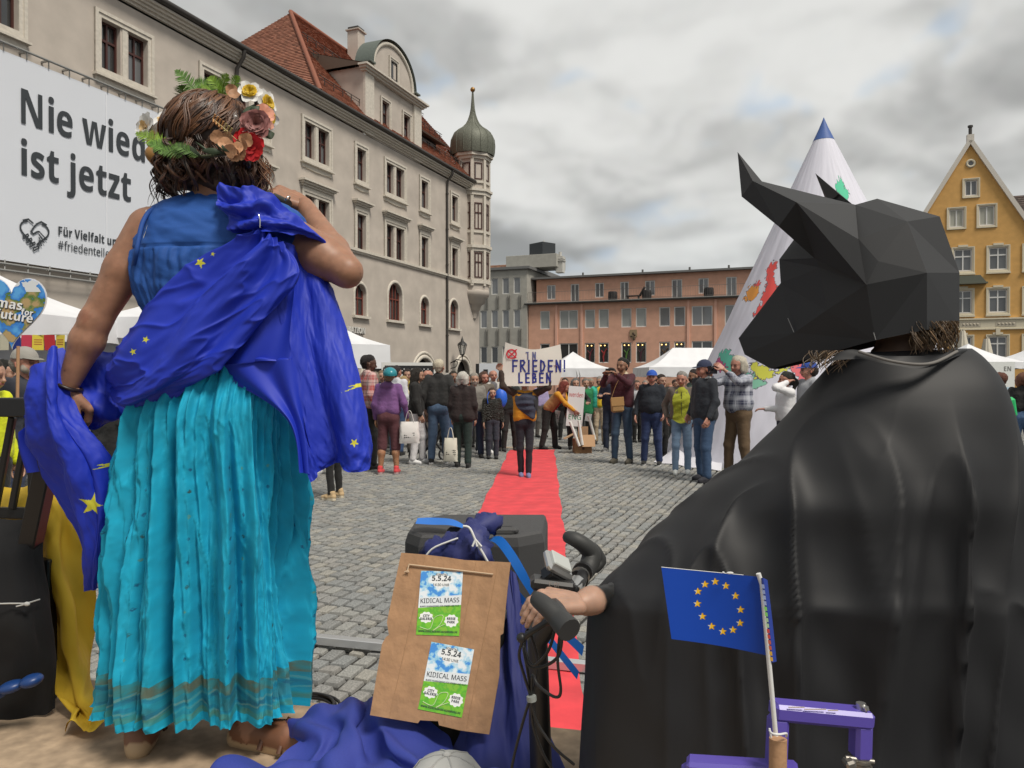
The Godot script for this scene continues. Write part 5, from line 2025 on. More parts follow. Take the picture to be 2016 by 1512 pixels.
	if k.has("cap"):
		var cb := B.new()
		cb.col = k.cap
		var pr := []
		for j in 8:
			var a := PI / 2 * j / 7.0
			pr.append(Vector2(maxf(0.108 * cos(a), 0.001), 1.645 + 0.108 * sin(a)))
		cb.lathe(pr, 18, hx * Vector3(0, 0, -0.012), hx.basis, 0.93, 1.08)
		part("cap", cb, cloth_m, t)
		var br := B.new()
		br.col = k.cap * 0.75
		cloth([[hx * Vector3(-0.085, 1.652, 0.05), hx * Vector3(0, 1.66, 0.09), hx * Vector3(0.085, 1.652, 0.05)], [hx * Vector3(-0.08, 1.645, 0.10), hx * Vector3(0, 1.652, 0.16), hx * Vector3(0.08, 1.645, 0.10)], [hx * Vector3(-0.05, 1.638, 0.15), hx * Vector3(0, 1.64, 0.185), hx * Vector3(0.05, 1.638, 0.15)]], 12, 6, br)
		part("cap_brim", br, cloth_m, t)
	if k.has("helmet"):
		var cb := B.new()
		var pr := []
		for j in 9:
			var a := -0.25 + (PI / 2 + 0.25) * j / 8.0
			pr.append(Vector2(maxf(0.128 * cos(a), 0.001), 1.655 + 0.105 * sin(a)))
		cb.lathe(pr, 20, hx * Vector3(0, 0, -0.012), hx.basis * Basis(Vector3.RIGHT, -0.1), 0.9, 1.2)
		part("helmet", cb, mat("helmet shell", k.helmet, 0.3), t)
		var vb := B.new()
		for j in 5:
			var x0 := -0.07 + 0.035 * j
			var line := []
			for q in 9:
				var a := -0.6 + 1.7 * q / 8.0
				line.append(hx * Vector3(x0, 1.655 + 0.112 * cos(a) * sqrt(1.0 - pow(x0 / 0.125, 2)), -0.012 + 0.142 * sin(a)))
			vb.tube(line, 0.011, 5)
		part("helmet_vent", vb, mat("helmet dark", Color(0.02, 0.022, 0.025), 0.4), t)
	if k.get("glasses", false):
		var gb := B.new()
		for sg in [-1.0, 1.0]:
			gb.ball(hx * Vector3(sg * 0.034, 1.607, 0.104), Vector3(0.027, 0.02, 0.008), hx.basis, 8, 5)
			gb.tube([hx * Vector3(sg * 0.06, 1.61, 0.098), hx * Vector3(sg * 0.09, 1.607, 0.0)], 0.004, 4)
		gb.tube([hx * Vector3(-0.02, 1.61, 0.108), hx * Vector3(0.02, 1.61, 0.108)], 0.004, 4)
		part("sunglasses", gb, mat("dark lenses", Color(0.01, 0.01, 0.012), 0.15), t)
	t.scale = Vector3.ONE * s
	t.set_meta("s", s)
	return t


func plaid(called: String, base: Color, line: Color, pale: Color, per: float) -> StandardMaterial3D:
	if mats.has(called):
		return mats[called]
	var im := Image.create(64, 64, false, Image.FORMAT_RGB8)
	for y in 64:
		for x in 64:
			var c := pale
			var a := x % 64 < 30
			var b := y % 64 < 30
			if a and b:
				c = base
			elif a or b:
				c = base.lerp(pale, 0.5)
			if x in [46, 47, 48] or y in [46, 47, 48]:
				c = c.lerp(line, 0.8)
			if x in [14, 15] or y in [14, 15]:
				c = c.lerp(pale, 0.6)
			im.set_pixel(x, y, c.linear_to_srgb())
	var m := mat(called, Color.WHITE, 0.85, [], [], {"albedo_texture": ImageTexture.create_from_image(im), "uv1_triplanar": true, "uv1_scale": Vector3.ONE / per})
	return m


func build_crowd() -> void:
	build_props()
	var jean := Color(0.035, 0.07, 0.15)
	var navy := Color(0.012, 0.018, 0.04)
	var black := Color(0.012, 0.012, 0.014)
	# left of the carpet
	person("person in black leggings and tan sneakers half hidden by the blue flag", 660, 985, 738, {"yaw": -115, "top": black, "bottom": black, "slim": 0.78, "shoe": Color(0.5, 0.36, 0.2), "sole": Color(0.62, 0.55, 0.42), "hk": "bob", "stance": 0.12})
	person("person in dark trousers and white shoes behind the hem of the blue flag", 640, 937, 722, {"yaw": 170, "top": navy, "bottom": black, "shoe": Color(0.7, 0.7, 0.7), "hk": "short"})
	person("man with cropped dark hair in a red and pale plaid jacket", 726, 925, 704, {"yaw": 120, "skin": Color(0.12, 0.06, 0.04), "top_m": plaid("red plaid", Color(0.4, 0.06, 0.06), Color(0.1, 0.05, 0.08), Color(0.6, 0.45, 0.42), 0.16), "bottom": black, "hair": Color(0.012, 0.01, 0.01)})
	person("person in lilac hoodie, burgundy shorts and teal bicycle helmet seen from behind", 765, 935, 729, {"yaw": 172, "look": 25.0, "top": Color(0.19, 0.085, 0.24), "sleeve": Color(0.155, 0.065, 0.2), "hood": true, "kind": "hoodie", "bottom": Color(0.10, 0.035, 0.04), "short": true, "shoe": Color(0.62, 0.06, 0.07), "sole": Color(0.4, 0.3, 0.3), "skin": Color(0.45, 0.22, 0.12), "helmet": Color(0.02, 0.22, 0.27), "hair": Color(0.3, 0.22, 0.14), "stance": 0.13, "hem": 0.96, "fat": 1.06, "rh": Vector3(-0.3, 0.92, 0.05)})
	person("woman with long dark hair, black top and white trousers in profile", 822, 915, 729, {"yaw": 80, "look": 10.0, "top": black, "bottom": Color(0.66, 0.65, 0.66), "shoe": Color(0.7, 0.7, 0.7), "hair": Color(0.018, 0.012, 0.01), "hk": "long", "fat": 1.08, "flare": 1.12, "kind": "top", "sleeve_w": 1.2, "hem": 0.92, "bust": true})
	person("tall white haired man in charcoal bomber jacket and jeans seen from behind", 864, 915, 712, {"yaw": 178, "top": Color(0.022, 0.023, 0.022), "bottom": Color(0.06, 0.105, 0.18), "shoe": black, "sole": Color(0.62, 0.62, 0.62), "hair": Color(0.62, 0.56, 0.43), "rh": Vector3(-0.24, 0.93, 0.02), "lh": Vector3(0.24, 0.93, 0.02), "fat": 1.1, "hem": 0.93, "stance": 0.12, "sleeve_w": 1.15})
	person("white haired woman in plum black jacket and dark green trousers from behind", 911, 922, 736, {"yaw": 172, "top": Color(0.022, 0.012, 0.014), "bottom": Color(0.016, 0.032, 0.028), "hair": Color(0.62, 0.60, 0.55), "hk": "bob", "fat": 1.12, "hem": 0.84, "flare": 1.08, "sleeve_w": 1.15})
	person("bearded grey haired man looking over the white haired woman's shoulder", 934, 903, 738, {"yaw": 15, "top": Color(0.2, 0.19, 0.17), "hair": Color(0.34, 0.31, 0.27), "beard": Color(0.42, 0.38, 0.33)})
	person("brown haired woman in taupe hoodie with pale collar", 953, 895, 735, {"yaw": 20, "top": Color(0.11, 0.095, 0.075), "front": Color(0.14, 0.12, 0.10), "collar_c": Color(0.5, 0.46, 0.4), "hood": true, "hair": Color(0.09, 0.04, 0.025), "hk": "bob", "bottom": Color(0.015, 0.02, 0.035), "shoe": Color(0.66, 0.66, 0.66), "skin": RUDDY, "rh": Vector3(-0.1, 1.12, 0.2), "lh": Vector3(0.1, 1.12, 0.2), "kind": "hoodie"})
	person("bald man in pale jacket behind the boy", 971, 889, 731, {"yaw": 10, "top": Color(0.42, 0.4, 0.38), "hk": "bald", "skin": RUDDY, "front": Color(0.12, 0.12, 0.13)})
	person("boy in shiny black jacket with blue backpack straps", 969, 905, 767, {"yaw": 12, "top": Color(0.016, 0.017, 0.015), "top_m": vmat("black leather", 0.35, {"heightmap_enabled": true, "heightmap_texture": mottle(0, 1, 0.02, 9), "heightmap_scale": 4.0, "uv1_triplanar": true, "uv1_scale": Vector3.ONE * 3.0}), "hair": Color(0.05, 0.03, 0.02), "bottom": Color(0.03, 0.035, 0.05), "collar_c": Color(0.3, 0.27, 0.2), "sleeve_w": 1.15})
	person("person in black quilted jacket and black trousers left of the lettered sign", 1003, 890, 742, {"yaw": 12, "top": Color(0.014, 0.016, 0.016), "bottom": black, "sleeve_w": 1.25, "fat": 1.12, "hair": Color(0.05, 0.03, 0.02)})
	# the one who walks the carpet with the sign over the head
	var sign_p := person("person in mustard sweater, navy scarf and leggings holding the lettered sign overhead", 1033, 942, 742, {"yaw": 2, "nod": 8.0, "top": Color(0.58, 0.25, 0.015), "sleeve": Color(0.045, 0.03, 0.02), "bottom": Color(0.014, 0.014, 0.022), "slim": 0.84, "shoe": Color(0.16, 0.17, 0.32), "sole": Color(0.3, 0.3, 0.4), "rh": Vector3(-0.41, 1.80, 0.14), "lh": Vector3(0.47, 1.77, 0.14), "pole": Vector3(0, -1, 0.1), "hk": "short", "step": 0.05, "stance": 0.06, "kind": "sweater", "hem": 0.93, "collar": false, "curl": 0.8, "palm": Vector3(0, 0, -1)})
	var sc := B.new()
	sc.col = Color(0.028, 0.033, 0.055)
	cloth([[Vector3(-0.15, 1.45, 0.04), Vector3(0, 1.43, 0.12), Vector3(0.15, 1.45, 0.04)], [Vector3(-0.17, 1.32, 0.10), Vector3(0.02, 1.30, 0.18), Vector3(0.18, 1.32, 0.10)], [Vector3(-0.12, 1.18, 0.13), Vector3(0.05, 1.16, 0.17), Vector3(0.18, 1.2, 0.12)], [Vector3(0.08, 1.02, 0.15), Vector3(0.13, 0.99, 0.155), Vector3(0.17, 1.02, 0.14)]], 24, 24, sc, func(u, v): return 0.014 * sin(v * 26.0 + 3.0 * sin(u * 3.1)) * sin(u * PI))
	part("scarf", sc, cloth_m, sign_p)
	for sg in [-1.0, 1.0]:
		var vst := B.new()
		vst.col = Color(0.014, 0.014, 0.018)
		cloth([[Vector3(sg * 0.1, 1.47, 0.0), Vector3(sg * 0.19, 1.44, 0.04), Vector3(sg * 0.22, 1.44, -0.03)], [Vector3(sg * 0.15, 1.3, 0.13), Vector3(sg * 0.21, 1.3, 0.08), Vector3(sg * 0.235, 1.3, 0.0)], [Vector3(sg * 0.17, 1.15, 0.13), Vector3(sg * 0.215, 1.12, 0.08), Vector3(sg * 0.225, 1.12, 0.0)]], 10, 12, vst)
		if sg > 0:
			part("open_jacket", vst, cloth_m, sign_p)
	build_sign()
	person("red haired person in mustard sleeves bending to the cardboard box", 1080, 886, 742, {"yaw": 62, "lean": 42.0, "nod": 20.0, "top": Color(0.42, 0.22, 0.09), "sleeve": Color(0.58, 0.27, 0.02), "front": Color(0.36, 0.02, 0.03), "bottom": black, "slim": 1.1, "hair": Color(0.17, 0.025, 0.012), "hk": "long", "rh": Vector3(-0.05, 0.83, 0.78), "lh": Vector3(0.12, 0.82, 0.72), "pole": Vector3(0, -0.6, -0.4), "stance": 0.15, "step": 0.1, "kind": "sweater", "skin": RUDDY})
	var hat := person("person in grey animal hood and black coat with a white placard on the chest", 1133, 886, 748, {"yaw": 0, "top": black, "bottom": black, "hem": 0.6, "flare": 1.1, "hair": Color(0.16, 0.155, 0.15), "hk": "bob", "kind": "coat", "lh": Vector3(0.28, 1.16, 0.2)})
	var ears := B.new()
	for sg in [0.02, 0.09]:
		ears.tube([Vector3(sg, 1.70, 0.0), Vector3(sg + 0.02, 1.80, 0.0), Vector3(sg - 0.01, 1.95, -0.02)], [0.035, 0.03, 0.004], 6, true, 0.35)
	ears.col = Color.WHITE
	part("hood_ears", ears, mat("felt grey", Color(0.13, 0.125, 0.12), 0.9), hat)
	placard("white narrow placard with red and green handwriting worn on the black coat", px(1133, 800, 16.9), 0.36, 0.88, [["werden", 0.10, 0.17, Color(0.5, 0.03, 0.04)], ["ENG", 0.11, -0.33, Color(0.02, 0.22, 0.08)]], -0.08)
	placard("small white placard with black capitals between the bending person and the coat", px(1092, 822, 17.5), 0.2, 0.34, [["DEL", 0.1, -0.05, Color(0.02, 0.02, 0.02)]], -0.2)
	placard("small cream placard hanging on a cord by the green jacket", px(1158, 822, 17.2), 0.14, 0.17, [], -0.15)
	person("person in bright green jacket behind the white placard", 1153, 876, 748, {"yaw": 0, "top": Color(0.015, 0.17, 0.06), "bottom": black, "hair": Color(0.2, 0.18, 0.16), "kind": "jacket", "hem": 0.75})
	person("woman in turquoise jacket, yellow shirt and sunglasses", 1181, 876, 744, {"yaw": -8, "top": Color(0.05, 0.48, 0.35), "front": Color(0.62, 0.42, 0.02), "bottom": Color(0.45, 0.36, 0.25), "hair": Color(0.32, 0.29, 0.26), "glasses": true, "fat": 1.05})
	person("person in navy jacket with folded arms behind the man with the phone", 1203, 891, 728, {"yaw": -35, "top": navy, "bottom": Color(0.012, 0.02, 0.045), "shoe": Color(0.12, 0.12, 0.12), "sole": Color(0.4, 0.4, 0.4), "rh": Vector3(-0.12, 1.17, 0.24), "lh": Vector3(0.1, 1.2, 0.24)})
	# right of the carpet
	var ph := person("dark haired man in maroon sweater taking a picture with his phone", 1225, 914, 709, {"yaw": -32, "look": -8.0, "top": Color(0.055, 0.009, 0.016), "bottom": Color(0.03, 0.055, 0.10), "slim": 0.9, "skin": TAN, "hair": Color(0.01, 0.008, 0.007), "rh": Vector3(-0.10, 1.46, 0.42), "lh": Vector3(0.09, 1.46, 0.42), "kind": "sweater", "collar_c": Color(0.5, 0.42, 0.3), "shoe": Color(0.07, 0.06, 0.045), "curl": 0.55})
	hold(ph, "phone", "black phone held up by the man in maroon", "phone", Vector3(0.0, 1.52, 0.49), Vector3(0.155, 0.08, 0.01), Color(0.015, 0.015, 0.017))
	var sp := thing("shoulder_bag", "tan canvas shoulder bag at the hip of the man in maroon", "bag", px(1215, 797, 13.95), 0.0)
	var sbb := B.new()
	sbb.box(Vector3.ZERO, Vector3(0.23, 0.27, 0.1), Basis(Vector3.BACK, 0.08), 0.03)
	part("pouch", sbb, mat("tan canvas", Color(0.42, 0.25, 0.10), 0.85, [0.8, 1.0, 0.05, 0.3]), sp)
	var sfl := B.new()
	sfl.box(Vector3(0, 0.06, 0.052), Vector3(0.235, 0.16, 0.012), Basis(Vector3.BACK, 0.08), 0.005)
	part("flap", sfl, mat("tan flap", Color(0.38, 0.22, 0.085), 0.85), sp)
	var sst := B.new()
	sst.tube(curve([Vector3(-0.1, 0.13, 0), Vector3(0.0, 0.4, -0.02), Vector3(0.16, 0.62, -0.03)], 10), 0.012, 5, true, 0.4)
	part("strap", sst, mat("tan flap", Color.WHITE), sp)
	person("stout man in navy zip hoodie and blue cap with a hand in his pocket", 1283, 918, 733, {"yaw": -18, "top": Color(0.010, 0.014, 0.022), "bottom": Color(0.018, 0.035, 0.10), "fat": 1.22, "cap": Color(0.02, 0.09, 0.42), "hood": true, "hair": Color(0.1, 0.08, 0.06), "rh": Vector3(-0.28, 0.92, 0.1), "lh": Vector3(0.24, 0.95, 0.18), "skin": RUDDY, "shoe": black, "sole": Color(0.6, 0.6, 0.6), "stance": 0.14, "hem": 0.95, "kind": "hoodie"})
	person("person in black trousers standing behind the man in the blue cap", 1302, 903, 741, {"yaw": 30, "top": black, "bottom": black})
	var gw := person("grey haired woman in olive green blouse and open taupe vest", 1342, 936, 736, {"yaw": -14, "look": -10.0, "top": Color(0.12, 0.095, 0.08), "front": Color(0.28, 0.29, 0.02), "bottom": Color(0.16, 0.24, 0.36), "slim": 0.92, "hair": Color(0.30, 0.285, 0.265), "skin": RUDDY, "shoe": Color(0.66, 0.68, 0.66), "bust": true, "kind": "vest", "lh": Vector3(0.24, 0.95, 0.0), "rh": Vector3(-0.25, 0.95, 0.0)})
	var bl := B.new()
	bl.col = Color(0.30, 0.32, 0.02)
	cloth([[Vector3(-0.09, 1.44, 0.07), Vector3(0, 1.40, 0.12), Vector3(0.09, 1.44, 0.07)], [Vector3(-0.15, 1.27, 0.16), Vector3(0, 1.26, 0.19), Vector3(0.15, 1.27, 0.16)], [Vector3(-0.13, 1.08, 0.14), Vector3(0, 1.08, 0.165), Vector3(0.13, 1.08, 0.14)], [Vector3(-0.15, 0.93, 0.13), Vector3(0, 0.87, 0.165), Vector3(0.15, 0.93, 0.13)]], 20, 24, bl, func(u, v): return 0.006 * sin(v * 30.0 + 8.0 * u))
	part("blouse", bl, cloth_m, gw)
	var bt := B.new()
	for j in 6:
		bt.ball(Vector3(0.0, 1.36 - 0.08 * j, 0.165 + 0.02 * sin(j * 0.8)), Vector3(0.008, 0.05, 0.006), Basis(), 6, 4)
	part("button_band", bt, mat("dark piping", Color(0.06, 0.06, 0.015)), gw)
	person("dark haired man in profile behind the grey haired woman", 1366, 905, 731, {"yaw": -75, "top": Color(0.05, 0.09, 0.07), "hair": Color(0.02, 0.015, 0.012), "beard": Color(0.04, 0.025, 0.02), "skin": TAN})
	person("man in navy baseball cap and dark jacket looking left", 1386, 950, 714, {"yaw": -62, "look": -15.0, "top": Color(0.018, 0.02, 0.028), "front": Color(0.018, 0.02, 0.028), "bottom": Color(0.035, 0.07, 0.14), "cap": Color(0.02, 0.028, 0.07), "hair": Color(0.2, 0.18, 0.16), "skin": RUDDY, "fat": 1.12, "hem": 0.86, "lh": Vector3(0.24, 0.92, 0.14), "rh": Vector3(-0.24, 0.95, 0.08), "shoe": Color(0.02, 0.022, 0.03), "collar_c": Color(0.6, 0.6, 0.6), "stance": 0.13, "step": 0.06})
	var pm := person("white haired man in blue and white checked shirt raising a camera", 1453, 948, 706, {"yaw": -58, "look": 0.0, "top_m": plaid("blue check", Color(0.03, 0.035, 0.075), Color(0.62, 0.64, 0.7), Color(0.42, 0.44, 0.5), 0.125), "bottom": Color(0.12, 0.075, 0.04), "hair": Color(0.60, 0.55, 0.45), "hk": "bob", "fat": 1.18, "rh": Vector3(-0.13, 1.50, 0.40), "lh": Vector3(0.10, 1.55, 0.40), "kind": "shirt", "hem": 0.98, "cuff": 0.7, "stance": 0.14, "skin": RUDDY})
	hold(pm, "camera", "dark camera held to the eye by the man in the checked shirt", "camera", Vector3(-0.05, 1.545, 0.47), Vector3(0.15, 0.11, 0.07), Color(0.02, 0.024, 0.035))
	person("dark haired woman in white jacket with hair tied back and hand at her ear", 1546, 950, 737, {"yaw": -84, "top": Color(0.70, 0.70, 0.72), "bottom": navy, "hair": Color(0.018, 0.016, 0.015), "hk": "bun", "skin": RUDDY, "lh": Vector3(0.14, 1.58, 0.04), "rh": Vector3(-0.1, 1.15, 0.3), "pole": Vector3(0.3, -0.8, 0.4)})
	person("man in blue cap at the edge of the cone partly hidden by the cape", 1591, 952, 716, {"yaw": -80, "top": Color(0.3, 0.31, 0.34), "cap": Color(0.02, 0.07, 0.33), "skin": RUDDY})
	person("red haired person in grey jacket with green bag beyond the cape", 1966, 930, 738, {"yaw": -140, "top": Color(0.05, 0.058, 0.085), "hair": Color(0.14, 0.05, 0.03), "bottom": jean, "skin": RUDDY})
	person("person in black top and blue jeans cut by the picture's edge", 2013, 925, 738, {"yaw": 150, "top": black, "bottom": Color(0.07, 0.13, 0.25), "hair": Color(0.16, 0.06, 0.03), "hk": "bob", "shoe": Color(0.4, 0.25, 0.15), "hem": 1.02})
	var gb := thing("green_bag", "bright green bag over the shoulder beyond the cape", "bag", px(1988, 803, 13.0))
	var g1 := B.new()
	g1.box(Vector3.ZERO, Vector3(0.2, 0.36, 0.14), Basis(Vector3.BACK, 0.15), 0.05)
	part("pouch", g1, mat("green nylon", Color(0.01, 0.42, 0.12), 0.6), gb)
	var g2 := B.new()
	g2.tube(curve([Vector3(-0.05, 0.16, 0), Vector3(-0.1, 0.3, 0.02), Vector3(-0.18, 0.36, 0)], 8), 0.014, 5)
	part("strap", g2, mat("stroller black", Color.BLACK), gb)
	# left edge
	var e1 := person("bearded man in grey cap and glasses holding the heart shaped sign", 52, 1085, 693, {"yaw": 62, "top": Color(0.04, 0.045, 0.06), "cap": Color(0.3, 0.29, 0.26), "beard": Color(0.45, 0.4, 0.34), "hair": Color(0.4, 0.36, 0.3), "skin": RUDDY, "fat": 1.15, "rh": Vector3(-0.12, 1.28, 0.2), "glasses": false, "curl": 0.9})
	person("person in yellow high visibility vest at the picture's edge", -18, 1140, 716, {"yaw": 90, "top": Color(0.62, 0.68, 0.01), "bottom": black, "hair": Color(0.03, 0.02, 0.015)})
	person("dark haired person behind the man with the heart sign", 8, 1030, 716, {"yaw": 100, "top": Color(0.05, 0.05, 0.055), "hair": Color(0.015, 0.012, 0.01), "hk": "long"})
	person("person in long black coat behind the waving blue flag", 222, 1045, 728, {"yaw": 150, "top": black, "bottom": black, "hem": 0.6, "fat": 1.2, "kind": "coat"})
	build_heart()
	# second row of onlookers, small and half hidden
	var extra := [
		["man with dark hair and white shirt beside the teal helmet", 781, 898, 724, 160, Color(0.55, 0.56, 0.6), Color(0.02, 0.015, 0.012), "short"],
		["blond person in cream top behind the woman in black", 795, 893, 744, 30, Color(0.55, 0.48, 0.32), Color(0.42, 0.3, 0.14), "bob"],
		["dark haired person smiling under the notice board", 803, 880, 730, 10, Color(0.45, 0.36, 0.05), Color(0.02, 0.014, 0.01), "bob"],
		["ruddy bald man in black between the long haired woman and the bomber jacket", 842, 886, 731, -60, black, Color(0.2, 0.1, 0.06), "bald"],
		["dark haired man waving behind the bomber jacket", 893, 886, 734, 20, Color(0.05, 0.05, 0.06), Color(0.03, 0.02, 0.015), "short"],
		["person in blue jacket with grey hair behind the plaid coat", 738, 890, 736, 150, Color(0.5, 0.45, 0.36), Color(0.25, 0.2, 0.16), "bob"],
		["person in red jacket right behind the poster stand", 985, 868, 745, 10, Color(0.35, 0.03, 0.03), Color(0.25, 0.2, 0.15), "short"],
		["person with dark hair and black jacket right behind the lettered sign", 1112, 868, 747, -10, black, Color(0.03, 0.02, 0.015), "short"],
		["person in white and blue top beside the turquoise jacket", 1163, 862, 748, 20, Color(0.45, 0.46, 0.55), Color(0.3, 0.26, 0.2), "short"],
		["person in dark jacket beyond the turquoise jacket", 1196, 860, 747, -10, Color(0.08, 0.08, 0.1), Color(0.05, 0.03, 0.02), "bob"],
		["small far person with fair hair between blue cap and olive blouse", 1318, 862, 757, 15, Color(0.4, 0.3, 0.25), Color(0.3, 0.16, 0.08), "bob"],
		["far person in white sneakers and grey coat beside the maroon sweater", 1254, 872, 752, 10, Color(0.36, 0.36, 0.38), Color(0.1, 0.07, 0.05), "short"],
		["person in pale jacket behind the checked shirt", 1425, 900, 742, -30, Color(0.3, 0.05, 0.06), Color(0.06, 0.04, 0.03), "short"],
		["person in dark green coat far behind the boy", 945, 870, 741, 0, Color(0.03, 0.06, 0.045), Color(0.1, 0.08, 0.06), "bob"],
		["person in brown jacket between the white tent and the plaid coat", 700, 880, 735, 60, Color(0.12, 0.08, 0.06), Color(0.04, 0.03, 0.02), "short"],
	]
	extra.append_array([
		["person in navy anorak behind the lilac hoodie", 752, 884, 733, 20, Color(0.02, 0.03, 0.08), Color(0.2, 0.14, 0.09), "short"],
		["person in pale blue shirt under the black notice board", 812, 872, 739, 40, Color(0.4, 0.47, 0.58), Color(0.05, 0.03, 0.02), "short"],
		["blond child sized person beside the stroller", 832, 884, 772, 60, Color(0.5, 0.3, 0.3), Color(0.45, 0.32, 0.16), "bob"],
		["grey haired person in beige coat behind the bomber jacket's shoulder", 880, 878, 738, 10, Color(0.42, 0.35, 0.26), Color(0.4, 0.38, 0.35), "bob"],
		["person in orange scarf and dark coat left of the bearded man", 921, 882, 740, 15, Color(0.35, 0.12, 0.04), Color(0.06, 0.04, 0.03), "long"],
		["person in mint green jacket behind the brown haired woman", 943, 862, 748, -10, Color(0.3, 0.45, 0.38), Color(0.24, 0.2, 0.16), "short"],
		["person in white blouse far behind the shoulder bag", 1211, 858, 750, 5, Color(0.62, 0.62, 0.6), Color(0.04, 0.03, 0.02), "bob"],
		["person in lavender jacket far left of the cardboard box", 1065, 862, 750, 30, Color(0.36, 0.3, 0.5), Color(0.3, 0.22, 0.12), "bob"],
		["far person in black puffer between blue cap and white tent", 1270, 858, 752, -15, Color(0.02, 0.02, 0.025), Color(0.28, 0.25, 0.22), "short"],
		["far person in brick red sweater beside the dark crate", 1330, 860, 750, 20, Color(0.35, 0.1, 0.06), Color(0.05, 0.03, 0.02), "short"],
	])
	for e in extra:
		person(e[0], e[1], e[2], e[3], {"yaw": e[4], "top": e[5], "hair": e[6], "hk": e[7], "bottom": [jean, black, Color(0.1, 0.09, 0.08)][rng.randi() % 3], "skin": [FAIR, RUDDY, TAN][rng.randi() % 3], "fat": rng.randf_range(0.98, 1.15)})
	# blue backpack behind the boy
	var bp := thing("backpack", "bright blue backpack on the boy in the shiny black jacket", "backpack", px(986, 784, 15.35))
	var b1 := B.new()
	b1.ball(Vector3.ZERO, Vector3(0.13, 0.2, 0.11), Basis(), 12, 8)
	part("bag", b1, mat("blue nylon", Color(0.02, 0.12, 0.62), 0.5), bp)
	var b2 := B.new()
	b2.tube(curve([Vector3(-0.25, -0.1, 0.22), Vector3(-0.26, 0.05, 0.24), Vector3(-0.2, 0.17, 0.1)], 10), 0.022, 6, true, 0.4)
	part("strap", b2, mat("blue nylon", Color.WHITE), bp)


func hold(who: Node3D, called: String, label: String, cat: String, at: Vector3, size: Vector3, c: Color) -> void:
	var t := thing(called, label, cat, who.transform * at, 0.0)
	t.basis = who.basis.orthonormalized()
	var s: float = who.get_meta("s")
	var b := B.new()
	b.box(Vector3.ZERO, size * s, Basis(), 0.008)
	part("body", b, mat(called + " shell", c, 0.35), t)
	var l := B.new()
	l.tube([Vector3(size.x * 0.3, size.y * 0.2, size.z * 0.5), Vector3(size.x * 0.3, size.y * 0.2, size.z * 0.5 + 0.006 + size.z * 0.5)], 0.012 if called == "phone" else 0.035, 10)
	part("lens", l, mat("dark lenses", Color.BLACK), t)


func placard(label: String, at: Vector3, w: float, h: float, lines: Array, tilt: float) -> void:
	var t := thing("placard", label, "sign", at, 0.0)
	t.rotation.z = tilt
	var b := B.new()
	b.box(Vector3.ZERO, Vector3(w, h, 0.006), Basis(), 0.002)
	part("board", b, mat("white card", Color(0.72, 0.72, 0.72), 0.7), t)
	for e in lines:
		var o := write("lettering", e[0], e[1], mat("ink %s" % e[3], e[3], 0.7), t, Transform3D(Basis(), Vector3(0, e[2], 0.004)), false, true, 0.002)
		o.scale.x = minf(1.0, w * 0.86 / maxf(o.mesh.get_aabb().size.x, 0.01))


const PEN := {
	"F": [[[0, 0], [0, 1]], [[0, 1], [0.62, 1]], [[0, 0.5], [0.5, 0.5]]],
	"R": [[[0, 0], [0, 1]], [[0, 1], [0.42, 1], [0.58, 0.82], [0.42, 0.6], [0, 0.55]], [[0.1, 0.55], [0.65, 0]]],
	"I": [[[0.05, 0], [0.05, 1]]],
	"E": [[[0, 0], [0, 1]], [[0, 1], [0.55, 1]], [[0, 0.5], [0.45, 0.5]], [[0, 0], [0.55, 0]]],
	"D": [[[0, 0], [0, 1]], [[0, 1], [0.4, 0.85], [0.58, 0.5], [0.4, 0.12], [0, 0]]],
	"N": [[[0, 0], [0, 1]], [[0, 1], [0.6, 0]], [[0.6, 0], [0.6, 1]]],
	"L": [[[0, 1], [0, 0]], [[0, 0], [0.5, 0]]],
	"B": [[[0, 0], [0, 1]], [[0, 1], [0.4, 0.9], [0.42, 0.65], [0.02, 0.53]], [[0.02, 0.53], [0.5, 0.4], [0.5, 0.1], [0, 0]]],
	"J": [[[-0.25, 1], [0.2, 1]], [[0.15, 1], [0.15, 0]]],
	"!": [[[0.05, 1], [0.05, 0.28]], [[0.05, 0.08], [0.05, 0.0]]],
}


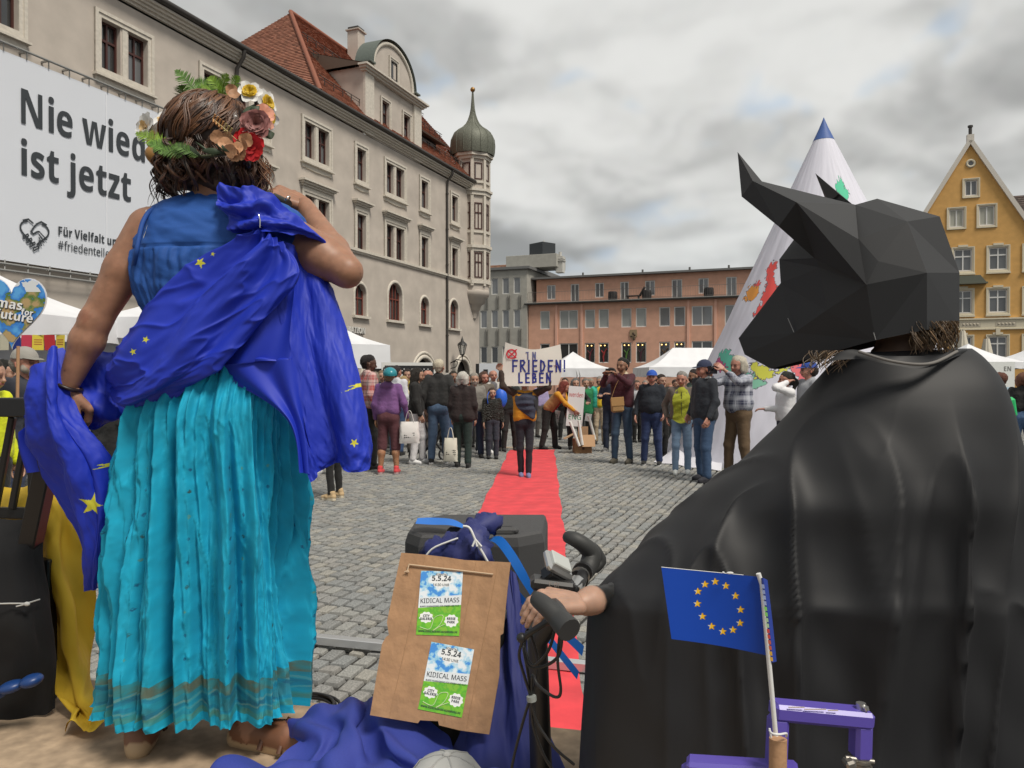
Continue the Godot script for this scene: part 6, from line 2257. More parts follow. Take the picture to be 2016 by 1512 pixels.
func build_sign() -> void:
	var Z := 12.25
	var p := px(1046, 722, Z)
	var t := thing("protest_sign", "cream cloth sign hand lettered in blue with a red crossed circle", "sign", p, 0.0)
	var at := func(x: float, y: float) -> Vector2:
		var q := px(x, y, Z) - p
		return Vector2(q.x, q.y)
	var b := B.new()
	var bow := func(q: Vector2) -> float: return 0.03 * cos(q.x * 2.2) + 0.008 * sin(q.y * 9.0 + q.x * 4.0)
	var rows := []
	for e in [[[995, 674], [1020, 682], [1047, 688], [1075, 685], [1103, 678]], [[991, 707], [1020, 709], [1047, 710], [1075, 709], [1106, 706]], [[989, 735], [1020, 736], [1047, 736], [1075, 735], [1106, 734]], [[990, 760], [1020, 760], [1047, 760], [1075, 759], [1099, 758]]]:
		var r := []
		for q in e:
			var w: Vector2 = at.call(q[0], q[1])
			r.append(Vector3(w.x, w.y, bow.call(w)))
		rows.append(r)
	cloth(rows, 40, 30, b)
	part("cloth", b, mat("cream sign cloth", Color(0.70, 0.68, 0.62), 0.85), t)
	var wmk := func(called: String, txt: String, x: float, y: float, hgt: float, adv: float, c: Material, w: float) -> void:
		for ch in txt:
			if PEN.has(ch):
				var s := B.new()
				for line in PEN[ch]:
					var pts := []
					for q in line:
						pts.append(at.call(x + q[0] * hgt * 0.62, y - q[1] * hgt))
					for k in pts.size() - 1:
						var a: Vector2 = pts[k]
						var e: Vector2 = pts[k + 1]
						var d := (e - a).normalized() * w * 0.5
						var n := Vector2(-d.y, d.x)
						for j in 4:
							var u := a.lerp(e, j / 4.0) - (d if j == 0 else Vector2.ZERO)
							var v := a.lerp(e, (j + 1) / 4.0) + (d if j == 3 else Vector2.ZERO)
							var l := 0.006 + 0.0005 * k
							s.face([Vector3(u.x + n.x, u.y + n.y, bow.call(u) + l), Vector3(v.x + n.x, v.y + n.y, bow.call(v) + l), Vector3(v.x - n.x, v.y - n.y, bow.call(v) + l), Vector3(u.x - n.x, u.y - n.y, bow.call(u) + l)], Vector3.BACK)
				part("letter", s, c, t)
			x += adv * (0.6 if ch in "I!" else 1.0)
	var blue := mat("sign blue", Color(0.02, 0.03, 0.22), 0.8)
	wmk.call("letter", "JN", 1038, 707, 13.0, 11.0, mat("sign faint blue", Color(0.12, 0.13, 0.28), 0.8), 0.018)
	wmk.call("letter", "FRIEDEN!", 1010, 731, 21.0, 15.2, blue, 0.026)
	wmk.call("letter", "LEBEN", 1022, 753, 18.0, 13.6, blue, 0.026)
	var ring := B.new()
	var c0: Vector2 = at.call(1007, 697)
	var seg := []
	for k in 21:
		seg.append(c0 + Vector2(cos(TAU * k / 20) * 0.075, sin(TAU * k / 20) * 0.068))
	stroke(ring, seg, 0.02, Transform3D(Basis(), Vector3(0, 0, 0.03)), 0.004)
	stroke(ring, [c0 + Vector2(-0.06, 0.05), c0 + Vector2(0.07, -0.06)], 0.02, Transform3D(Basis(), Vector3(0, 0, 0.03)), 0.009)
	stroke(ring, [c0 + Vector2(-0.06, -0.06), c0 + Vector2(0.08, 0.07)], 0.018, Transform3D(Basis(), Vector3(0, 0, 0.03)), 0.0095)
	part("red_symbol", ring, mat("sign red", Color(0.55, 0.02, 0.04), 0.8), t)


func build_heart() -> void:
	var Z := 6.6
	var o := px(22, 612, Z)
	var t := thing("heart_sign", "heart shaped sign printed with a map of the earth on a wooden stick", "sign", o, 0.12)
	var pts := PackedVector2Array()
	for k in 60:
		var a := TAU * k / 60.0
		pts.append(Vector2(0.0172 * 16 * pow(sin(a), 3), 0.0205 * (13 * cos(a) - 5 * cos(2 * a) - 2 * cos(3 * a) - cos(4 * a)) + 0.03))
	var im := Image.create(512, 512, false, Image.FORMAT_RGB8)
	var n := noise(91, 0.006, 5)
	for y in 512:
		for x in 512:
			var h := n.get_noise_2d(x, y * 1.1) + 0.22 * sin(x * 0.012 + 1.0) * cos(y * 0.01)
			var c := Color8(52, 118, 200).lerp(Color8(90, 165, 225), clampf(-h * 2.5, 0, 1))
			if h > 0.06:
				c = Color8(84, 116, 52).lerp(Color8(176, 150, 106), clampf((h - 0.06) * 3.5 + (y - 230) / 400.0, 0, 1))
			if y < 105 and h > -0.02:
				c = Color8(214, 218, 220)
			im.set_pixel(x, y, c)
	var rect := Rect2(-0.3, -0.36, 0.6, 0.66)
	var b := B.new()
	b.prism(pts, 0.008, Transform3D(), rect)
	part("board", b, mat("earth print", Color.WHITE, 0.45, [], [], {"albedo_texture": ImageTexture.create_from_image(im)}), t)
	var big := PackedVector2Array()
	for p in pts:
		big.append(p * 1.035)
	var e := B.new()
	e.prism(big, 0.006, Transform3D(Basis(), Vector3(0, 0, -0.010)))
	part("white_edge", e, mat("white card", Color.WHITE), t)
	var w := mat("white lettering", Color(0.8, 0.8, 0.8), 0.6)
	var sh := mat("letter shade", Color(0.03, 0.05, 0.1), 0.6)
	for q in [["Omas", 0.078, Vector3(-0.06, 0.0, 0)], ["for", 0.05, Vector3(0.125, -0.055, 0)], ["future", 0.072, Vector3(0.02, -0.105, 0)]]:
		write("lettering", q[0], q[1], w, t, Transform3D(Basis(Vector3.BACK, -0.16), q[2] + Vector3(0, 0, 0.008)), true, true, 0.003)
		write("lettering_shade", q[0], q[1], sh, t, Transform3D(Basis(Vector3.BACK, -0.16), q[2] + Vector3(0.005, -0.005, 0.003)), true, true, 0.002)
	var s := B.new()
	s.tube([Vector3(0.04, -0.3, -0.03), Vector3(0.03, -0.85, -0.03)], 0.014, 8)
	part("stick", s, mat("raw wood", Color(0.42, 0.24, 0.13), 0.8), t)


func P(rows: Array) -> Array:
	var r := []
	for row in rows:
		var q := []
		for e in row:
			q.append(px(e[0], e[1], e[2]))
		r.append(q)
	return r


func star_points(n := 5, inner := 0.4) -> PackedVector2Array:
	var p := PackedVector2Array()
	for k in n * 2:
		var a := PI * k / n
		var r := 1.0 if k % 2 == 0 else inner
		p.append(Vector2(sin(a), -cos(a)) * r)
	return p


# blue flag cloth of nu by nv points with yellow stars where they show: [x, y, size, turn]
func starred(b: B, nu: int, nv: int, stars: Array, called: String) -> StandardMaterial3D:
	var im := Image.create(384, 384, false, Image.FORMAT_RGB8)
	var base := Color(0.008, 0.030, 0.44).linear_to_srgb()
	im.fill(base)
	var sp := star_points()
	var prj := func(p: Vector3) -> Vector2: return Vector2(1008 + F * p.x / -p.z, 743 + F * (EYE - p.y) / -p.z)
	for s in stars:
		var best := 1e9
		var at := 0
		for k in b.v.size():
			var d: float = prj.call(b.v[k]).distance_to(Vector2(s[0], s[1]))
			if d < best:
				best = d
				at = k
		var q := at % nu
		var r := at / nu
		var q0 := clampi(q, 3, nu - 4)
		var r0 := clampi(r, 3, nv - 4)
		var du: Vector2 = (prj.call(b.v[r * nu + q0 + 3]) - prj.call(b.v[r * nu + q0 - 3])) / 6.0 * (nu - 1)
		var dv: Vector2 = (prj.call(b.v[(r0 + 3) * nu + q]) - prj.call(b.v[(r0 - 3) * nu + q])) / 6.0 * (nv - 1)
		var ru: float = minf(0.45, s[2] * 1.3 / maxf(du.length(), 20.0))
		var rv: float = minf(0.45, s[2] * 1.3 / maxf(dv.length(), 20.0))
		var u0 := q / (nu - 1.0)
		var v0 := r / (nv - 1.0)
		for y in range(maxi(0, int((v0 - rv) * 384)), mini(384, int((v0 + rv) * 384) + 1)):
			for x in range(maxi(0, int((u0 - ru) * 384)), mini(384, int((u0 + ru) * 384) + 1)):
				var d: Vector2 = du * (x / 384.0 - u0) + dv * (y / 384.0 - v0)
				if Geometry2D.is_point_in_polygon(d.rotated(-s[3]) / s[2], sp):
					im.set_pixel(x, y, Color(0.66, 0.62, 0.05).linear_to_srgb())
	return mat(called, Color.WHITE, 0.62, [], [], {"albedo_texture": ImageTexture.create_from_image(im), "texture_repeat": false, "backlight_enabled": true, "backlight": Color(0.06, 0.08, 0.3)})


# ring loft: rows of [left pixel, right pixel, y pixel, depth of the axis, half depth] become closed rings
func loft(rows: Array, nu: int, nv: int, o: B, fold = null, power := 1.0) -> void:
	var rs := []
	for e in rows:
		var l := px(e[0], e[2], e[3])
		var r := px(e[1], e[2], e[3])
		var ring := []
		for k in 16:
			var a := TAU * k / 16
			var cx := signf(cos(a)) * pow(absf(cos(a)), power)
			var cz := signf(sin(a)) * pow(absf(sin(a)), power)
			var mid := (l + r) * 0.5 if e.size() < 6 else px(e[5], e[2], e[3])
			ring.append(mid + ((r - mid) if cx > 0.0 else (mid - l)) * cx + Vector3(0, 0, e[4]) * cz)
		rs.append(ring)
	# rows are spread evenly by height, however close together the given ones lie
	var ks := []
	var at := 0
	for k in nv:
		var y: float = lerpf(rows[0][2], rows[-1][2], k / (nv - 1.0))
		while at < rows.size() - 2 and y > rows[at + 1][2]:
			at += 1
		ks.append(at + clampf((y - rows[at][2]) / (rows[at + 1][2] - rows[at][2]), 0.0, 1.0))
	cloth(rs, nu, nv, o, fold, Vector2.ONE, true, Vector2.ZERO, ks)


func lock(o: B, p: Array, r: float, c: Color) -> void:
	o.col = c
	var n := p.size()
	var rr := []
	for k in n:
		rr.append(r * (0.35 + 0.65 * sin(PI * clampf(0.15 + 0.85 * k / (n - 1.0), 0, 1))))
	o.tube(p, rr, 4, false)


func fern(o: B, a: Vector3, tip: Vector3, n: Vector3, w: float, leaflets: int, c: Color) -> void:
	var d := (tip - a)
	var s := d.cross(n).normalized()
	o.col = c * 0.7
	o.tube([a, a + d * 0.5 + n * 0.01, tip], [0.0022, 0.0018, 0.0006], 4, false)
	for k in leaflets:
		var t := (k + 0.5) / leaflets
		var l := w * sin(PI * clampf(0.2 + 0.75 * t, 0, 1)) * rng.randf_range(0.85, 1.1)
		var p := a + d * t + n * 0.01 * sin(t * PI)
		for sg in [-1.0, 1.0]:
			o.col = c * rng.randf_range(0.65, 1.35)
			var dr: Vector3 = (s * sg + d.normalized() * 0.55 + n * rng.randf_range(-0.2, 0.35)).normalized()
			var hw := d.normalized() * d.length() / leaflets * 0.42
			o.face([p - hw, p + dr * l * 0.5 - hw * 1.1, p + dr * l, p + dr * l * 0.5 + hw * 1.1, p + hw], n)


func petals(o: B, c: Vector3, n: Vector3, count: int, len_: float, wid: float, lift: float, col: Color, spin := 0.0) -> void:
	n = n.normalized()
	var s := n.cross(Vector3.UP if absf(n.y) < 0.9 else Vector3.RIGHT).normalized()
	var u := n.cross(s)
	for k in count:
		var a := TAU * k / count + spin + rng.randf_range(-0.15, 0.15)
		var d := s * cos(a) + u * sin(a)
		var e := n.cross(d)
		var l := len_ * rng.randf_range(0.88, 1.1)
		o.col = col * rng.randf_range(0.86, 1.12)
		var g := PackedVector3Array()
		for r in 6:
			var t := r / 5.0
			var w := wid * pow(sin(PI * clampf(0.1 + 0.82 * t, 0, 1)), 0.7)
			for q in 5:
				var x := (q - 2) / 2.0
				g.append(c + d * l * t + e * w * x + n * (lift * l * t * (1.2 - t * rng.randf_range(0.4, 0.6)) + 0.2 * w * x * x))
		o.grid(g, 5, 6)


func rose(o: B, c: Vector3, n: Vector3, r: float, col: Color) -> void:
	for ring in 5:
		var t := ring / 4.0
		petals(o, c - n * r * 0.2, n, 3 + ring, r * (0.45 + 0.6 * t), r * (0.32 + 0.3 * t), 1.7 - 1.35 * t, col * (0.7 + 0.35 * t), ring * 0.8)


func build_stage() -> void:
	# floor of the stage: a plywood sheet on a dark frame
	var t := thing("stage_platform", "low stage floor of worn plywood under the woman's feet", "stage", Vector3.ZERO)
	var e := func(x: float, off := 0.0) -> Vector3: return Vector3(x, 0.66, -(2.29 - 0.228 * (x + 0.617)) + off)
	var b := B.new()
	var top := [e.call(-3.4), e.call(0.5), Vector3(0.5, 0.66, -0.2), Vector3(-3.4, 0.66, -0.2)]
	b.face(top, Vector3.UP)
	for k in 4:
		var p: Vector3 = top[k]
		var q: Vector3 = top[(k + 1) % 4]
		b.face([p, q, q - Vector3(0, 0.025, 0), p - Vector3(0, 0.025, 0)], (p + q) * 0.5 - Vector3(-1.4, 0.66, -1.2))
	part("plywood", b, mat("worn plywood", Color(0.50, 0.37, 0.25), 0.8, [0.74, 1.0, 0.03, 0.8]), t)
	var fr := B.new()
	var under := []
	for p in top:
		under.append(p - Vector3(0, 0.03, 0))
	for k in 4:
		var p: Vector3 = under[k].lerp(Vector3(-1.4, 0.6, -1.2), 0.03)
		var q: Vector3 = under[(k + 1) % 4].lerp(Vector3(-1.4, 0.6, -1.2), 0.03)
		fr.tube([p - Vector3(0, 0.05, 0), q - Vector3(0, 0.05, 0)], 0.04, 4)
		fr.tube([p, Vector3(p.x, 0, p.z)], 0.035, 6)
	part("frame", fr, mat("dark steel", Color(0.03, 0.03, 0.032), 0.5), t)
	# aluminium bar lying across the end of the carpet
	var al := thing("aluminium_bar", "square aluminium bar lying across the cobbles and carpet before the stage", "bar", Vector3.ZERO)
	var a := gpx(470, 1262)
	var c := gpx(1300, 1350)
	var ab := B.new()
	var d := (c - a).normalized()
	ab.box((a + c) * 0.5 + Vector3(0, 0.062, 0), Vector3((c - a).length(), 0.05, 0.06), Basis(d, Vector3.UP, d.cross(Vector3.UP)), 0.004)
	part("bar", ab, mat("aluminium", Color(0.6, 0.61, 0.62), 0.35, [], [], {"metallic": 0.7}), al)
	# black slatted chair at the left
	var ch := thing("black_chair", "black wooden chair with slatted back draped with yellow cloth", "chair", Vector3.ZERO)
	var bm := mat("black painted wood", Color(0.012, 0.012, 0.013), 0.4)
	var slab := func(p: Vector3, q: Vector3, w: float, th: float, called: String) -> void:
		var s := B.new()
		var dd := (q - p).normalized()
		var sd := dd.cross(Vector3(0, 0, 1)).normalized()
		s.box((p + q) * 0.5, Vector3(w, (q - p).length(), th), Basis(sd, dd, sd.cross(dd)), 0.004)
		part(called, s, bm, ch)
	slab.call(px(-260, 800, 2.45), px(66, 802, 2.3), 0.058, 0.03, "top_rail")
	slab.call(px(-200, 1008, 2.5), px(78, 1010, 2.33), 0.034, 0.025, "lower_rail")
	for k in 4:
		slab.call(px(58 - 33 * k, 820, 2.31 + 0.02 * k), px(24 - 33 * k, 1002, 2.34 + 0.02 * k), 0.021, 0.018, "slat")
	slab.call(px(66, 800, 2.305), px(70, 1040, 2.33), 0.03, 0.03, "post")
	slab.call(px(102, 872, 2.2), px(58, 1080, 2.25), 0.05, 0.05, "arm_post")
	var seat := B.new()
	var sp := []
	for q in [[-220, 1060, 2.3], [70, 1060, 2.28], [98, 1190, 2.1], [-260, 1200, 2.1]]:
		sp.append(px(q[0], q[1], q[2]))
	cloth(P([[[-260, 1020, 2.35], [-60, 1022, 2.34], [60, 1022, 2.33], [82, 1030, 2.33]], [[-260, 1100, 2.2], [-60, 1092, 2.2], [50, 1090, 2.2], [84, 1095, 2.24]], [[-260, 1210, 2.1], [-60, 1210, 2.1], [60, 1205, 2.1], [100, 1200, 2.2]], [[-260, 1320, 2.12], [-60, 1325, 2.12], [70, 1310, 2.12], [112, 1300, 2.2]], [[-260, 1418, 2.16], [-60, 1420, 2.16], [60, 1412, 2.18], [108, 1395, 2.2]]]), 50, 60, seat, func(u, v): return 0.012 * wob.get_noise_2d(u * 0.5, v * 0.3) + 0.006 * sin(u * 20.0 + v * 4.0))
	part("black_cover", seat, mat("black cover", Color(0.006, 0.006, 0.007), 0.95), ch)
	for q in [[-150, 2.45], [90, 2.3]]:
		var lg := B.new()
		var p := px(q[0], 1100, q[1])
		lg.box(Vector3(p.x, (p.y + 0.66) * 0.5, p.z), Vector3(0.045, p.y - 0.66, 0.045), Basis(), 0.004)
		part("leg", lg, bm, ch)
	var rp := thing("white_cord", "thin white cord knotted across the black chair cover", "cord", Vector3.ZERO)
	var rb := B.new()
	rb.tube([px(-60, 1190, 2.08), px(20, 1188, 2.075), px(52, 1188, 2.07), px(78, 1180, 2.12)], 0.0022, 5)
	rb.ball(px(53, 1189, 2.068), Vector3(0.009, 0.006, 0.006), Basis(), 7, 5)
	rb.tube([px(53, 1189, 2.068), px(32, 1194, 2.07)], 0.002, 5)
	part("cord", rb, mat("thin cord", Color.WHITE), rp)
	for q in [[22, 1352, 0.034, 0.016], [62, 1340, 0.03, 0.017], [-8, 1366, 0.03, 0.016]]:
		var bl := B.new()
		bl.ball(px(q[0], q[1], 2.07), Vector3(q[2], q[3], 0.03), Basis(Vector3.BACK, 0.25), 14, 9)
		tag(part("balloon", bl, mat("blue balloon", Color(0.008, 0.04, 0.16), 0.4)), "limp blue balloon under the black chair, %s" % ["in the middle of the three", "furthest from the picture's edge", "cut by the picture's edge"][[22, 62, -8].find(int(q[0]))], "balloon", "blue balloons under the chair")
	# yellow cloth over and beside the chair
	var yc := B.new()
	cloth(P([
		[[-60, 965, 2.52], [20, 958, 2.5], [80, 955, 2.45], [128, 952, 2.42], [150, 960, 2.45]],
		[[-60, 1010, 2.45], [20, 1000, 2.42], [90, 985, 2.36], [132, 1000, 2.36], [165, 1040, 2.42]],
		[[60, 1090, 2.40], [85, 1080, 2.36], [110, 1075, 2.32], [140, 1085, 2.36], [182, 1100, 2.42]],
		[[75, 1190, 2.36], [100, 1190, 2.32], [125, 1185, 2.28], [150, 1200, 2.33], [190, 1200, 2.38]],
		[[90, 1290, 2.34], [115, 1290, 2.30], [135, 1290, 2.26], [160, 1295, 2.3], [190, 1300, 2.36]],
		[[106, 1368, 2.22], [124, 1378, 2.20], [145, 1375, 2.18], [165, 1370, 2.2], [195, 1365, 2.26]],
		[[140, 1404, 2.14], [150, 1416, 2.12], [168, 1410, 2.11], [190, 1400, 2.12], [210, 1396, 2.16]],
		[[124, 1440, 2.06], [142, 1432, 2.05], [165, 1428, 2.04], [195, 1430, 2.05], [222, 1422, 2.08]]]), 70, 130, yc,
		func(u, v): return 0.018 * sin(u * 9.0 - v * 7.0) * smoothstep(0.1, 0.4, v) + 0.009 * sin(u * 17.0 + v * 22.0) * (1.0 - v) + 0.010 * wob.get_noise_2d(u * 0.5, v * 0.7))
	tag(part("yellow_cloth", yc, mat("yellow cloth", Color(0.74, 0.49, 0.03), 0.75, [0.85, 1.0, 0.3, 0.1], [], {"backlight_enabled": true, "backlight": Color(0.25, 0.18, 0.03)})), "mustard yellow cloth hanging from the black chair to the stage floor", "cloth")
	# cables on the stage
	var cb := thing("cable_coil", "coil of black cable on the stage floor beside the woman", "cable", Vector3.ZERO)
	var km := mat("black cable", Color(0.014, 0.014, 0.015), 0.45)
	var cc := B.new()
	for k in 5:
		var ring := []
		for j in 25:
			var an := TAU * j / 24
			ring.append(px(595, 1403, 2.2) + Vector3(cos(an) * (0.085 + 0.004 * k) + 0.006 * sin(k * 2.0), 0, sin(an) * (0.09 + 0.003 * k)) + Vector3(0, 0.672 - px(595, 1403, 2.2).y + 0.006 * (k % 3), 0))
		cc.tube(ring, 0.0045, 6, false)
	cc.tube(curve([px(430, 1442, 2.1), px(445, 1452, 2.08), px(470, 1430, 2.14), px(560, 1420, 2.15), px(600, 1440, 2.08)], 24), 0.004, 6)
	part("loops", cc, km, cb)
	build_monitor()


func build_monitor() -> void:
	var bm := mat("speaker plastic", Color(0.05, 0.05, 0.052), 0.55, [], [0.2, 0.05, 0.06])
	var t := thing("loudspeaker", "dark grey loudspeaker standing at the edge of the stage, tied with blue straps", "loudspeaker", Vector3.ZERO)
	# plan outline with chamfered corners, narrower behind
	var h := 1.15
	var o := px(948, 1040, 2.5)
	var pl := PackedVector2Array([Vector2(-0.185, 0.17), Vector2(0.12, 0.17), Vector2(0.2, 0.10), Vector2(0.225, -0.2), Vector2(-0.15, -0.2), Vector2(-0.235, -0.08), Vector2(-0.235, 0.10)])
	var b := B.new()
	var ring := func(y: float, k: float) -> Array:
		var q := []
		for p in pl:
			q.append(Vector3(o.x + p.x * k, y, o.z + p.y * k))
		return q
	var levels := [[0.0, 0.98], [0.52, 0.98], [0.525, 0.96], [0.545, 0.96], [0.55, 1.0], [h - 0.035, 1.0], [h - 0.008, 0.965], [h, 0.93]]
	for k in levels.size() - 1:
		var r0: Array = ring.call(levels[k][0], levels[k][1])
		var r1: Array = ring.call(levels[k + 1][0], levels[k + 1][1])
		for j in pl.size():
			var j1 := (j + 1) % pl.size()
			b.face([r0[j], r0[j1], r1[j1], r1[j]], (r0[j] + r0[j1]) * 0.5 - Vector3(o.x, r0[j].y, o.z))
	b.face(ring.call(h, 0.93), Vector3.UP)
	part("cabinet", b, bm, t)
	var hd := B.new()
	hd.box(Vector3(o.x + 0.01, h - 0.01, o.z + 0.12), Vector3(0.2, 0.05, 0.07), Basis(), 0.012)
	part("handle_recess", hd, mat("recess black", Color(0.008, 0.008, 0.008), 0.7), t)
	var hb := B.new()
	hb.box(Vector3(o.x + 0.01, h + 0.008, o.z + 0.135), Vector3(0.22, 0.022, 0.026), Basis(), 0.008)
	part("handle", hb, bm, t)
	# blue straps
	var sm := mat("blue strap", Color(0.012, 0.16, 0.60), 0.5)
	var strap := func(label: String, rows: Array) -> void:
		var s := B.new()
		cloth(P(rows), 40, 5, s)
		tag(part("strap", s, sm), label, "strap", "blue straps round the loudspeaker")
	strap.call("blue strap lying over the loudspeaker's top on the side of the woman", [[[822, 1020, 2.42], [850, 1019, 2.44], [890, 1022, 2.4], [915, 1034, 2.35]], [[818, 1031, 2.36], [850, 1033, 2.36], [885, 1034, 2.34], [912, 1040, 2.33]]])
	strap.call("broad blue strap slanting from the drawstring bag down to the handlebar", [[[972, 1056, 2.2], [990, 1058, 2.16], [1012, 1085, 2.1], [1034, 1122, 2.06], [1052, 1160, 2.0]], [[958, 1064, 2.2], [976, 1070, 2.16], [998, 1098, 2.1], [1022, 1138, 2.06], [1044, 1172, 2.0]]])
	strap.call("blue strap end hanging behind the drawstring bag", [[[946, 1070, 2.22], [950, 1085, 2.2], [955, 1100, 2.2], [958, 1112, 2.2]], [[962, 1060, 2.22], [964, 1076, 2.2], [968, 1090, 2.2], [966, 1110, 2.2]]])
	strap.call("blue strap standing up over the far edge of the loudspeaker", [[[942, 1010, 2.66], [950, 1011, 2.66], [962, 1012, 2.66]], [[944, 1022, 2.6], [952, 1022, 2.6], [964, 1023, 2.6]]])
	strap.call("blue strap stretched down across the red carpet under the handlebar", [[[1000, 1140, 2.1], [1040, 1185, 2.0], [1080, 1245, 1.95], [1140, 1322, 1.9]], [[996, 1154, 2.1], [1036, 1200, 2.0], [1072, 1256, 1.95], [1136, 1338, 1.9]]])
	strap.call("short blue strap beside the cape's edge above the red carpet", [[[1112, 1240, 1.9], [1128, 1252, 1.88], [1150, 1272, 1.86]], [[1106, 1254, 1.9], [1124, 1270, 1.88], [1146, 1292, 1.86]]])
	# drawstring bag
	var bg := thing("drawstring_bag", "navy drawstring bag with white cord tied on the loudspeaker", "bag", Vector3.ZERO)
	var n := mat("navy nylon", Color(0.028, 0.035, 0.15), 0.6)
	var sb := B.new()
	field([[px(870, 1100, 2.16), px(920, 1095, 2.14), 0.05, 0.06, Color.WHITE], [px(905, 1090, 2.12), px(935, 1060, 2.12), 0.045, 0.035, Color.WHITE], [px(930, 1062, 2.11), px(950, 1095, 2.08), 0.028, 0.026, Color.WHITE], [px(925, 1045, 2.15), px(965, 1030, 2.2), 0.022, 0.026, Color.WHITE], [px(935, 1032, 2.2), px(972, 1032, 2.22), 0.02, 0.02, Color.WHITE], [px(845, 1082, 2.18), px(900, 1070, 2.18), 0.02, 0.03, Color.WHITE]], 0.008, 0.02, sb)
	var wn := noise(41, 34.0, 2)
	sb.wrinkle(wn, 0.022, Vector3(1, 0.6, 1))
	part("pouch", sb, n, bg)
	var wc := B.new()
	wc.tube(curve([px(838, 1095, 2.1), px(855, 1078, 2.1), px(895, 1062, 2.1), px(902, 1060, 2.1)], 12), 0.003, 5)
	wc.tube(curve([px(912, 1036, 2.06), px(925, 1040, 2.055), px(938, 1068, 2.05), px(950, 1088, 2.05), px(960, 1106, 2.05)], 16), 0.0038, 5)
	for k in 3:
		wc.tube([px(936, 1062, 2.05), px(930 + 9 * k, 1076, 2.045)], 0.003, 5)
	part("cord", wc, mat("white cord", Color(0.7, 0.7, 0.68), 0.7), bg)
	build_card()


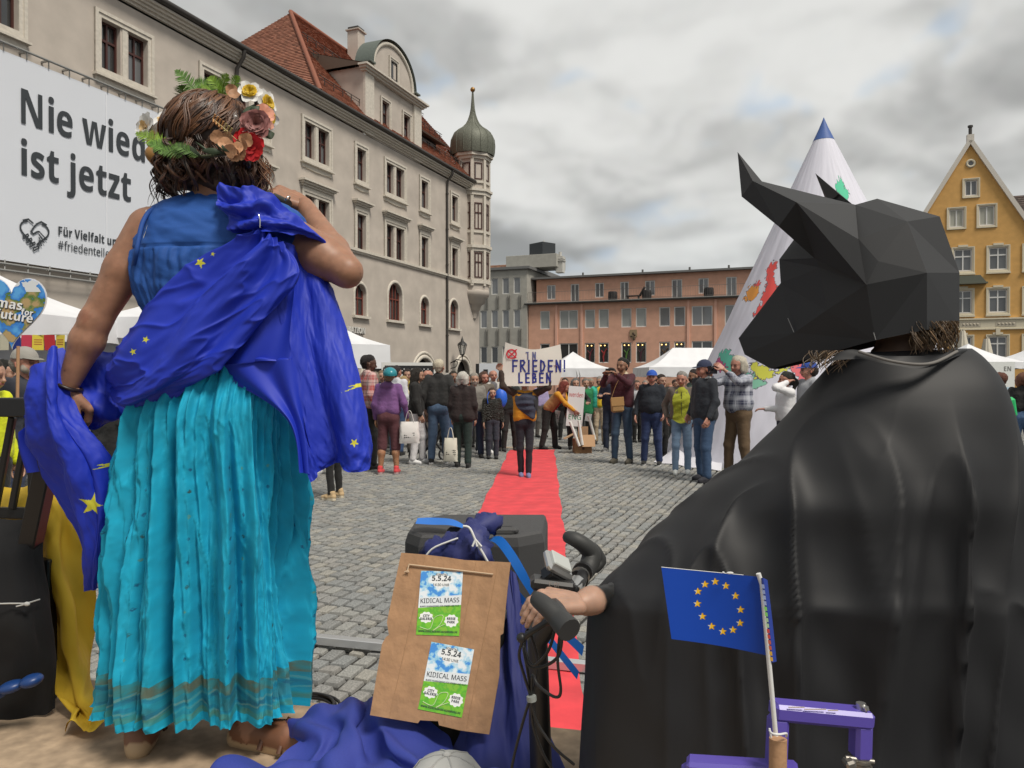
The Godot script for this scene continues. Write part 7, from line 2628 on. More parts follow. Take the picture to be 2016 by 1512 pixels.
func build_card() -> void:
	var Z := 1.86
	var t := thing("cardboard_sign", "brown cardboard sheet with two small posters leaning at the stage edge", "sign", px(868, 1265, Z))
	# the sheet leans: its own plane
	var tl := px(790, 1090, 1.94)
	var tr := px(1005, 1107, 1.90)
	var bl := px(728, 1408, 1.80)
	var br := px(963, 1446, 1.76)
	var ax := ((tr - tl) + (br - bl)).normalized()
	var ay := ((tl - bl) + (tr - br)).normalized()
	var az := ax.cross(ay).normalized()
	ay = az.cross(ax)
	t.basis = Basis(ax, ay, az)
	t.position = (tl + tr + bl + br) * 0.25
	var inv := t.transform.affine_inverse()
	var pl := PackedVector2Array()
	for e in [[790, 1088, 1.94], [835, 1092, 1.935], [878, 1097, 1.925], [915, 1103, 1.92], [1005, 1107, 1.90], [1000, 1160, 1.888], [992, 1248, 1.855], [986, 1252, 1.85], [984, 1330, 1.815], [963, 1446, 1.76], [905, 1438, 1.768], [864, 1428, 1.775], [862, 1420, 1.778], [826, 1418, 1.782], [822, 1424, 1.78], [728, 1408, 1.80], [752, 1268, 1.86], [760, 1254, 1.866], [766, 1250, 1.868], [762, 1225, 1.88]]:
		var q := inv * px(e[0], e[1], e[2])
		pl.append(Vector2(q.x, q.y))
	var b := B.new()
	b.prism(pl, 0.006)
	part("board", b, mat("brown card", Color(0.45, 0.26, 0.14), 0.9, [0.84, 1.0, 0.015, 0.5], [0.012, 0.35, 0.5]), t)
	var cr := B.new()
	for k in 3:
		var x: float = [-0.085, 0.045, 0.10][k]
		cr.tube([Vector3(x + 0.012, 0.19, 0.0002), Vector3(x, 0.0, 0.0004), Vector3(x - 0.014, -0.19, 0.0002)], [0.0006, 0.0011, 0.0006], 4, false)
	part("crease", cr, mat("card crease", Color(0.40, 0.24, 0.13), 0.9), t)
	# tape and skewer at the head of the sheet
	var sk := B.new()
	var p0 := inv * px(806, 1112, 1.925)
	var p1 := inv * px(972, 1132, 1.90)
	p0.z = 0.005
	p1.z = 0.005
	sk.tube([p0, p1], 0.0022, 6)
	sk.tube([p0, p0 + Vector3(-0.002, -0.02, 0.0)], 0.002, 5)
	for k in 3:
		sk.tube([p0 + Vector3(0, -0.014, 0), p0 + Vector3(-0.008 + 0.006 * k, -0.02, 0.003)], 0.0016, 4)
	part("skewer", sk, mat("pale skewer", Color(0.55, 0.40, 0.26), 0.7), t)
	# two printed posters
	var im := Image.create(256, 384, false, Image.FORMAT_RGB8)
	var n := noise(71, 0.012, 4)
	for y in 384:
		for x in 256:
			var k := n.get_noise_2d(x, y)
			var c := Color8(226, 234, 240).lerp(Color8(96, 176, 222), clampf(0.35 + k * 1.6, 0, 1))
			if k > 0.26:
				c = c.lerp(Color8(60, 130, 220), 0.7)
			var band := 195.0 - (x - 128) * 0.10
			if y > band - 42 and y < band + 18:
				c = Color8(222, 228, 232)
			elif y >= band + 18:
				c = Color8(120, 190, 52).lerp(Color8(64, 160, 50), clampf(0.5 + k * 2.2, 0, 1)).lerp(Color8(170, 200, 60), clampf(k * 1.8, 0, 0.6))
			for blobq in [[128, 56, 62, 44], [52, 280, 40, 32], [204, 296, 40, 36]]:
				var d := Vector2((x - blobq[0]) / float(blobq[2]), (y - blobq[1]) / float(blobq[3]))
				if d.length() < 1.0 + 0.08 * sin(d.angle() * 9.0):
					c = Color8(236, 238, 238)
			im.set_pixel(x, y, c)
	var pm := mat("printed poster", Color.WHITE, 0.4, [], [], {"albedo_texture": ImageTexture.create_from_image(im)})
	var ink := mat("poster ink", Color(0.03, 0.04, 0.05), 0.6)
	for q in [[868, 1188, 1.894, 0.02, 826, 1126, 912, 1122], [882, 1337, 1.832, -0.115, 850, 1262, 938, 1274]]:
		var c := inv * px(q[0], q[1], q[2])
		var o := Node3D.new()
		o.name = "poster"
		t.add_child(o, true)
		o.position = Vector3(c.x, c.y, 0.0015)
		o.rotation.z = q[3] + 0.06
		var s := B.new()
		var w := 0.106
		var h := 0.152
		s.face([Vector3(-w / 2, -h / 2, 0), Vector3(w / 2, -h / 2, 0), Vector3(w / 2, h / 2, 0), Vector3(-w / 2, h / 2, 0)], Vector3.BACK, [Vector2(0, 1), Vector2(1, 1), Vector2(1, 0), Vector2(0, 0)])
		part("sheet", s, pm, o)
		for e in [["SONNTAG", 0.0048, 0.0, 0.064, 0.0, false], ["5.5.24", 0.0125, 0.0, 0.048, 0.0, true], ["14:30 UHR", 0.0062, 0.0, 0.038, 0.0, false], ["KIDICAL MASS", 0.0110, 0.0, -0.0035, 0.05, false], ["BUNTE FAHRRADDEMO FÜR KINDER UND ALLE", 0.0033, 0.0, -0.0105, 0.05, false], ["CITY", 0.0055, -0.031, -0.036, 0.0, true], ["GALERIE", 0.0055, -0.031, -0.043, 0.0, true], ["REESE", 0.0055, 0.031, -0.041, 0.0, true], ["PARK", 0.0055, 0.031, -0.049, 0.0, true], ["WWW.KIDICALMASS-AUGSBURG.DE", 0.0042, 0.0, -0.071, 0.0, true]]:
			var l := write("lettering", e[0], e[1], ink, o, Transform3D(Basis(Vector3.BACK, e[4]), Vector3(e[2], e[3], 0.0006)), e[5], true, 0.0004)
			var wd: float = l.mesh.get_aabb().size.x
			if wd > 0.096:
				l.scale.x = 0.096 / wd
		var rt := B.new()
		rt.tube(curve([Vector3(-0.045, -0.058, 0.0006), Vector3(-0.02, -0.062, 0.0006), Vector3(-0.01, -0.035, 0.0006), Vector3(0.01, -0.03, 0.0006), Vector3(0.005, -0.05, 0.0006), Vector3(-0.012, -0.066, 0.0006), Vector3(0.0, -0.058, 0.0006), Vector3(0.016, -0.05, 0.0006)], 30), 0.0009, 4, false)
		part("route_line", rt, mat("pale green line", Color(0.6, 0.75, 0.4), 0.6), o)
	# dark case and blue sheet that the cardboard leans on
	var bc := thing("equipment_case", "black case under the navy cloth behind the cardboard sheet", "case", Vector3.ZERO)
	var bx := B.new()
	bx.box(Vector3(-0.16, 0.83, -2.06), Vector3(0.30, 0.34, 0.14), Basis(Vector3.UP, -0.15), 0.015)
	part("body", bx, mat("recess black", Color.BLACK), bc)
	var lid := B.new()
	lid.box(Vector3(-0.16, 1.015, -2.06), Vector3(0.31, 0.03, 0.15), Basis(Vector3.UP, -0.15), 0.008)
	part("lid", lid, mat("speaker plastic", Color.BLACK), bc)
	var cm := mat("royal blue cloth", Color(0.035, 0.055, 0.33), 0.7, [0.88, 1.0, 0.1, 0.2])
	var c1 := B.new()
	cloth(P([
		[[560, 1425, 1.98], [600, 1404, 1.99], [660, 1388, 2.02], [715, 1372, 2.04], [745, 1376, 2.04], [790, 1400, 2.02], [840, 1420, 2.0]],
		[[566, 1446, 1.92], [610, 1425, 1.90], [660, 1410, 1.90], [712, 1390, 1.92], [735, 1400, 1.90], [800, 1436, 1.88], [880, 1450, 1.88]],
		[[600, 1470, 1.84], [632, 1452, 1.80], [668, 1440, 1.82], [700, 1430, 1.78], [735, 1440, 1.82], [800, 1460, 1.76], [900, 1475, 1.78]],
		[[540, 1500, 1.74], [590, 1486, 1.72], [650, 1480, 1.72], [700, 1478, 1.68], [760, 1480, 1.72], [820, 1490, 1.66], [940, 1500, 1.7]],
		[[430, 1520, 1.66], [520, 1520, 1.62], [620, 1530, 1.64], [700, 1530, 1.58], [790, 1535, 1.62], [880, 1540, 1.56], [1000, 1540, 1.62]],
		[[400, 1600, 1.58], [520, 1610, 1.55], [620, 1620, 1.56], [720, 1620, 1.52], [800, 1620, 1.54], [900, 1620, 1.5], [1040, 1620, 1.56]]]), 160, 120, c1,
		func(u, v): return 0.020 * sin(u * 15.0 + v * 5.0 + 5.0 * wob.get_noise_2d(u * 0.15, v * 0.15)) * smoothstep(0.02, 0.3, v) + 0.024 * wob.get_noise_2d(u * 0.35, v * 0.15) + 0.006 * sin(u * 34.0 - v * 8.0))
	tag(part("blue_cloth", c1, cm), "royal blue cloth heaped in folds on the stage floor before the cardboard", "cloth")
	var c2 := B.new()
	cloth(P([
		[[930, 1110, 2.1], [980, 1112, 2.1], [1006, 1122, 2.06], [1014, 1150, 2.06]],
		[[930, 1230, 2.04], [985, 1230, 2.0], [1018, 1225, 1.98], [1032, 1240, 2.02]],
		[[930, 1340, 1.96], [985, 1340, 1.92], [1030, 1340, 1.9], [1046, 1345, 1.95]],
		[[900, 1440, 1.86], [980, 1445, 1.80], [1040, 1440, 1.80], [1066, 1440, 1.86]],
		[[860, 1530, 1.76], [980, 1540, 1.68], [1060, 1535, 1.68], [1105, 1530, 1.76]],
		[[840, 1640, 1.7], [980, 1650, 1.62], [1080, 1640, 1.62], [1140, 1640, 1.7]]]), 90, 110, c2,
		func(u, v): return 0.014 * sin(u * 17.0 - v * 4.0) * (0.4 + v) + 0.014 * wob.get_noise_2d(u * 0.6, v * 0.3))
	tag(part("navy_cloth", c2, mat("navy cloth", Color(0.022, 0.03, 0.17), 0.7)), "navy blue cloth hanging in long folds between cardboard and bicycle", "cloth")
	# someone crouching below with a pale cap
	var pr := thing("person", "person crouching in front of the stage, only the pale grey cap showing", "person", px(880, 1486, 1.5) * Vector3(1, 0, 1))
	var crown := px(880, 1486, 1.5).y
	var cap := B.new()
	cap.lathe([Vector2(0.088, crown - 0.13), Vector2(0.087, crown - 0.085), Vector2(0.077, crown - 0.047), Vector2(0.054, crown - 0.016), Vector2(0.025, crown - 0.003), Vector2(0.001, crown)], 24)
	part("cap", cap, mat("pale grey cap", Color(0.52, 0.52, 0.5), 0.85, [0.9, 1.0, 0.3, 0.1]), pr)
	var seam := B.new()
	for k in 6:
		var an := TAU * k / 6 + 0.2
		var line := []
		for q in [[0.0875, 0.085], [0.078, 0.0465], [0.055, 0.0155], [0.025, 0.0025], [0.004, -0.0005]]:
			line.append(Vector3(cos(an) * q[0], crown - q[1], sin(an) * q[0]))
		seam.tube(line, 0.0016, 4, false)
	part("cap_seam", seam, mat("cap seam", Color(0.4, 0.4, 0.39), 0.9), pr)
	var bt := B.new()
	bt.ball(Vector3(0, crown + 0.001, 0), Vector3(0.009, 0.005, 0.009))
	part("cap_button", bt, mat("pale grey cap", Color.WHITE), pr)
	var pb := B.new()
	var g := crown - 0.12
	field([[Vector3(0, g - 0.02, 0.0), Vector3(0, g - 0.10, -0.02), 0.085, 0.065, FAIR], [Vector3(0, g - 0.12, 0), Vector3(0, g - 0.2, 0.02), 0.055, 0.06, FAIR], [Vector3(-0.15, g - 0.24, 0.03), Vector3(0.15, g - 0.24, 0.03), 0.07, 0.07, Color(0.1, 0.1, 0.12)], [Vector3(0, g - 0.25, 0.04), Vector3(0, g - 0.6, 0.08), 0.13, 0.16, Color(0.1, 0.1, 0.12)]], 0.014, 0.03, pb)
	part("body", pb, skin_m, pr)


func build_woman() -> void:
	var skin := Color(0.40, 0.205, 0.128)
	var t := thing("person", "woman in turquoise skirt and blue vest with a flower crown speaking into a microphone", "person", px(400, 1450, 2.02) * Vector3(1, 0, 1) + Vector3(0, 0.66, 0))
	var up := Node3D.new()
	up.free()
	var o := t.position
	var W := func(x: float, y: float, z: float) -> Vector3: return px(x, y, z) - o
	var at := func(b: B) -> B:
		for k in b.v.size():
			b.v[k] -= o
		return b
	# body: trunk, neck, head, both arms; the legs stand under the skirt
	var b := B.new()
	var s_l := px(292, 448, 2.0)
	var e_l := px(188, 632, 1.98)
	var w_l := px(134, 760, 1.98)
	var s_r := px(585, 480, 2.02)
	var e_r := px(682, 535, 1.975)
	var w_r := px(599, 405, 2.19)
	var bones := [
		[px(425, 330, 2.04), px(428, 410, 2.03), 0.058, 0.062, skin], [px(428, 420, 2.03), s_l + Vector3(0.03, -0.005, 0), 0.055, 0.058, skin], [px(428, 420, 2.03), s_r + Vector3(-0.03, 0.01, 0), 0.055, 0.06, skin],
		[px(345, 500, 2.02), px(375, 640, 2.03), 0.095, 0.09, skin], [px(520, 500, 2.02), px(500, 640, 2.03), 0.095, 0.09, skin],
		[px(375, 720, 2.03), px(490, 720, 2.03), 0.105, 0.105, skin], [px(380, 640, 2.03), px(380, 740, 2.03), 0.088, 0.10, skin], [px(490, 640, 2.03), px(490, 740, 2.03), 0.088, 0.10, skin],
		[s_l, s_l.lerp(e_l, 0.45), 0.051, 0.049, skin], [s_l.lerp(e_l, 0.45), e_l, 0.049, 0.037, skin], [e_l, e_l.lerp(w_l, 0.3), 0.037, 0.041, skin], [e_l.lerp(w_l, 0.3), w_l, 0.041, 0.025, skin],
		[e_l + Vector3(-0.004, 0.006, 0.02), e_l + Vector3(-0.008, -0.004, 0.022), 0.021, 0.018, skin * Color(0.9, 0.8, 0.78)],
		[s_r, s_r.lerp(e_r, 0.5), 0.060, 0.057, skin], [s_r.lerp(e_r, 0.5), e_r, 0.055, 0.039, skin], [e_r, e_r.lerp(w_r, 0.3), 0.040, 0.041, skin], [e_r.lerp(w_r, 0.3), w_r, 0.041, 0.0255, skin],
		[px(385, 800, 2.03), px(330, 1150, 2.02), 0.085, 0.055, skin], [px(330, 1150, 2.02), px(285, 1440, 2.02), 0.055, 0.036, skin], [px(485, 800, 2.03), px(495, 1150, 2.02), 0.085, 0.055, skin], [px(495, 1150, 2.02), px(498, 1415, 2.02), 0.055, 0.037, skin]]
	field(bones, 0.0085, 0.016, b)
	# the head, turned away and a little to the right
	var hc := px(424, 290, 2.04)
	var hb := Basis(Vector3.UP, PI - 0.55) * Basis(Vector3.RIGHT, -0.05)
	var head := [[Vector3(0, 0.025, -0.025), Vector3(0, 0.03, 0.02), 0.078, 0.080, skin], [Vector3(0, -0.02, 0.035), Vector3(0, -0.055, 0.05), 0.062, 0.045, skin], [Vector3(0, 0.005, 0.098), Vector3(0, -0.022, 0.115), 0.01, 0.015, skin], [Vector3(-0.022, -0.05, 0.088), Vector3(0.022, -0.05, 0.088), 0.009, 0.009, skin * Color(0.9, 0.5, 0.5)]]
	head.append_array(mirror([[Vector3(0.086, 0.01, -0.012), Vector3(0.092, -0.022, -0.008), 0.014, 0.01, skin], [Vector3(0.024, 0.012, 0.092), Vector3(0.042, 0.012, 0.088), 0.008, 0.007, skin * 0.2], [Vector3(0.018, 0.033, 0.094), Vector3(0.05, 0.033, 0.084), 0.007, 0.005, skin * 0.35]]))
	for e in head:
		e[0] = hc + hb * e[0]
		e[1] = hc + hb * e[1]
	field(head, 0.006, 0.018, b)
	# her hands: one holds the flag's hem, the other the microphone
	hand(b, w_l + (w_l - e_l).normalized() * 0.005, Vector3(-0.1, -1, 0.12), Vector3(0.2, 0, 1), 0.85, 1.0, 0.95, skin, 0.0055)
	hand(b, w_r + (w_r - e_r).normalized() * 0.006, Vector3(-0.86, 0.34, 0.10), Vector3(0.25, 0.8, 0.55), 0.95, -1.0, 0.98, skin, 0.004)
	part("body", at.call(b), skin_m, t)
	var ringb := B.new()
	ringb.lathe([Vector2(0.0105, -0.002), Vector2(0.012, 0), Vector2(0.0105, 0.002)], 12, px(566, 392, 2.13), Basis(Vector3.BACK, 0.9))
	part("ring", at.call(ringb), mat("silver", Color(0.6, 0.6, 0.58), 0.25, [], [], {"metallic": 0.9}), t)
	var br := B.new()
	var wd := (w_l - e_l).normalized()
	var c := []
	var sx := wd.cross(Vector3.BACK).normalized()
	var sz := sx.cross(wd)
	for k in 21:
		c.append(w_l - wd * 0.0 + (sx * cos(TAU * k / 20) * 1.05 + sz * sin(TAU * k / 20)) * 0.031)
	br.tube(c, 0.0055, 6, false)
	part("bracelet", at.call(br), mat("dark bracelet", Color(0.02, 0.012, 0.012), 0.4), t)
	# vest: yoke above, gathered back below
	var vb := B.new()
	var gather := func(u: float, v: float) -> float:
		var below := smoothstep(0.305, 0.325, v)
		var f := 0.0035 * sin(u * 210.0 + 6.0 * wob.get_noise_2d(u * 3.0, v * 0.5)) * below * (1.0 - 0.5 * v)
		f += below * 0.010 * wob.get_noise_2d(u * 4.0, v * 0.35) + 0.004 * wob.get_noise_2d(u * 2.5 + v * 1.5, v * 1.0)
		f += 0.0028 * sin((v * 9.0 + u * 30.0)) * (1.0 - below) * wob.get_noise_2d(u * 1.2, v * 2.0) * 2.0
		return f + (0.004 if v > 0.298 and v < 0.31 else 0.0)
	loft([[392, 466, 384, 2.05, 0.060], [362, 492, 395, 2.05, 0.075], [318, 560, 404, 2.04, 0.088], [294, 590, 420, 2.03, 0.098], [276, 606, 450, 2.02, 0.112], [264, 604, 500, 2.02, 0.128], [264, 596, 545, 2.02, 0.134], [282, 590, 600, 2.02, 0.132], [318, 574, 660, 2.03, 0.128], [318, 572, 712, 2.03, 0.135], [300, 580, 760, 2.03, 0.145]], 320, 110, vb, gather, 0.85)
	part("vest", at.call(vb), mat("blue vest cotton", Color(0.010, 0.085, 0.36), 0.75, [0.88, 1.0, 0.15, 0.25], [], {"rim_enabled": true, "rim": 0.15}), t)
	var tr := B.new()
	tr.tube(curve([px(322, 404, 1.985), px(297, 414, 1.955), px(282, 436, 1.925), px(274, 466, 1.90), px(268, 500, 1.89), px(263, 524, 1.93)], 24), 0.006, 6)
	tr.tube(curve([px(340, 400, 1.985), px(372, 393, 1.965), px(420, 391, 1.955), px(460, 389, 1.962)], 16), 0.004, 6)
	part("vest_binding", at.call(tr), mat("vest binding", Color(0.008, 0.06, 0.27), 0.75), t)
	var st := B.new()
	cloth(P([[[278, 425, 1.965], [284, 432, 1.955], [276, 470, 1.945], [268, 486, 1.945]], [[288, 412, 1.955], [292, 432, 1.94], [284, 465, 1.925], [272, 490, 1.93]]]), 14, 4, st)
	part("undershirt_strap", at.call(st), mat("white cotton", Color(0.72, 0.72, 0.7), 0.8), t)
	# skirt of crinkled cotton
	var sb := B.new()
	var pleat := noise(17, 1.0, 2)
	var crk := noise(29, 1.0, 4)
	var folds := func(u: float, v: float) -> float:
		var a := u * TAU
		var g := smoothstep(0.0, 0.5, v)
		var x := Vector3(cos(a) * 2.4 - v * 0.55, v * 0.35, sin(a) * 2.4)
		var f := pleat.get_noise_3dv(x * 1.5) * 0.070 * (0.2 + 0.8 * g)
		f -= absf(pleat.get_noise_3dv(x * Vector3(2.3, 1.6, 2.3) + Vector3(9, v * 0.5, 0))) * 0.036 * (0.6 + 0.4 * g)
		f += sin(u * 260.0 + 5.0 * pleat.get_noise_3dv(x)) * 0.0035 * (1.0 - g)
		f += crk.get_noise_3dv(Vector3(x.x * 3.2, v * 6.0, x.z * 3.2)) * 0.007
		f += crk.get_noise_3dv(Vector3(x.x * 7.0 + v * 5.0, v * 13.0, x.z * 7.0)) * 0.0035
		f += 0.007 * pow(1.0 - absf(crk.get_noise_3dv(Vector3(x.x * 1.3 + v * 1.6, v * 1.7, x.z * 1.3 + 6.0))), 9.0) * smoothstep(0.1, 0.3, v)
		f += 0.0055 * pow(1.0 - absf(crk.get_noise_3dv(Vector3(x.x * 1.6 - v * 2.2 + 20.0, v * 2.4, x.z * 1.6))), 9.0)
		return -f
	loft([[334, 562, 682, 2.03, 0.118], [326, 566, 710, 2.03, 0.135], [302, 572, 755, 2.03, 0.165], [276, 576, 810, 2.03, 0.19], [258, 580, 900, 2.03, 0.185], [246, 586, 1000, 2.03, 0.185], [228, 586, 1150, 2.03, 0.175], [212, 582, 1300, 2.03, 0.165], [206, 578, 1385, 2.03, 0.155]], 560, 260, sb, folds, 0.92)
	var im := Image.create(1024, 1024, false, Image.FORMAT_RGB8)
	var tq := Color(0.003, 0.35, 0.54).linear_to_srgb()
	var n2 := noise(55, 0.02, 3)
	for y in 1024:
		for x in 1024:
			var v := y / 1024.0
			var k := 1.0 + 0.10 * n2.get_noise_2d(x * 2.0, y * 0.6)
			var cc := Color(tq.r * k, tq.g * k, tq.b * k)
			var zig := 0.872 + 0.006 * absf(fmod(x / 9.0, 2.0) - 1.0)
			if v > zig and v < 0.965:
				var w := (v - 0.872) / 0.093
				cc = Color8(88, 104, 92)
				if w > 0.28 and w < 0.80:
					# woven lozenges along the border
					var lx := absf(fmod(x / 60.0 + 0.2 * n2.get_noise_2d(x, y), 2.0) - 1.0)
					var ly := absf(w - 0.54) / 0.26
					cc = Color8(40, 122, 140)
					if absf(lx + ly - 0.9) < 0.16:
						cc = Color8(30, 104, 130)
					elif absf(lx + ly - 1.25) < 0.10:
						cc = Color8(96, 140, 142)
				elif w > 0.80:
					cc = Color8(70, 130, 124)
				cc = cc.lerp(tq, clampf(0.25 + 0.6 * n2.get_noise_2d(x * 1.5, y * 1.5), 0.0, 0.6))
			im.set_pixel(x, y, cc)
	for k in range(0, 46, 2):
		var x0 := (k % 23) * 44.5 + (22.0 if k > 22 else 0.0)
		for j in 9:
			var y0 := 330 + j * 62 + (31 if k % 2 else 0)
			var cl: Color = [Color8(8, 92, 128), Color8(50, 84, 88), Color8(84, 146, 140), Color8(6, 96, 130)][(k + j) % 4]
			for dy in range(-5, 6):
				for dx in range(-2, 3):
					if rng.randf() < 0.75 and absf(dx) / 2.4 + absf(dy) / 6.0 < 1.0:
						im.set_pixel(clampi(int(x0) + dx, 0, 1023), clampi(y0 + dy, 0, 1023), cl)
	part("skirt", at.call(sb), mat("turquoise skirt", Color.WHITE, 0.8, [], [], {"albedo_texture": ImageTexture.create_from_image(im), "backlight_enabled": true, "backlight": Color(0.04, 0.12, 0.16)}), t)
	# feet in leather sandals
	var leather := Color(0.17, 0.075, 0.042)
	for q in [[282, 1468, -1.0, 0.45], [500, 1468, 1.0, -0.5]]:
		var fb := B.new()
		var a := px(q[0], q[1], 2.02)
		a.y = 0.66
		var d := Vector3(-0.2, 0, -0.95).normalized() if q[2] < 0 else Vector3(0.84, 0, 0.3).normalized()
		field([[a + Vector3(0, 0.09, 0), a + Vector3(0, 0.045, 0), 0.036, 0.04, skin * 0.7], [a + Vector3(0, 0.04, 0) - d * 0.03, a + d * 0.1 + Vector3(0, 0.04, 0), 0.038, 0.036, leather], [a + d * 0.1 + Vector3(0, 0.04, 0), a + d * 0.2 + Vector3(0, 0.03, 0), 0.036, 0.026, leather * 1.3], [a - d * 0.05 + Vector3(0, 0.012, 0), a + d * 0.2 + Vector3(0, 0.012, 0), 0.03, 0.03, Color(0.42, 0.3, 0.18)]], 0.008, 0.02, fb)
		for j in 2:
			fb.col = leather * 0.6
			var m := a + d * (0.05 + 0.06 * j) + Vector3(0, 0.045, 0)
			var sd := d.cross(Vector3.UP)
			fb.tube([m - sd * 0.045 - Vector3(0, 0.03, 0), m + Vector3(0, 0.04, 0), m + sd * 0.045 - Vector3(0, 0.03, 0)], 0.008, 5)
		part("sandal", at.call(fb), vmat("leather", 0.55), t)
	build_hair(t, o, hc)
	build_flag()
	build_crown(hc)
	# microphone
	var mp := thing("microphone", "dark microphone in the woman's raised hand", "microphone", Vector3.ZERO)
	var mb := B.new()
	var m0 := px(512, 380, 2.19)
	var m1 := px(568, 402, 2.13)
	mb.tube([m0, m0.lerp(m1, 0.3), m1], [0.019, 0.017, 0.012], 14)
	part("handle", mb, mat("dark microphone", Color(0.03, 0.03, 0.028), 0.45), mp)
	var mg := B.new()
	mg.ball(m0 + (m0 - m1).normalized() * 0.02, Vector3(0.027, 0.027, 0.027))
	part("grille", mg, mat("grille steel", Color(0.16, 0.16, 0.15), 0.4, [], [], {"metallic": 0.6}), mp)


func build_hair(t: Node3D, o: Vector3, hc: Vector3) -> void:
	var r := RandomNumberGenerator.new()
	r.seed = 404
	var dark := Color(0.032, 0.018, 0.013)
	var mid := Color(0.10, 0.043, 0.021)
	var lite := Color(0.21, 0.098, 0.046)
	var b := B.new()
	var c := hc + Vector3(-0.012, 0.026, 0.0)
	var R := Vector3(0.116, 0.108, 0.124)
	var bones := [[c + Vector3(-0.012, -0.005, 0.014), c + Vector3(0.012, -0.005, -0.02), 0.098, 0.098, dark.lerp(mid, 0.4)], [px(365, 340, 2.05), px(440, 348, 2.01), 0.046, 0.054, dark], [px(440, 348, 2.01), px(492, 340, 2.06), 0.054, 0.04, dark]]
	field(bones, 0.0085, 0.03, b)
	var hn := noise(31, 30.0, 3)
	b.wrinkle(hn, 0.008, Vector3(1, 0.4, 1))
	# combed locks from the crown to the band of flowers: strands that share a path, a wave and a tone
	for k in 380:
		var phi := r.randf() * TAU
		var th0 := r.randf_range(0.02, 1.0)
		var th1 := minf(th0 + r.randf_range(0.7, 1.25), 1.98)
		var grow := 1.0 + r.randf_range(-0.03, 0.05)
		var sw := r.randf_range(-0.3, 0.3) + 0.45
		var wv := r.randf() * TAU
		var tone := dark.lerp(mid, r.randf()) if r.randf() < 0.4 else mid.lerp(lite, r.randf())
		for n in 9:
			var p := []
			var dp := r.randf_range(-0.055, 0.055)
			var dg := r.randf_range(-0.012, 0.012)
			for j in 10:
				var s := j / 9.0
				var th := lerpf(th0, th1, s)
				var ph := phi + dp * (0.5 + s) + sw * s * s + 0.09 * sin(s * 6.0 + wv)
				var g := grow + dg + 0.03 * sin(s * PI) + 0.012 * sin(s * 9.0 + wv)
				p.append(c + Vector3(sin(th) * cos(ph) * R.x, cos(th) * R.y, sin(th) * sin(ph) * R.z) * g)
			lock(b, p, r.randf_range(0.0011, 0.0023), tone * r.randf_range(0.75, 1.3))
	# loose curls below the band, in the same way
	for k in 190:
		var phi := r.randf_range(-0.45, PI + 0.45)
		var deep := r.randf_range(0.86, 1.04)
		var base := c + Vector3(cos(phi) * 0.128 * deep, -0.03 - r.randf() * 0.05, sin(phi) * 0.126 * deep)
		var out := Vector3(cos(phi), 0, sin(phi))
		var lenn := r.randf_range(0.055, 0.10)
		var cr := r.randf_range(0.008, 0.019)
		var turns := r.randf_range(0.6, 1.5) * (1.0 if r.randf() < 0.5 else -1.0)
		var ph0 := r.randf() * TAU
		var sd := out.cross(Vector3.UP)
		var tone := dark.lerp(mid, r.randf() * 0.8) if r.randf() < 0.8 else mid.lerp(lite, r.randf() * 0.7)
		for n in 8:
			var p := []
			var off := out * r.randf_range(-0.004, 0.004) + sd * r.randf_range(-0.006, 0.006)
			var da := r.randf_range(-0.35, 0.35)
			for j in 15:
				var s := j / 14.0
				var e := cr * (0.35 + 0.65 * s)
				var an := ph0 + da + turns * TAU * s
				p.append(base + off * (1.0 - 0.4 * s) + Vector3(0, -lenn * s + 0.3 * e * sin(an * 2.0), 0) + out * (0.014 * sin(s * PI) + e * cos(an) - 0.022 * s) + sd * e * sin(an))
			lock(b, p, r.randf_range(0.0010, 0.0021), tone * r.randf_range(0.75, 1.3))
	# flyaway strands by the cheek and the collar
	for k in 60:
		var base := px(r.randf_range(500, 524), r.randf_range(300, 330), r.randf_range(2.02, 2.14)) if k < 42 else px(r.randf_range(305, 330), r.randf_range(335, 365), r.randf_range(2.0, 2.08))
		var sg := 1.0 if k < 42 else -1.0
		var p := []
		var wv := r.randf() * TAU
		var l := r.randf_range(0.04, 0.10)
		for j in 14:
			var s := j / 13.0
			p.append(base + Vector3(sg * (0.012 * sin(s * 5.0 + wv) + 0.012 * s), -l * s, 0.01 * cos(s * 6.0 + wv)))
		lock(b, p, r.randf_range(0.0006, 0.0018), lite * 1.3 if k < 42 else dark)
	for k in b.v.size():
		b.v[k] -= o
	part("hair", b, vmat("glossy hair", 0.42, {"metallic_specular": 0.6}), t)


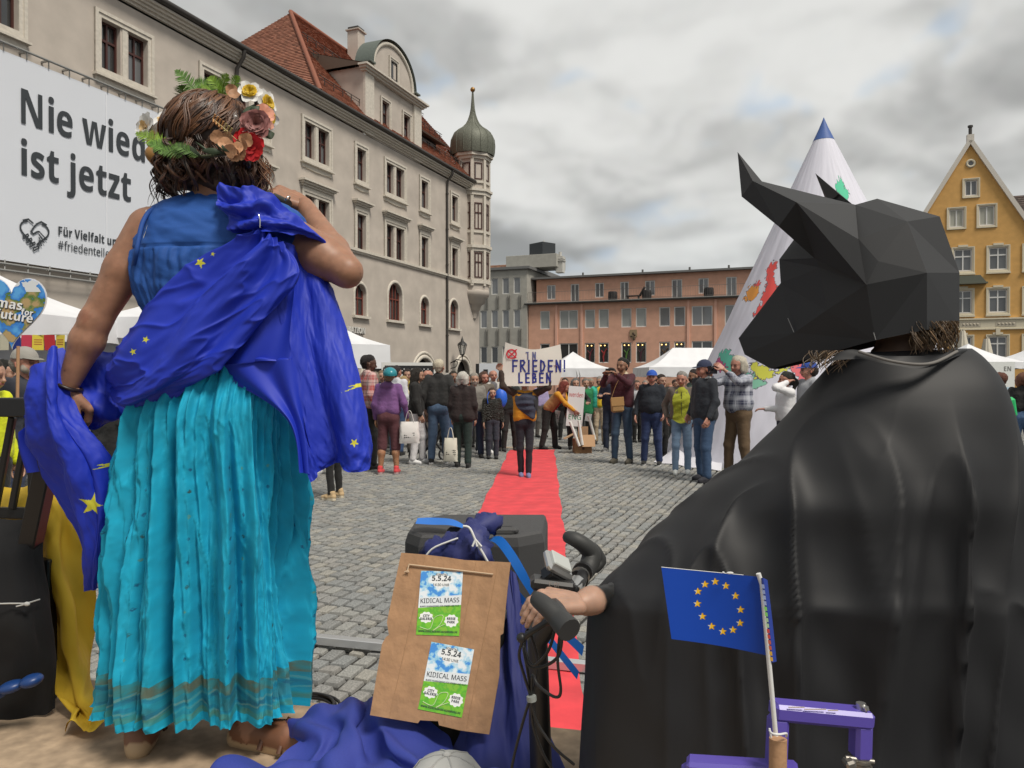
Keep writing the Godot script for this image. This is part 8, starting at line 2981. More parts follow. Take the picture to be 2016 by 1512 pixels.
func build_flag() -> void:
	var t := thing("blue_star_flag", "large royal blue flag with yellow stars draped and pinned round the woman", "flag", Vector3.ZERO)
	var n1 := noise(87, 1.0, 3)
	# (a) bunched over the shoulder
	var a := B.new()
	cloth(P([
		[[443, 368, 1.93], [470, 374, 1.90], [503, 374, 1.90], [546, 396, 1.93], [584, 424, 1.97], [618, 452, 2.0], [645, 478, 1.98]],
		[[428, 388, 1.905], [468, 396, 1.875], [510, 392, 1.87], [555, 414, 1.90], [592, 436, 1.93], [622, 460, 1.955], [644, 479, 1.965]],
		[[432, 406, 1.90], [470, 420, 1.865], [516, 416, 1.855], [560, 428, 1.875], [600, 446, 1.905], [628, 464, 1.935], [643, 478, 1.955]],
		[[452, 440, 1.89], [478, 440, 1.865], [510, 440, 1.85], [556, 446, 1.865], [596, 456, 1.895], [622, 466, 1.925], [640, 479, 1.95]],
		[[470, 462, 1.89], [492, 458, 1.87], [512, 455, 1.855], [550, 457, 1.865], [590, 460, 1.90], [615, 468, 1.93], [638, 480, 1.955]]]), 120, 70, a,
		func(u, v): return 0.014 * sin(v * 17.0 + u * 5.0) * (1.0 - u) + 0.016 * n1.get_noise_2d(u * 5.0, v * 3.0) * (1.0 - 0.95 * u) + 0.006 * sin(u * 30.0 + v * 9.0) * (1.0 - u))
	part("shoulder_bunch", a, starred(a, 120, 70, [], "flag plain"), t)
	# (b) the sash across the back
	var b := B.new()
	cloth(P([
		[[500, 452, 1.865], [512, 456, 1.86], [530, 462, 1.862], [548, 474, 1.87], [562, 490, 1.88]],
		[[470, 478, 1.872], [494, 482, 1.852], [520, 492, 1.846], [556, 512, 1.855], [588, 546, 1.87]],
		[[400, 516, 1.882], [430, 540, 1.846], [470, 560, 1.836], [510, 590, 1.842], [548, 600, 1.865]],
		[[338, 566, 1.886], [370, 600, 1.842], [410, 628, 1.828], [450, 660, 1.834], [486, 668, 1.862]],
		[[282, 622, 1.90], [310, 664, 1.84], [346, 700, 1.82], [388, 724, 1.826], [424, 722, 1.856]],
		[[240, 672, 1.94], [258, 716, 1.86], [286, 752, 1.83], [320, 770, 1.836], [360, 762, 1.866]],
		[[222, 700, 2.0], [226, 742, 1.92], [240, 780, 1.89], [262, 802, 1.89], [300, 796, 1.90]],
		[[218, 715, 2.06], [216, 745, 2.03], [222, 776, 2.02], [240, 796, 2.02], [268, 800, 2.0]]]), 150, 220, b,
		func(u, v): return 0.013 * sin(u * 15.0 + 1.5 * sin(v * 5.0)) * (1.0 - smoothstep(0.5, 1.0, v) * 0.5) * smoothstep(0.0, 0.12, v) + 0.011 * n1.get_noise_2d(u * 3.2, v * 2.2) + 0.005 * sin(u * 40.0) * (1.0 - smoothstep(0.0, 0.25, v)) + 0.007 * pow(1.0 - absf(n1.get_noise_2d(u * 2.2 + v * 2.0, v * 2.6 + 4.0)), 7.0))
	part("sash", b, starred(b, 150, 220, [[394, 517, 12.0, 0.5], [421, 499, 5.0, 0.2], [289, 668, 8.0, 0.4], [262, 692, 8.0, 0.9]], "flag sash"), t)
	# (c) the end that blows out to the right
	var c := B.new()
	cloth(P([
		[[548, 470, 1.90], [566, 480, 1.91], [590, 498, 1.95], [620, 530, 1.98], [648, 566, 2.02]],
		[[530, 560, 1.90], [556, 580, 1.90], [592, 580, 1.93], [630, 580, 1.95], [662, 600, 2.0]],
		[[540, 650, 1.90], [566, 660, 1.905], [604, 660, 1.91], [646, 665, 1.93], [688, 660, 1.98]],
		[[558, 740, 1.89], [584, 745, 1.90], [620, 750, 1.89], [664, 750, 1.90], [708, 740, 1.95]],
		[[580, 840, 1.88], [604, 840, 1.90], [640, 842, 1.88], [684, 840, 1.88], [728, 830, 1.93]],
		[[598, 905, 1.88], [620, 905, 1.90], [652, 900, 1.88], [694, 898, 1.88], [738, 886, 1.92]],
		[[606, 950, 1.88], [626, 930, 1.90], [656, 918, 1.885], [698, 924, 1.885], [738, 920, 1.92]]]), 130, 170, c,
		func(u, v): return (0.028 * sin(u * 10.0 - 1.2 + v * 1.5) + 0.014 * n1.get_noise_2d(u * 2.6 - v * 1.2, v * 1.2) + 0.008 * n1.get_noise_2d(u * 6.0 + v * 3.0, v * 3.0) + 0.003 * n1.get_noise_2d(u * 14.0, v * 9.0)) * (0.35 + 0.65 * v))
	part("blown_end", c, starred(c, 130, 170, [[697, 872, 10.0, 0.6], [712, 756, 8.0, 0.3]], "flag end"), t)
	# (e) darker fall behind the sash on the back of the vest
	var e := B.new()
	cloth(P([
		[[470, 560, 1.89], [520, 560, 1.885], [580, 560, 1.90]], [[420, 660, 1.89], [500, 660, 1.875], [572, 650, 1.88]], [[400, 720, 1.895], [490, 712, 1.872], [572, 706, 1.875]], [[420, 735, 1.895], [500, 716, 1.874], [576, 720, 1.872]], [[560, 820, 1.86], [580, 830, 1.86], [600, 840, 1.87]], [[590, 930, 1.85], [600, 932, 1.85], [612, 936, 1.86]]]), 60, 90, e,
		func(u, v): return 0.008 * sin(u * 12.0 + v * 6.0))
	part("inner_fold", e, starred(e, 60, 90, [], "flag plain"), t)
	# (d) from the hip to the hand and down beside the chair
	var d := B.new()
	cloth(P([
		[[276, 690, 2.08], [232, 690, 2.08], [190, 686, 2.08], [150, 676, 2.06], [124, 682, 2.02]],
		[[272, 742, 2.06], [226, 745, 2.04], [186, 740, 2.03], [150, 725, 2.02], [118, 730, 1.99]],
		[[268, 800, 2.06], [226, 802, 2.02], [188, 796, 2.01], [152, 780, 2.0], [122, 772, 1.975]],
		[[258, 826, 2.08], [220, 838, 2.05], [180, 850, 2.03], [150, 830, 2.02], [124, 800, 1.98]]]), 110, 70, d,
		func(u, v): return 0.014 * sin(v * 13.0 + u * 4.0) + 0.012 * n1.get_noise_2d(u * 3.0, v * 2.0))
	part("swag", d, starred(d, 110, 70, [], "flag plain"), t)
	var f := B.new()
	cloth(P([
		[[124, 684, 2.0], [112, 688, 1.96], [96, 698, 1.95], [80, 720, 1.97], [70, 745, 2.02]],
		[[130, 740, 1.97], [114, 742, 1.92], [96, 748, 1.915], [78, 764, 1.94], [62, 790, 2.0]],
		[[136, 790, 1.965], [118, 796, 1.905], [98, 800, 1.90], [78, 806, 1.93], [60, 826, 2.0]],
		[[168, 846, 1.95], [142, 850, 1.90], [112, 856, 1.895], [84, 862, 1.93], [58, 872, 2.0]],
		[[206, 900, 1.97], [176, 906, 1.91], [140, 910, 1.91], [104, 908, 1.95], [80, 905, 2.0]],
		[[226, 960, 2.0], [194, 970, 1.93], [160, 975, 1.93], [132, 968, 1.97], [108, 950, 2.02]],
		[[216, 1030, 2.02], [198, 1040, 1.95], [176, 1045, 1.95], [158, 1040, 1.98], [146, 1020, 2.02]],
		[[196, 1100, 2.04], [190, 1106, 1.98], [180, 1110, 1.97], [172, 1106, 2.0], [166, 1095, 2.03]],
		[[184, 1160, 2.05], [182, 1162, 2.02], [180, 1162, 2.02], [178, 1160, 2.03], [176, 1156, 2.05]]]), 110, 200, f,
		func(u, v): return 0.020 * sin(u * 14.0 - v * 5.0) * (1.0 - 0.5 * v) + 0.012 * n1.get_noise_2d(u * 3.0, v * 2.4) + 0.004 * n1.get_noise_2d(u * 9.0, v * 8.0))
	part("hanging_end", f, starred(f, 110, 200, [[183, 992, 25.0, 0.15], [224, 912, 8.0, 0.5]], "flag hanging"), t)
	var g := B.new()
	cloth(P([[[70, 790, 2.12], [52, 820, 2.14], [44, 850, 2.16]], [[100, 860, 2.14], [66, 870, 2.16], [42, 890, 2.18]], [[120, 930, 2.16], [76, 930, 2.18], [50, 925, 2.2]]]), 40, 40, g, func(u, v): return 0.012 * sin(u * 11.0 + v * 3.0))
	part("loose_corner", g, starred(g, 40, 40, [], "flag plain"), t)
	var pn := B.new()
	pn.tube([px(509, 422, 1.842), px(512, 432, 1.838), px(512, 448, 1.84)], 0.0016, 5)
	part("safety_pin", pn, mat("silver", Color.WHITE), t)


func build_crown(hc: Vector3) -> void:
	var t := thing("flower_crown", "crown of ferns, white and yellow blooms, roses and dry hydrangea on the woman's hair", "flower crown", hc)
	var A := func(x: float, y: float, z: float) -> Vector3: return px(x, y, z) - hc
	var leaf := vmat("leaves", 0.55, {"backlight_enabled": true, "backlight": Color(0.2, 0.3, 0.08)})
	var pet := vmat("petals", 0.6, {"backlight_enabled": true, "backlight": Color(0.3, 0.28, 0.26), "rim_enabled": true, "rim": 0.2})
	var green := Color(0.08, 0.17, 0.025)
	var bright := Color(0.22, 0.36, 0.04)
	# twisted stem that carries everything: tilted round the head
	var sb := B.new()
	sb.col = Color(0.05, 0.055, 0.025)
	var loop := [A.call(300, 300, 2.06), A.call(340, 305, 1.95), A.call(400, 308, 1.905), A.call(450, 300, 1.905), A.call(492, 272, 1.93), A.call(512, 225, 2.0), A.call(500, 190, 2.08), A.call(440, 185, 2.14), A.call(380, 200, 2.16), A.call(330, 250, 2.13)]
	var path := curve(loop + [loop[0]], 60)
	sb.tube(path, 0.004, 5, false)
	var tw := []
	for k in 60:
		tw.append(path[k] + Vector3(sin(k * 1.3), cos(k * 1.3), sin(k * 0.9)) * 0.005)
	sb.tube(tw, 0.0022, 5, false)
	part("stem", sb, leaf, t)
	# ferns
	for e in [
		[[400, 196, 2.12], [346, 138, 2.14], 0.03, 26, green], [[372, 210, 2.1], [356, 168, 2.06], 0.028, 18, green], [[410, 196, 2.1], [366, 186, 2.02], 0.03, 22, green], [[430, 190, 2.1], [384, 160, 2.05], 0.028, 20, green * 1.2], [[436, 196, 2.06], [448, 146, 2.02], 0.028, 20, bright], [[440, 190, 2.08], [412, 152, 2.06], 0.026, 18, bright], [[430, 192, 2.06], [396, 172, 1.99], 0.026, 18, bright * 0.8], [[460, 185, 2.1], [470, 150, 2.08], 0.022, 14, bright], [[455, 190, 2.08], [424, 160, 2.1], 0.025, 16, green],
		[[345, 298, 1.93], [268, 262, 1.95], 0.028, 30, bright * 0.85], [[350, 304, 1.92], [292, 282, 1.92], 0.026, 22, green * 1.3], [[370, 305, 1.91], [312, 300, 1.9], 0.022, 18, green], [[390, 308, 1.9], [340, 286, 1.9], 0.02, 18, green * 0.8]]:
		var f := B.new()
		fern(f, A.call(e[0][0], e[0][1], e[0][2]), A.call(e[1][0], e[1][1], e[1][2]), Vector3(0.1, 0.25, 1).normalized(), e[2], e[3], e[4])
		part("fern", f, leaf, t)
	for e in [[[395, 306, 1.9], [352, 288, 1.9], 0.012], [[420, 306, 1.895], [384, 278, 1.89], 0.003], [[440, 300, 1.89], [396, 296, 1.885], 0.008], [[492, 230, 1.93], [510, 208, 1.93], 0.012], [[500, 250, 1.93], [474, 224, 1.92], 0.012], [[520, 268, 1.96], [540, 262, 1.97], 0.014], [[500, 205, 1.97], [478, 232, 1.93], 0.010], [[424, 282, 1.89], [452, 300, 1.885], 0.006]]:
		var l := B.new()
		l.col = Color(0.03, 0.05, 0.02)
		var a: Vector3 = A.call(e[0][0], e[0][1], e[0][2])
		var d: Vector3 = A.call(e[1][0], e[1][1], e[1][2]) - a
		var s: Vector3 = d.cross(Vector3.BACK).normalized() * e[2]
		var g := PackedVector3Array()
		for r in 8:
			var v := r / 7.0
			for q in 3:
				g.append(a + d * v + s * (q - 1) * sin(PI * clampf(v * 0.95 + 0.03, 0, 1)) + Vector3(0, 0, 0.006 * sin(v * PI) - 0.003 * absf(q - 1.0)))
		l.grid(g, 3, 8)
		part("leaf", l, leaf, t)
	# blooms
	var white := Color(0.74, 0.74, 0.72)
	var yellow := Color(0.70, 0.46, 0.01)
	for e in [[492, 184, 1.97, Vector3(0.25, 0.25, 1), 0.030, true], [522, 205, 2.02, Vector3(0.95, 0.1, 0.5), 0.034, true], [292, 252, 2.04, Vector3(-0.6, 0.1, 0.8), 0.042, false], [326, 240, 2.1, Vector3(-0.3, 0.5, 0.8), 0.036, false], [308, 266, 2.02, Vector3(-0.4, -0.1, 0.9), 0.03, false], [526, 232, 2.0, Vector3(0.8, -0.3, 0.5), 0.03, true]]:
		var f := B.new()
		var cc: Vector3 = A.call(e[0], e[1], e[2])
		petals(f, cc, e[3], 6, e[4], e[4] * 0.45, 0.35, white if e[5] or true else white)
		part("white_petals", f, pet, t)
		if e[5]:
			var y := B.new()
			rose(y, cc + e[3].normalized() * 0.010, e[3].normalized(), e[4] * 0.58, yellow)
			part("yellow_heart", y, pet, t)
		else:
			var y := B.new()
			petals(y, cc + e[3].normalized() * 0.004, e[3], 5, e[4] * 0.4, e[4] * 0.2, 1.2, Color(0.6, 0.42, 0.2))
			part("yellow_heart", y, pet, t)
	var ro := B.new()
	rose(ro, A.call(503, 243, 1.925), Vector3(0.3, -0.05, 1).normalized(), 0.034, Color(0.36, 0.15, 0.14))
	part("dusty_rose", ro, pet, t)
	var pk := B.new()
	petals(pk, A.call(516, 228, 1.95), Vector3(0.6, 0.3, 0.8), 7, 0.026, 0.014, 0.7, Color(0.68, 0.30, 0.20))
	petals(pk, A.call(530, 246, 1.97), Vector3(0.9, 0.1, 0.5), 4, 0.014, 0.008, 0.4, Color(0.7, 0.34, 0.24))
	part("coral_bloom", pk, pet, t)
	var rd := B.new()
	rose(rd, A.call(490, 282, 1.925), Vector3(0.25, -0.15, 1).normalized(), 0.034, Color(0.55, 0.006, 0.012))
	petals(rd, A.call(494, 292, 1.92), Vector3(0.3, -0.4, 1), 6, 0.032, 0.018, 0.3, Color(0.58, 0.008, 0.015))
	part("red_bloom", rd, pet, t)
	var peach := Color(0.50, 0.265, 0.14)
	for e in [[444, 284, 1.89], [456, 296, 1.885], [468, 292, 1.89], [450, 272, 1.9], [478, 286, 1.90], [462, 304, 1.89], [474, 302, 1.9], [428, 270, 1.9], [462, 186, 2.0], [456, 178, 2.03], [484, 276, 1.9]]:
		var f := B.new()
		petals(f, A.call(e[0], e[1], e[2]), Vector3(rng.randf_range(-0.4, 0.5), rng.randf_range(-0.5, 0.4), 1), 4, 0.017, 0.0115, 0.25, peach * rng.randf_range(0.8, 1.25), rng.randf() * 3.0)
		part("hydrangea_floret", f, pet, t)
	var sp := B.new()
	for k in 7:
		var a: Vector3 = A.call(420 + k * 5.5, 234 + k * 4.5, 1.9)
		for sg in [-1.0, 1.0]:
			sp.col = Color(0.5, 0.24, 0.09) if k < 4 else Color(0.4, 0.32, 0.14)
			sp.tube([a, a + Vector3(0.004 + 0.002 * sg, 0.010 * sg, 0.004)], [0.002, 0.0028], 5)
	sp.tube([A.call(418, 233, 1.9), A.call(440, 252, 1.895), A.call(466, 276, 1.9)], 0.0012, 4)
	part("dry_sprig", sp, leaf, t)
	for e in [[301, 306, 2.0, 0.018, 0.024], [302, 282, 2.02, 0.017, 0.018]]:
		var f := B.new()
		f.col = Color(0.30, 0.15, 0.035)
		f.ball(A.call(e[0], e[1], e[2]), Vector3(e[3], e[4], e[3]), Basis(Vector3.BACK, 0.5), 14, 9)
		part("seed_pod", f, vmat("petals", 0.6), t)
	var dot := B.new()
	dot.col = white
	dot.ball(A.call(464, 229, 1.9), Vector3(0.003, 0.003, 0.003), Basis(), 8, 5)
	part("berry", dot, pet, t)


func build_cape() -> void:
	var o := px(1720, 1400, 1.5) * Vector3(1, 0, 1)
	var t := thing("person", "person wrapped in a wide black cape holding the bicycle's handlebar", "person", o)
	var at := func(b: B) -> B:
		for k in b.v.size():
			b.v[k] -= o
		return b
	var skin := Color(0.50, 0.30, 0.215)
	var b := B.new()
	var sh := px(1640, 850, 1.54)
	var el := px(1330, 1130, 1.60)
	var wr := px(1144, 1189, 1.39)
	var n0 := px(1770, 720, 1.54)
	var cloak := Color(0.012, 0.012, 0.013)
	field([[px(1770, 560, 1.55), px(1785, 590, 1.53), 0.078, 0.075, skin], [px(1800, 620, 1.52), n0, 0.05, 0.052, skin], [n0, sh, 0.04, 0.06, cloak], [n0, px(1860, 860, 1.55), 0.04, 0.06, cloak], [px(1760, 860, 1.55), px(1760, 1250, 1.54), 0.12, 0.15, cloak], [sh, el, 0.05, 0.04, cloak], [el, el.lerp(wr, 0.9), 0.028, 0.019, cloak], [el.lerp(wr, 0.9), wr, 0.022, 0.0205, skin]], 0.012, 0.03, b)
	# legs down to the ground
	field([[px(1700, 1300, 1.54), px(1690, 1500, 1.54) * Vector3(1, 0, 1) + Vector3(0, 0.5, 0), 0.1, 0.065, cloak], [px(1690, 1500, 1.54) * Vector3(1, 0, 1) + Vector3(0, 0.5, 0), px(1690, 1500, 1.54) * Vector3(1, 0, 1) + Vector3(0, 0.06, 0), 0.065, 0.045, skin], [px(1830, 1300, 1.54), px(1840, 1500, 1.54) * Vector3(1, 0, 1) + Vector3(0, 0.06, 0), 0.1, 0.045, skin]], 0.025, 0.03, b)
	# hand resting over the grip, fingers hanging onto the brake lever
	hand(b, px(1142, 1188, 1.375), px(1062, 1186, 1.36) - wr, Vector3(-0.25, 0.9, 0.35), 0.8, -1.0, 0.78, skin, 0.004)
	part("body", at.call(b), skin_m, t)
	var nz := noise(201, 1.0, 1)
	var cb := B.new()
	# folds hang from shoulder and arm, so they follow the cloth's place rather than the rings
	var fold := func(u: float, v: float, p: Vector3) -> float:
		var s := smoothstep(1.62, 1.30, p.y)
		var x := p.x + 0.16 * (1.4 - p.y) * smoothstep(0.55, 0.85, p.x)
		var f := nz.get_noise_3dv(Vector3(x * 3.4, p.y * 0.45, p.z * 2.0)) * 0.026 * (0.3 + 0.7 * s)
		f += (pow(1.0 - absf(nz.get_noise_3dv(Vector3(x * 4.4 + 3.0, p.y * 0.4, p.z * 2.0))), 5.0) - 0.35) * 0.040 * s
		f += (pow(1.0 - absf(nz.get_noise_3dv(Vector3(x * 7.5 + 11.0, p.y * 0.9 + 3.0, p.z * 3.0))), 5.0) - 0.35) * 0.014 * s
		f += nz.get_noise_3dv(Vector3(x * 6.0 + p.y * 4.0, p.y * 5.0, p.z * 5.0)) * 0.005
		return 0.010 - f * (0.12 + 0.88 * smoothstep(0.13, 0.42, p.x))
	loft([[1660, 1900, 686, 1.52, 0.085, 1780], [1640, 1914, 706, 1.52, 0.12, 1782], [1606, 1938, 745, 1.52, 0.155, 1784], [1566, 1956, 788, 1.52, 0.175, 1786], [1514, 1978, 846, 1.52, 0.19, 1788], [1448, 1994, 908, 1.51, 0.2, 1790], [1372, 2004, 966, 1.50, 0.205, 1791], [1304, 2010, 1030, 1.50, 0.205, 1792], [1232, 2016, 1102, 1.49, 0.205, 1793], [1180, 2022, 1146, 1.48, 0.205, 1794], [1150, 2030, 1200, 1.48, 0.205, 1795], [1140, 2044, 1350, 1.48, 0.215, 1797], [1130, 2058, 1520, 1.48, 0.225, 1798], [1122, 2074, 1760, 1.48, 0.235, 1800], [1118, 2080, 2000, 1.48, 0.24, 1800], [1114, 2086, 2200, 1.48, 0.24, 1800]], 420, 300, cb, fold, 0.8)
	part("cape", at.call(cb), mat("black cape satin", Color(0.0115, 0.012, 0.0145), 0.62, [0.8, 1.0, 0.25, 0.08], [], {"rim_enabled": true, "rim": 0.1}), t)
	# turned over collar
	var cl := B.new()
	cloth(P([
		[[1640, 706, 1.40], [1690, 690, 1.39], [1760, 700, 1.37], [1830, 706, 1.37], [1886, 684, 1.42], [1908, 690, 1.50]],
		[[1630, 716, 1.39], [1690, 704, 1.375], [1760, 716, 1.355], [1830, 722, 1.355], [1892, 698, 1.41], [1916, 704, 1.50]]
		]), 120, 30, cl, func(u, v): return 0.004 * sin(u * 14.0 + v * 3.0) * (1.0 - v) + 0.006 * nz.get_noise_2d(u * 2.5, v * 0.8))
	part("collar", at.call(cl), mat("black cape satin", Color.BLACK), t)
	var tie := B.new()
	tie.tube(curve([px(1690, 692, 1.375), px(1760, 712, 1.35), px(1830, 716, 1.35), px(1884, 692, 1.40)], 24), 0.003, 6)
	part("cape_cord", at.call(tie), mat("grey cord", Color(0.16, 0.15, 0.14), 0.8), t)
	# hair that shows between mask and cape
	var r := RandomNumberGenerator.new()
	r.seed = 9
	var hb := B.new()
	var hb2 := B.new()
	for k in 350:
		var x := r.randf_range(1800, 1878) if k < 300 else r.randf_range(1600, 1680)
		var z := r.randf_range(1.40, 1.46) if k < 300 else r.randf_range(1.42, 1.5)
		var a := px(x, 632 if k < 300 else 690, z)
		var p := []
		var w := r.randf() * TAU
		var l := r.randf_range(0.035, 0.062) if k < 300 else r.randf_range(0.02, 0.045)
		for j in 8:
			var s := j / 7.0
			p.append(a + Vector3(0.010 * sin(s * 4.0 + w) + (0.0 if k < 300 else -0.02 * s), -l * s, 0.006 * cos(s * 4.0 + w)))
		lock(hb if k < 300 else hb2, p, r.randf_range(0.0006, 0.0016), Color(0.08, 0.05, 0.026) * r.randf_range(0.5, 2.6))
	part("hair", at.call(hb), vmat("glossy hair", 0.42), t)
	part("hair", at.call(hb2), vmat("glossy hair", 0.42), t)
	build_mask()


func build_mask() -> void:
	var C := px(1700, 520, 1.54)
	var l := Vector3(-0.5, 0, 0.866)
	var e := Vector3(0, EYE, 0)
	var pt := func(x: float, y: float, L: float) -> Vector3:
		var d := px(x, y, 1.0) - e
		var Z := (L + (C - e).dot(l)) / d.dot(l)
		return e + d * Z
	var flip := func(p: Vector3) -> Vector3: return p - l * 2.0 * (p - C).dot(l)
	var v := {}
	for q in [["M", 1727, 391, 0.0], ["O", 1850, 426, 0.01], ["N", 1786, 436, 0.085], ["P", 1825, 537, 0.105], ["S", 1825, 649, 0.10], ["Q", 1889, 537, 0.0], ["R", 1889, 643, 0.0], ["F", 1684, 403, 0.04], ["G", 1690, 470, 0.105], ["L", 1729, 514, 0.115], ["U", 1723, 670, 0.105], ["V", 1627, 611, 0.10], ["W", 1614, 527, 0.10], ["X", 1564, 655, 0.07], ["Y", 1537, 557, 0.055], ["Z", 1534, 511, 0.05], ["J", 1562, 473, 0.045], ["I", 1604, 508, 0.10], ["H", 1706, 560, 0.125], ["B", 1454, 666, 0.032], ["C", 1466, 698, 0.035], ["D", 1518, 726, 0.045]]:
		v[q[0]] = pt.call(q[1], q[2], q[3])
	var t := thing("bull_mask", "black folded card bull mask with faceted snout and two horns worn over the head", "mask", C)
	var m := mat("black folded card", Color(0.027, 0.028, 0.031), 0.58, [0.8, 1.0, 0.2, 0.15])
	var near := ["FMNG", "GNL", "NPL", "MON", "NOQP", "PQRS", "PSU", "LPH", "HPU", "HUV", "HVW", "HWI", "ZWIJ", "ZYW", "YXVW", "YBX", "XVU", "BCX", "CDX", "DUX", "GLH", "FGIJ", "GHI"]
	var centre: Vector3 = C
	for side in 2:
		for f in near:
			var b := B.new()
			var q := []
			for ch in f:
				var p: Vector3 = v[ch]
				q.append((flip.call(p) if side else p) - C)
			var mid: Vector3 = (q[0] + q[1] + q[2]) / 3.0
			# every facet folds between its own corners
			for k in range(1, q.size() - 1):
				b.face([q[0], q[k], q[k + 1]], mid + Vector3(0, 0.02, 0))
			part("facet", b, m, t)
	for s in ["FJ", "JZ", "ZY", "YB", "BC", "CD", "MF"]:
		var b := B.new()
		var p: Vector3 = v[s[0]]
		var q: Vector3 = v[s[1]]
		b.face([p - C, q - C, flip.call(q) - C, flip.call(p) - C], (p + q) * 0.5 - C)
		part("facet", b, m, t)
	# near horn, then the far one
	var h := {}
	for q in [["T", 1452, 299, 0.13], ["A", 1460, 387, 0.165], ["B", 1482, 356, 0.18], ["C", 1500, 357, 0.16], ["D", 1533, 446, 0.185], ["E", 1568, 398, 0.195], ["K", 1528, 398, 0.10], ["F", 1684, 403, 0.04], ["G", 1690, 471, 0.15], ["H", 1706, 561, 0.145], ["I", 1604, 509, 0.13]]:
		h[q[0]] = pt.call(q[1], q[2], q[3]) - C
	var mid: Vector3 = (h.E + h.D + h.K) / 3.0
	for f in ["TAB", "TBC", "BADE", "BEC", "EFG", "EGHID", "TCK", "TKA", "AKD", "CEFK", "KFID"]:
		var b := B.new()
		var q := []
		for ch in f:
			q.append(h[ch])
		var cen := Vector3.ZERO
		for p in q:
			cen += p / q.size()
		for k in range(1, q.size() - 1):
			b.face([q[0], q[k], q[k + 1]], cen - mid)
		part("horn_facet", b, m, t)
	var g := {}
	for q in [["T", 1605, 341, -0.13], ["A", 1632, 398, -0.11], ["B", 1652, 382, -0.08], ["C", 1678, 402, -0.06], ["D", 1660, 430, -0.06], ["E", 1640, 430, -0.13]]:
		g[q[0]] = pt.call(q[1], q[2], q[3]) - C
	for f in ["TAB", "TBC", "ADCB", "TCE", "TEA", "CDE", "ADE"]:
		var b := B.new()
		b.face([g[f[0]], g[f[1]], g[f[2]]])
		part("horn_facet", b, m, t)
	var w := B.new()
	w.tube([pt.call(1551, 626, 0.075) - C, pt.call(1563, 654, 0.075) - C], 0.0009, 4)
	w.tube([pt.call(1720, 655, 0.112) - C, pt.call(1724, 669, 0.11) - C], 0.0008, 4)
	part("worn_edge", w, mat("bare card edge", Color(0.3, 0.3, 0.3), 0.8), t)


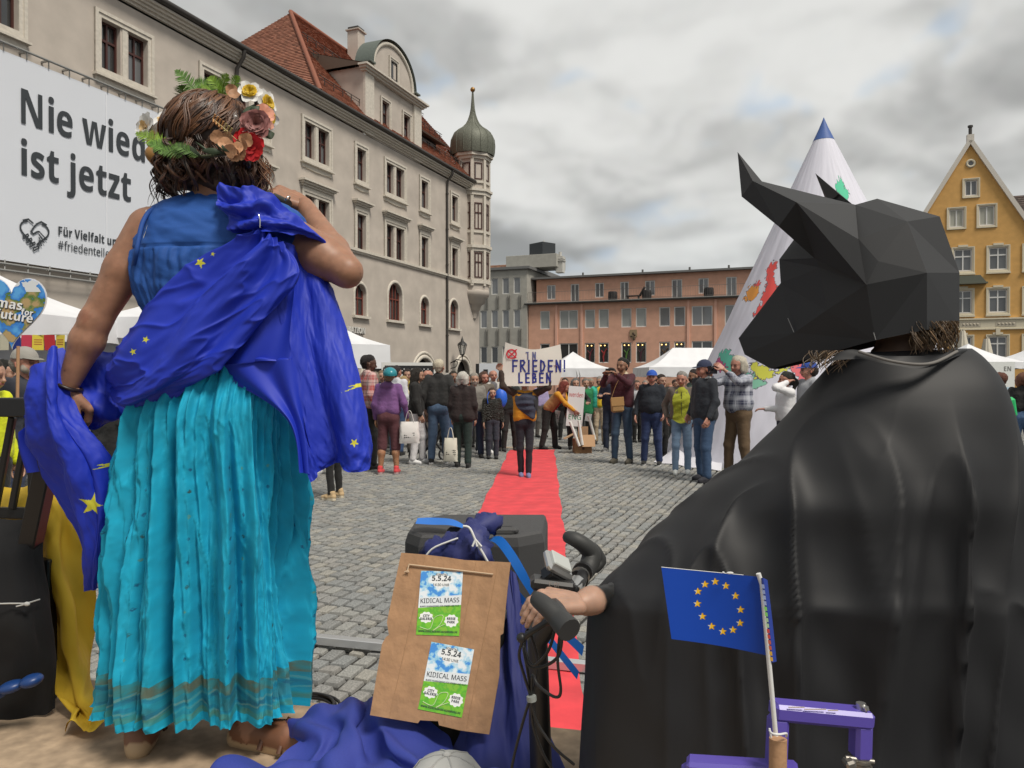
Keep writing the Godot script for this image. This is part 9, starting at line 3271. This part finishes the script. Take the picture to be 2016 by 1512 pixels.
func build_bike() -> void:
	var rub := mat("grip rubber", Color(0.035, 0.036, 0.036), 0.6)
	var blk := mat("black metal", Color(0.016, 0.016, 0.017), 0.4)
	var sil := mat("brushed silver", Color(0.55, 0.55, 0.54), 0.3, [], [], {"metallic": 0.85})
	var t := thing("bicycle", "cargo bicycle with purple frame, bar end grips, display and looping cables", "bicycle", Vector3.ZERO)
	var n0 := px(1117, 1232, 1.24)
	var n1 := px(1092, 1190, 1.33)
	var f0 := px(1150, 1120, 1.62)
	var b := B.new()
	b.tube(curve([n0, n1.lerp(n0, 0.3), px(1085, 1178, 1.42), px(1120, 1165, 1.5), px(1140, 1150, 1.55), f0, px(1158, 1095, 1.68)], 24), 0.0125, 10)
	part("handlebar", b, blk, t)
	# near grip with its flared bar end
	var g := B.new()
	g.tube(curve([px(1052, 1176, 1.30), px(1066, 1186, 1.285), px(1082, 1200, 1.27), px(1102, 1220, 1.255), n0 + Vector3(0.003, -0.004, 0.01)], 16), [0.008, 0.0125, 0.0138, 0.0145, 0.015, 0.0152, 0.0155, 0.0158, 0.016, 0.0165, 0.017, 0.018, 0.019, 0.0195, 0.02, 0.0198], 14)
	part("grip", g, rub, t)
	var gh := B.new()
	gh.lathe([Vector2(0.0125, 0.0), Vector2(0.001, -0.0005)], 14, px(1117, 1233, 1.236), Basis(Vector3.RIGHT, PI / 2))
	part("grip_bore", gh, mat("recess black", Color.BLACK), t)
	# far grip with horn
	var h := B.new()
	h.tube(curve([px(1114, 1057, 1.66), px(1128, 1060, 1.64), px(1148, 1072, 1.64), px(1164, 1090, 1.65), px(1160, 1112, 1.64), px(1150, 1128, 1.62)], 18), [0.008, 0.0125, 0.014, 0.015, 0.016, 0.0165, 0.017, 0.0175, 0.0185, 0.0195, 0.0205, 0.021, 0.021, 0.021, 0.0205, 0.02, 0.0195, 0.019], 12)
	h.tube(curve([px(1160, 1075, 1.65), px(1176, 1090, 1.66), px(1184, 1106, 1.66), px(1170, 1122, 1.65)], 10), [0.012, 0.014, 0.014, 0.013, 0.012, 0.012, 0.011, 0.01, 0.01, 0.009], 10)
	part("grip", h, rub, t)
	for e in [[1147, 1126, 0.0215, 0], [1143, 1133, 0.0205, 1], [1139, 1141, 0.0215, 0]]:
		var c := B.new()
		var p := px(e[0], e[1], 1.6)
		var d := (px(1139, 1141, 1.58) - px(1149, 1122, 1.63)).normalized()
		c.tube([p - d * 0.005, p + d * 0.005], e[2], 14)
		part("clamp_ring", c, sil if e[3] else blk, t)
	var stm := B.new()
	stm.tube([px(1136, 1148, 1.56), px(1128, 1166, 1.52)], 0.018, 10)
	part("stem_clamp", stm, sil, t)
	# display on its mount
	var ax := (px(1128, 1128, 1.5) - px(1072, 1098, 1.46)).normalized()
	var up := Vector3(-0.25, 0.75, 0.6)
	var az := ax.cross(up).normalized()
	up = az.cross(ax).normalized()
	var db := Basis(ax, up, az)
	var d := B.new()
	d.box(px(1098, 1113, 1.48), Vector3(0.066, 0.017, 0.048), db, 0.006)
	part("display", d, sil, t)
	var ds := B.new()
	ds.box(px(1100, 1109, 1.475) + up * 0.004, Vector3(0.048, 0.012, 0.034), db, 0.002)
	part("display_screen", ds, mat("lcd grey", Color(0.48, 0.5, 0.48), 0.2), t)
	var mt := B.new()
	mt.box(px(1088, 1150, 1.47), Vector3(0.085, 0.022, 0.05), Basis(Vector3.BACK, -0.12), 0.006)
	mt.box(px(1090, 1134, 1.48), Vector3(0.045, 0.03, 0.03), db, 0.004)
	part("display_mount", mt, blk, t)
	write("lettering", "E-BI", 0.008, sil, t, Transform3D(Basis(Vector3.BACK, -0.1), px(1090, 1158, 1.425)), false, true, 0.001)
	# brake lever below the fingers
	var lv := B.new()
	lv.tube(curve([px(1096, 1216, 1.29), px(1078, 1224, 1.29), px(1052, 1240, 1.29), px(1030, 1256, 1.30)], 14), [0.012, 0.012, 0.011, 0.009, 0.007, 0.006, 0.0055, 0.0055, 0.0055, 0.0055, 0.0055, 0.0055, 0.006, 0.007], 8)
	lv.ball(px(1027, 1256, 1.30), Vector3(0.009, 0.009, 0.009))
	part("brake_lever", lv, blk, t)
	# cables loop from the levers to the frame
	for e in [
		[[1096, 1224, 1.3], [1080, 1280, 1.3], [1050, 1310, 1.32], [1034, 1280, 1.34], [1040, 1240, 1.36], [1060, 1310, 1.38], [1046, 1372, 1.4]],
		[[1108, 1240, 1.28], [1100, 1290, 1.3], [1070, 1312, 1.32], [1040, 1310, 1.33], [1030, 1270, 1.34], [1040, 1330, 1.38], [1048, 1380, 1.4]],
		[[1104, 1232, 1.3], [1098, 1300, 1.3], [1104, 1360, 1.31], [1092, 1372, 1.32], [1060, 1350, 1.34], [1048, 1330, 1.36], [1046, 1374, 1.4]],
		[[1046, 1374, 1.4], [1056, 1420, 1.4], [1090, 1470, 1.4], [1130, 1505, 1.42]],
		[[1046, 1376, 1.4], [1050, 1430, 1.41], [1072, 1490, 1.42], [1100, 1530, 1.43]],
		[[1044, 1374, 1.41], [1030, 1420, 1.42], [1014, 1480, 1.44], [1004, 1530, 1.45]],
		[[1030, 1258, 1.3], [1022, 1290, 1.32], [1032, 1330, 1.36], [1046, 1374, 1.4]]]:
		var c := B.new()
		var pts := []
		for q in e:
			pts.append(px(q[0], q[1], q[2]))
		c.tube(curve(pts, 40), 0.0028, 6)
		part("cable", c, mat("black cable", Color.BLACK), t)
	var zt := B.new()
	zt.tube([px(1046, 1370, 1.39), px(1047, 1380, 1.39)], 0.009, 8)
	part("cable_tie", zt, mat("grey tie", Color(0.25, 0.27, 0.26), 0.5), t)
	# steerer and carrier tubes under the bar
	var st := B.new()
	st.tube([px(1120, 1175, 1.52), px(1058, 1262, 1.58), px(1066, 1540, 1.62), px(1090, 1900, 1.66)], [0.018, 0.022, 0.024, 0.024], 12)
	part("steerer", st, blk, t)
	# purple carrier frame
	var pm := mat("purple lacquer", Color(0.105, 0.075, 0.40), 0.35, [], [], {"clearcoat_enabled": true, "clearcoat": 0.4})
	var bar := func(p: Vector3, q: Vector3, w: float, th: float, called: String) -> void:
		var s := B.new()
		var dd := (q - p).normalized()
		var sd := dd.cross(Vector3.BACK).normalized()
		s.box((p + q) * 0.5, Vector3(w, (q - p).length(), th), Basis(sd, dd, sd.cross(dd)), 0.005)
		part(called, s, pm, t)
	bar.call(px(1519, 1396, 1.08), px(1714, 1414, 1.08), 0.024, 0.034, "carrier_bar")
	bar.call(px(1695, 1420, 1.081), px(1693, 1492, 1.08), 0.024, 0.032, "carrier_post")
	bar.call(px(1532, 1408, 1.081), px(1526, 1540, 1.07), 0.024, 0.032, "carrier_post")
	bar.call(px(1352, 1508, 1.10), px(1572, 1522, 1.06), 0.024, 0.034, "carrier_bar")
	bar.call(px(1362, 1510, 1.10), px(1330, 1700, 1.12), 0.024, 0.03, "carrier_post")
	var sc := B.new()
	for q in [[1568, 1388, 0.022], [1605, 1392, 0.03], [1640, 1394, 0.014]]:
		sc.box(px(q[0], q[1] + 4.5, 1.062), Vector3(q[2], 0.0012, 0.0012))
	part("paint_chip", sc, mat("chipped paint", Color(0.5, 0.42, 0.36), 0.8), t)
	var bo := B.new()
	bo.tube([px(1695, 1404, 1.08), px(1695, 1384, 1.08)], 0.0068, 12)
	bo.tube([px(1706, 1398, 1.07), px(1704, 1392, 1.07)], 0.004, 8)
	part("bolt", bo, sil, t)
	var cl := B.new()
	for k in 3:
		cl.tube([px(1692, 1492 + 7 * k, 1.08), px(1692, 1497 + 7 * k, 1.08)], 0.017 - 0.002 * (k % 2), 10)
	cl.tube([px(1664, 1492, 1.07), px(1720, 1500, 1.07)], 0.004, 6)
	cl.box(px(1672, 1502, 1.065), Vector3(0.014, 0.012, 0.02), Basis(Vector3.BACK, 0.3), 0.003)
	part("seat_clamp", cl, mat("dull steel", Color(0.3, 0.28, 0.25), 0.4, [], [], {"metallic": 0.8}), t)
	var sp := B.new()
	sp.tube([px(1692, 1515, 1.08), px(1690, 1900, 1.12)], 0.014, 10)
	sp.tube([px(1340, 1690, 1.12), px(1690, 1800, 1.1)], 0.014, 10)
	part("frame_tube", sp, pm, t)
	build_hand_flag()


func build_hand_flag() -> void:
	var Z := 1.06
	var t := thing("hand_flag", "small blue paper flag with twelve gold stars on a white stick", "flag", px(1500, 1135, Z))
	var o := t.position
	var g := PackedVector3Array()
	var b := B.new()
	var nu := 24
	var nv := 16
	for r in nv:
		for q in nu:
			var u := q / (nu - 1.0)
			var v := r / (nv - 1.0)
			var top := Vector2(1302, 1117).lerp(Vector2(1498, 1136), u)
			var bot := Vector2(1322, 1258).lerp(Vector2(1517, 1292), u)
			bot.y -= 3.0 * sin(u * PI)
			var p := top.lerp(bot, v)
			g.append(px(p.x, p.y, Z + 0.012 * sin(u * PI) + 0.012 * (1.0 - u)) - o)
	b.grid(g, nu, nv)
	var im := Image.create(512, 384, false, Image.FORMAT_RGB8)
	var blue := Color8(24, 70, 172)
	im.fill(blue)
	var sp := star_points()
	var prj := func(u: float, v: float) -> Vector2: return Vector2(1302, 1117).lerp(Vector2(1498, 1136), u).lerp(Vector2(1322, 1258).lerp(Vector2(1517, 1292), u), v)
	var du: Vector2 = prj.call(1, 0.5) - prj.call(0, 0.5)
	var dv: Vector2 = prj.call(0.5, 1) - prj.call(0.5, 0)
	for s in [[1387, 1154], [1407, 1149], [1428, 1158], [1447, 1178], [1457, 1205], [1456, 1231], [1442, 1245], [1422, 1249], [1400, 1239], [1382, 1219], [1372, 1193], [1373, 1168]]:
		var d: Vector2 = Vector2(s[0], s[1]) - prj.call(0, 0)
		var det := du.x * dv.y - du.y * dv.x
		var u0: float = (d.x * dv.y - d.y * dv.x) / det
		var v0: float = (du.x * d.y - du.y * d.x) / det
		for y in range(int((v0 - 0.07) * 384), int((v0 + 0.07) * 384)):
			for x in range(int((u0 - 0.05) * 512), int((u0 + 0.05) * 512)):
				var e: Vector2 = du * (x / 512.0 - u0) + dv * (y / 384.0 - v0)
				if Geometry2D.is_point_in_polygon(e / 8.0, sp):
					im.set_pixel(x, y, Color8(244, 190, 44) if e.x > -2.0 or e.y > 3.0 else Color8(214, 208, 190))
				elif Geometry2D.is_point_in_polygon((e - Vector2(1.6, 0.4)) / 8.2, sp):
					im.set_pixel(x, y, Color8(150, 116, 40))
	part("paper", b, mat("printed flag", Color.WHITE, 0.35, [], [], {"albedo_texture": ImageTexture.create_from_image(im), "texture_repeat": false}), t)
	var ed := B.new()
	var line := []
	for q in 20:
		line.append(g[q] + Vector3(0, 0.0003, -0.0003))
	ed.tube(line, 0.0005, 4, false)
	ed.ball(px(1437, 1128, Z) - o, Vector3(0.005, 0.0018, 0.001))
	ed.ball(px(1424, 1127, Z) - o, Vector3(0.002, 0.0012, 0.001))
	part("torn_edge", ed, mat("white cotton", Color.WHITE), t)
	var sl := B.new()
	cloth([[px(1497, 1138, Z - 0.004) - o, px(1503, 1138, Z - 0.008) - o, px(1511, 1142, Z) - o], [px(1508, 1222, Z - 0.004) - o, px(1514, 1222, Z - 0.008) - o, px(1521, 1224, Z) - o], [px(1516, 1304, Z - 0.004) - o, px(1522, 1304, Z - 0.008) - o, px(1529, 1302, Z) - o]], 8, 20, sl)
	part("sleeve", sl, mat("flag sleeve", Color(0.03, 0.06, 0.33), 0.4), t)
	var hues := [Color(0.25, 0.3, 0.5), Color(0.3, 0.36, 0.55), Color(0.2, 0.5, 0.12), Color(0.35, 0.5, 0.3), Color(0.5, 0.06, 0.05), Color(0.5, 0.1, 0.05), Color(0.6, 0.35, 0.05)]
	for k in 14:
		var s := B.new()
		var y0 := 1150.0 + 11.0 * k
		var x0 := 1500.5 + (y0 - 1140.0) * 0.115
		s.face([px(x0 - 2.5, y0, Z - 0.0125) - o, px(x0 + 3.0, y0 + 1, Z - 0.0125) - o, px(x0 + 4.0, y0 + 9, Z - 0.0125) - o, px(x0 - 1.5, y0 + 8, Z - 0.0125) - o], Vector3.BACK)
		part("colour_print", s, mat("sleeve print %d" % (k / 2), hues[k / 2], 0.5), t)
	var st := B.new()
	st.tube([px(1493, 1129, Z - 0.002) - o, px(1500, 1150, Z - 0.002) - o, px(1528, 1456, 1.055) - o], 0.0034, 8)
	part("stick", st, mat("white stick", Color(0.7, 0.7, 0.69), 0.4), t)
	var tu := B.new()
	tu.tube([px(1532, 1454, 1.045) - o, px(1531, 1540, 1.04) - o], 0.0118, 14)
	part("card_tube", tu, mat("brown card", Color.WHITE), t)
	var z := B.new()
	z.tube(curve([px(1515, 1438, 1.03) - o, px(1520, 1444, 1.02) - o, px(1534, 1446, 1.018) - o, px(1548, 1444, 1.03) - o, px(1548, 1450, 1.04) - o], 14), 0.0016, 6)
	z.tube([px(1515, 1434, 1.03) - o, px(1518, 1452, 1.03) - o], 0.0014, 5)
	part("cable_tie", z, mat("white stick", Color.WHITE), t)
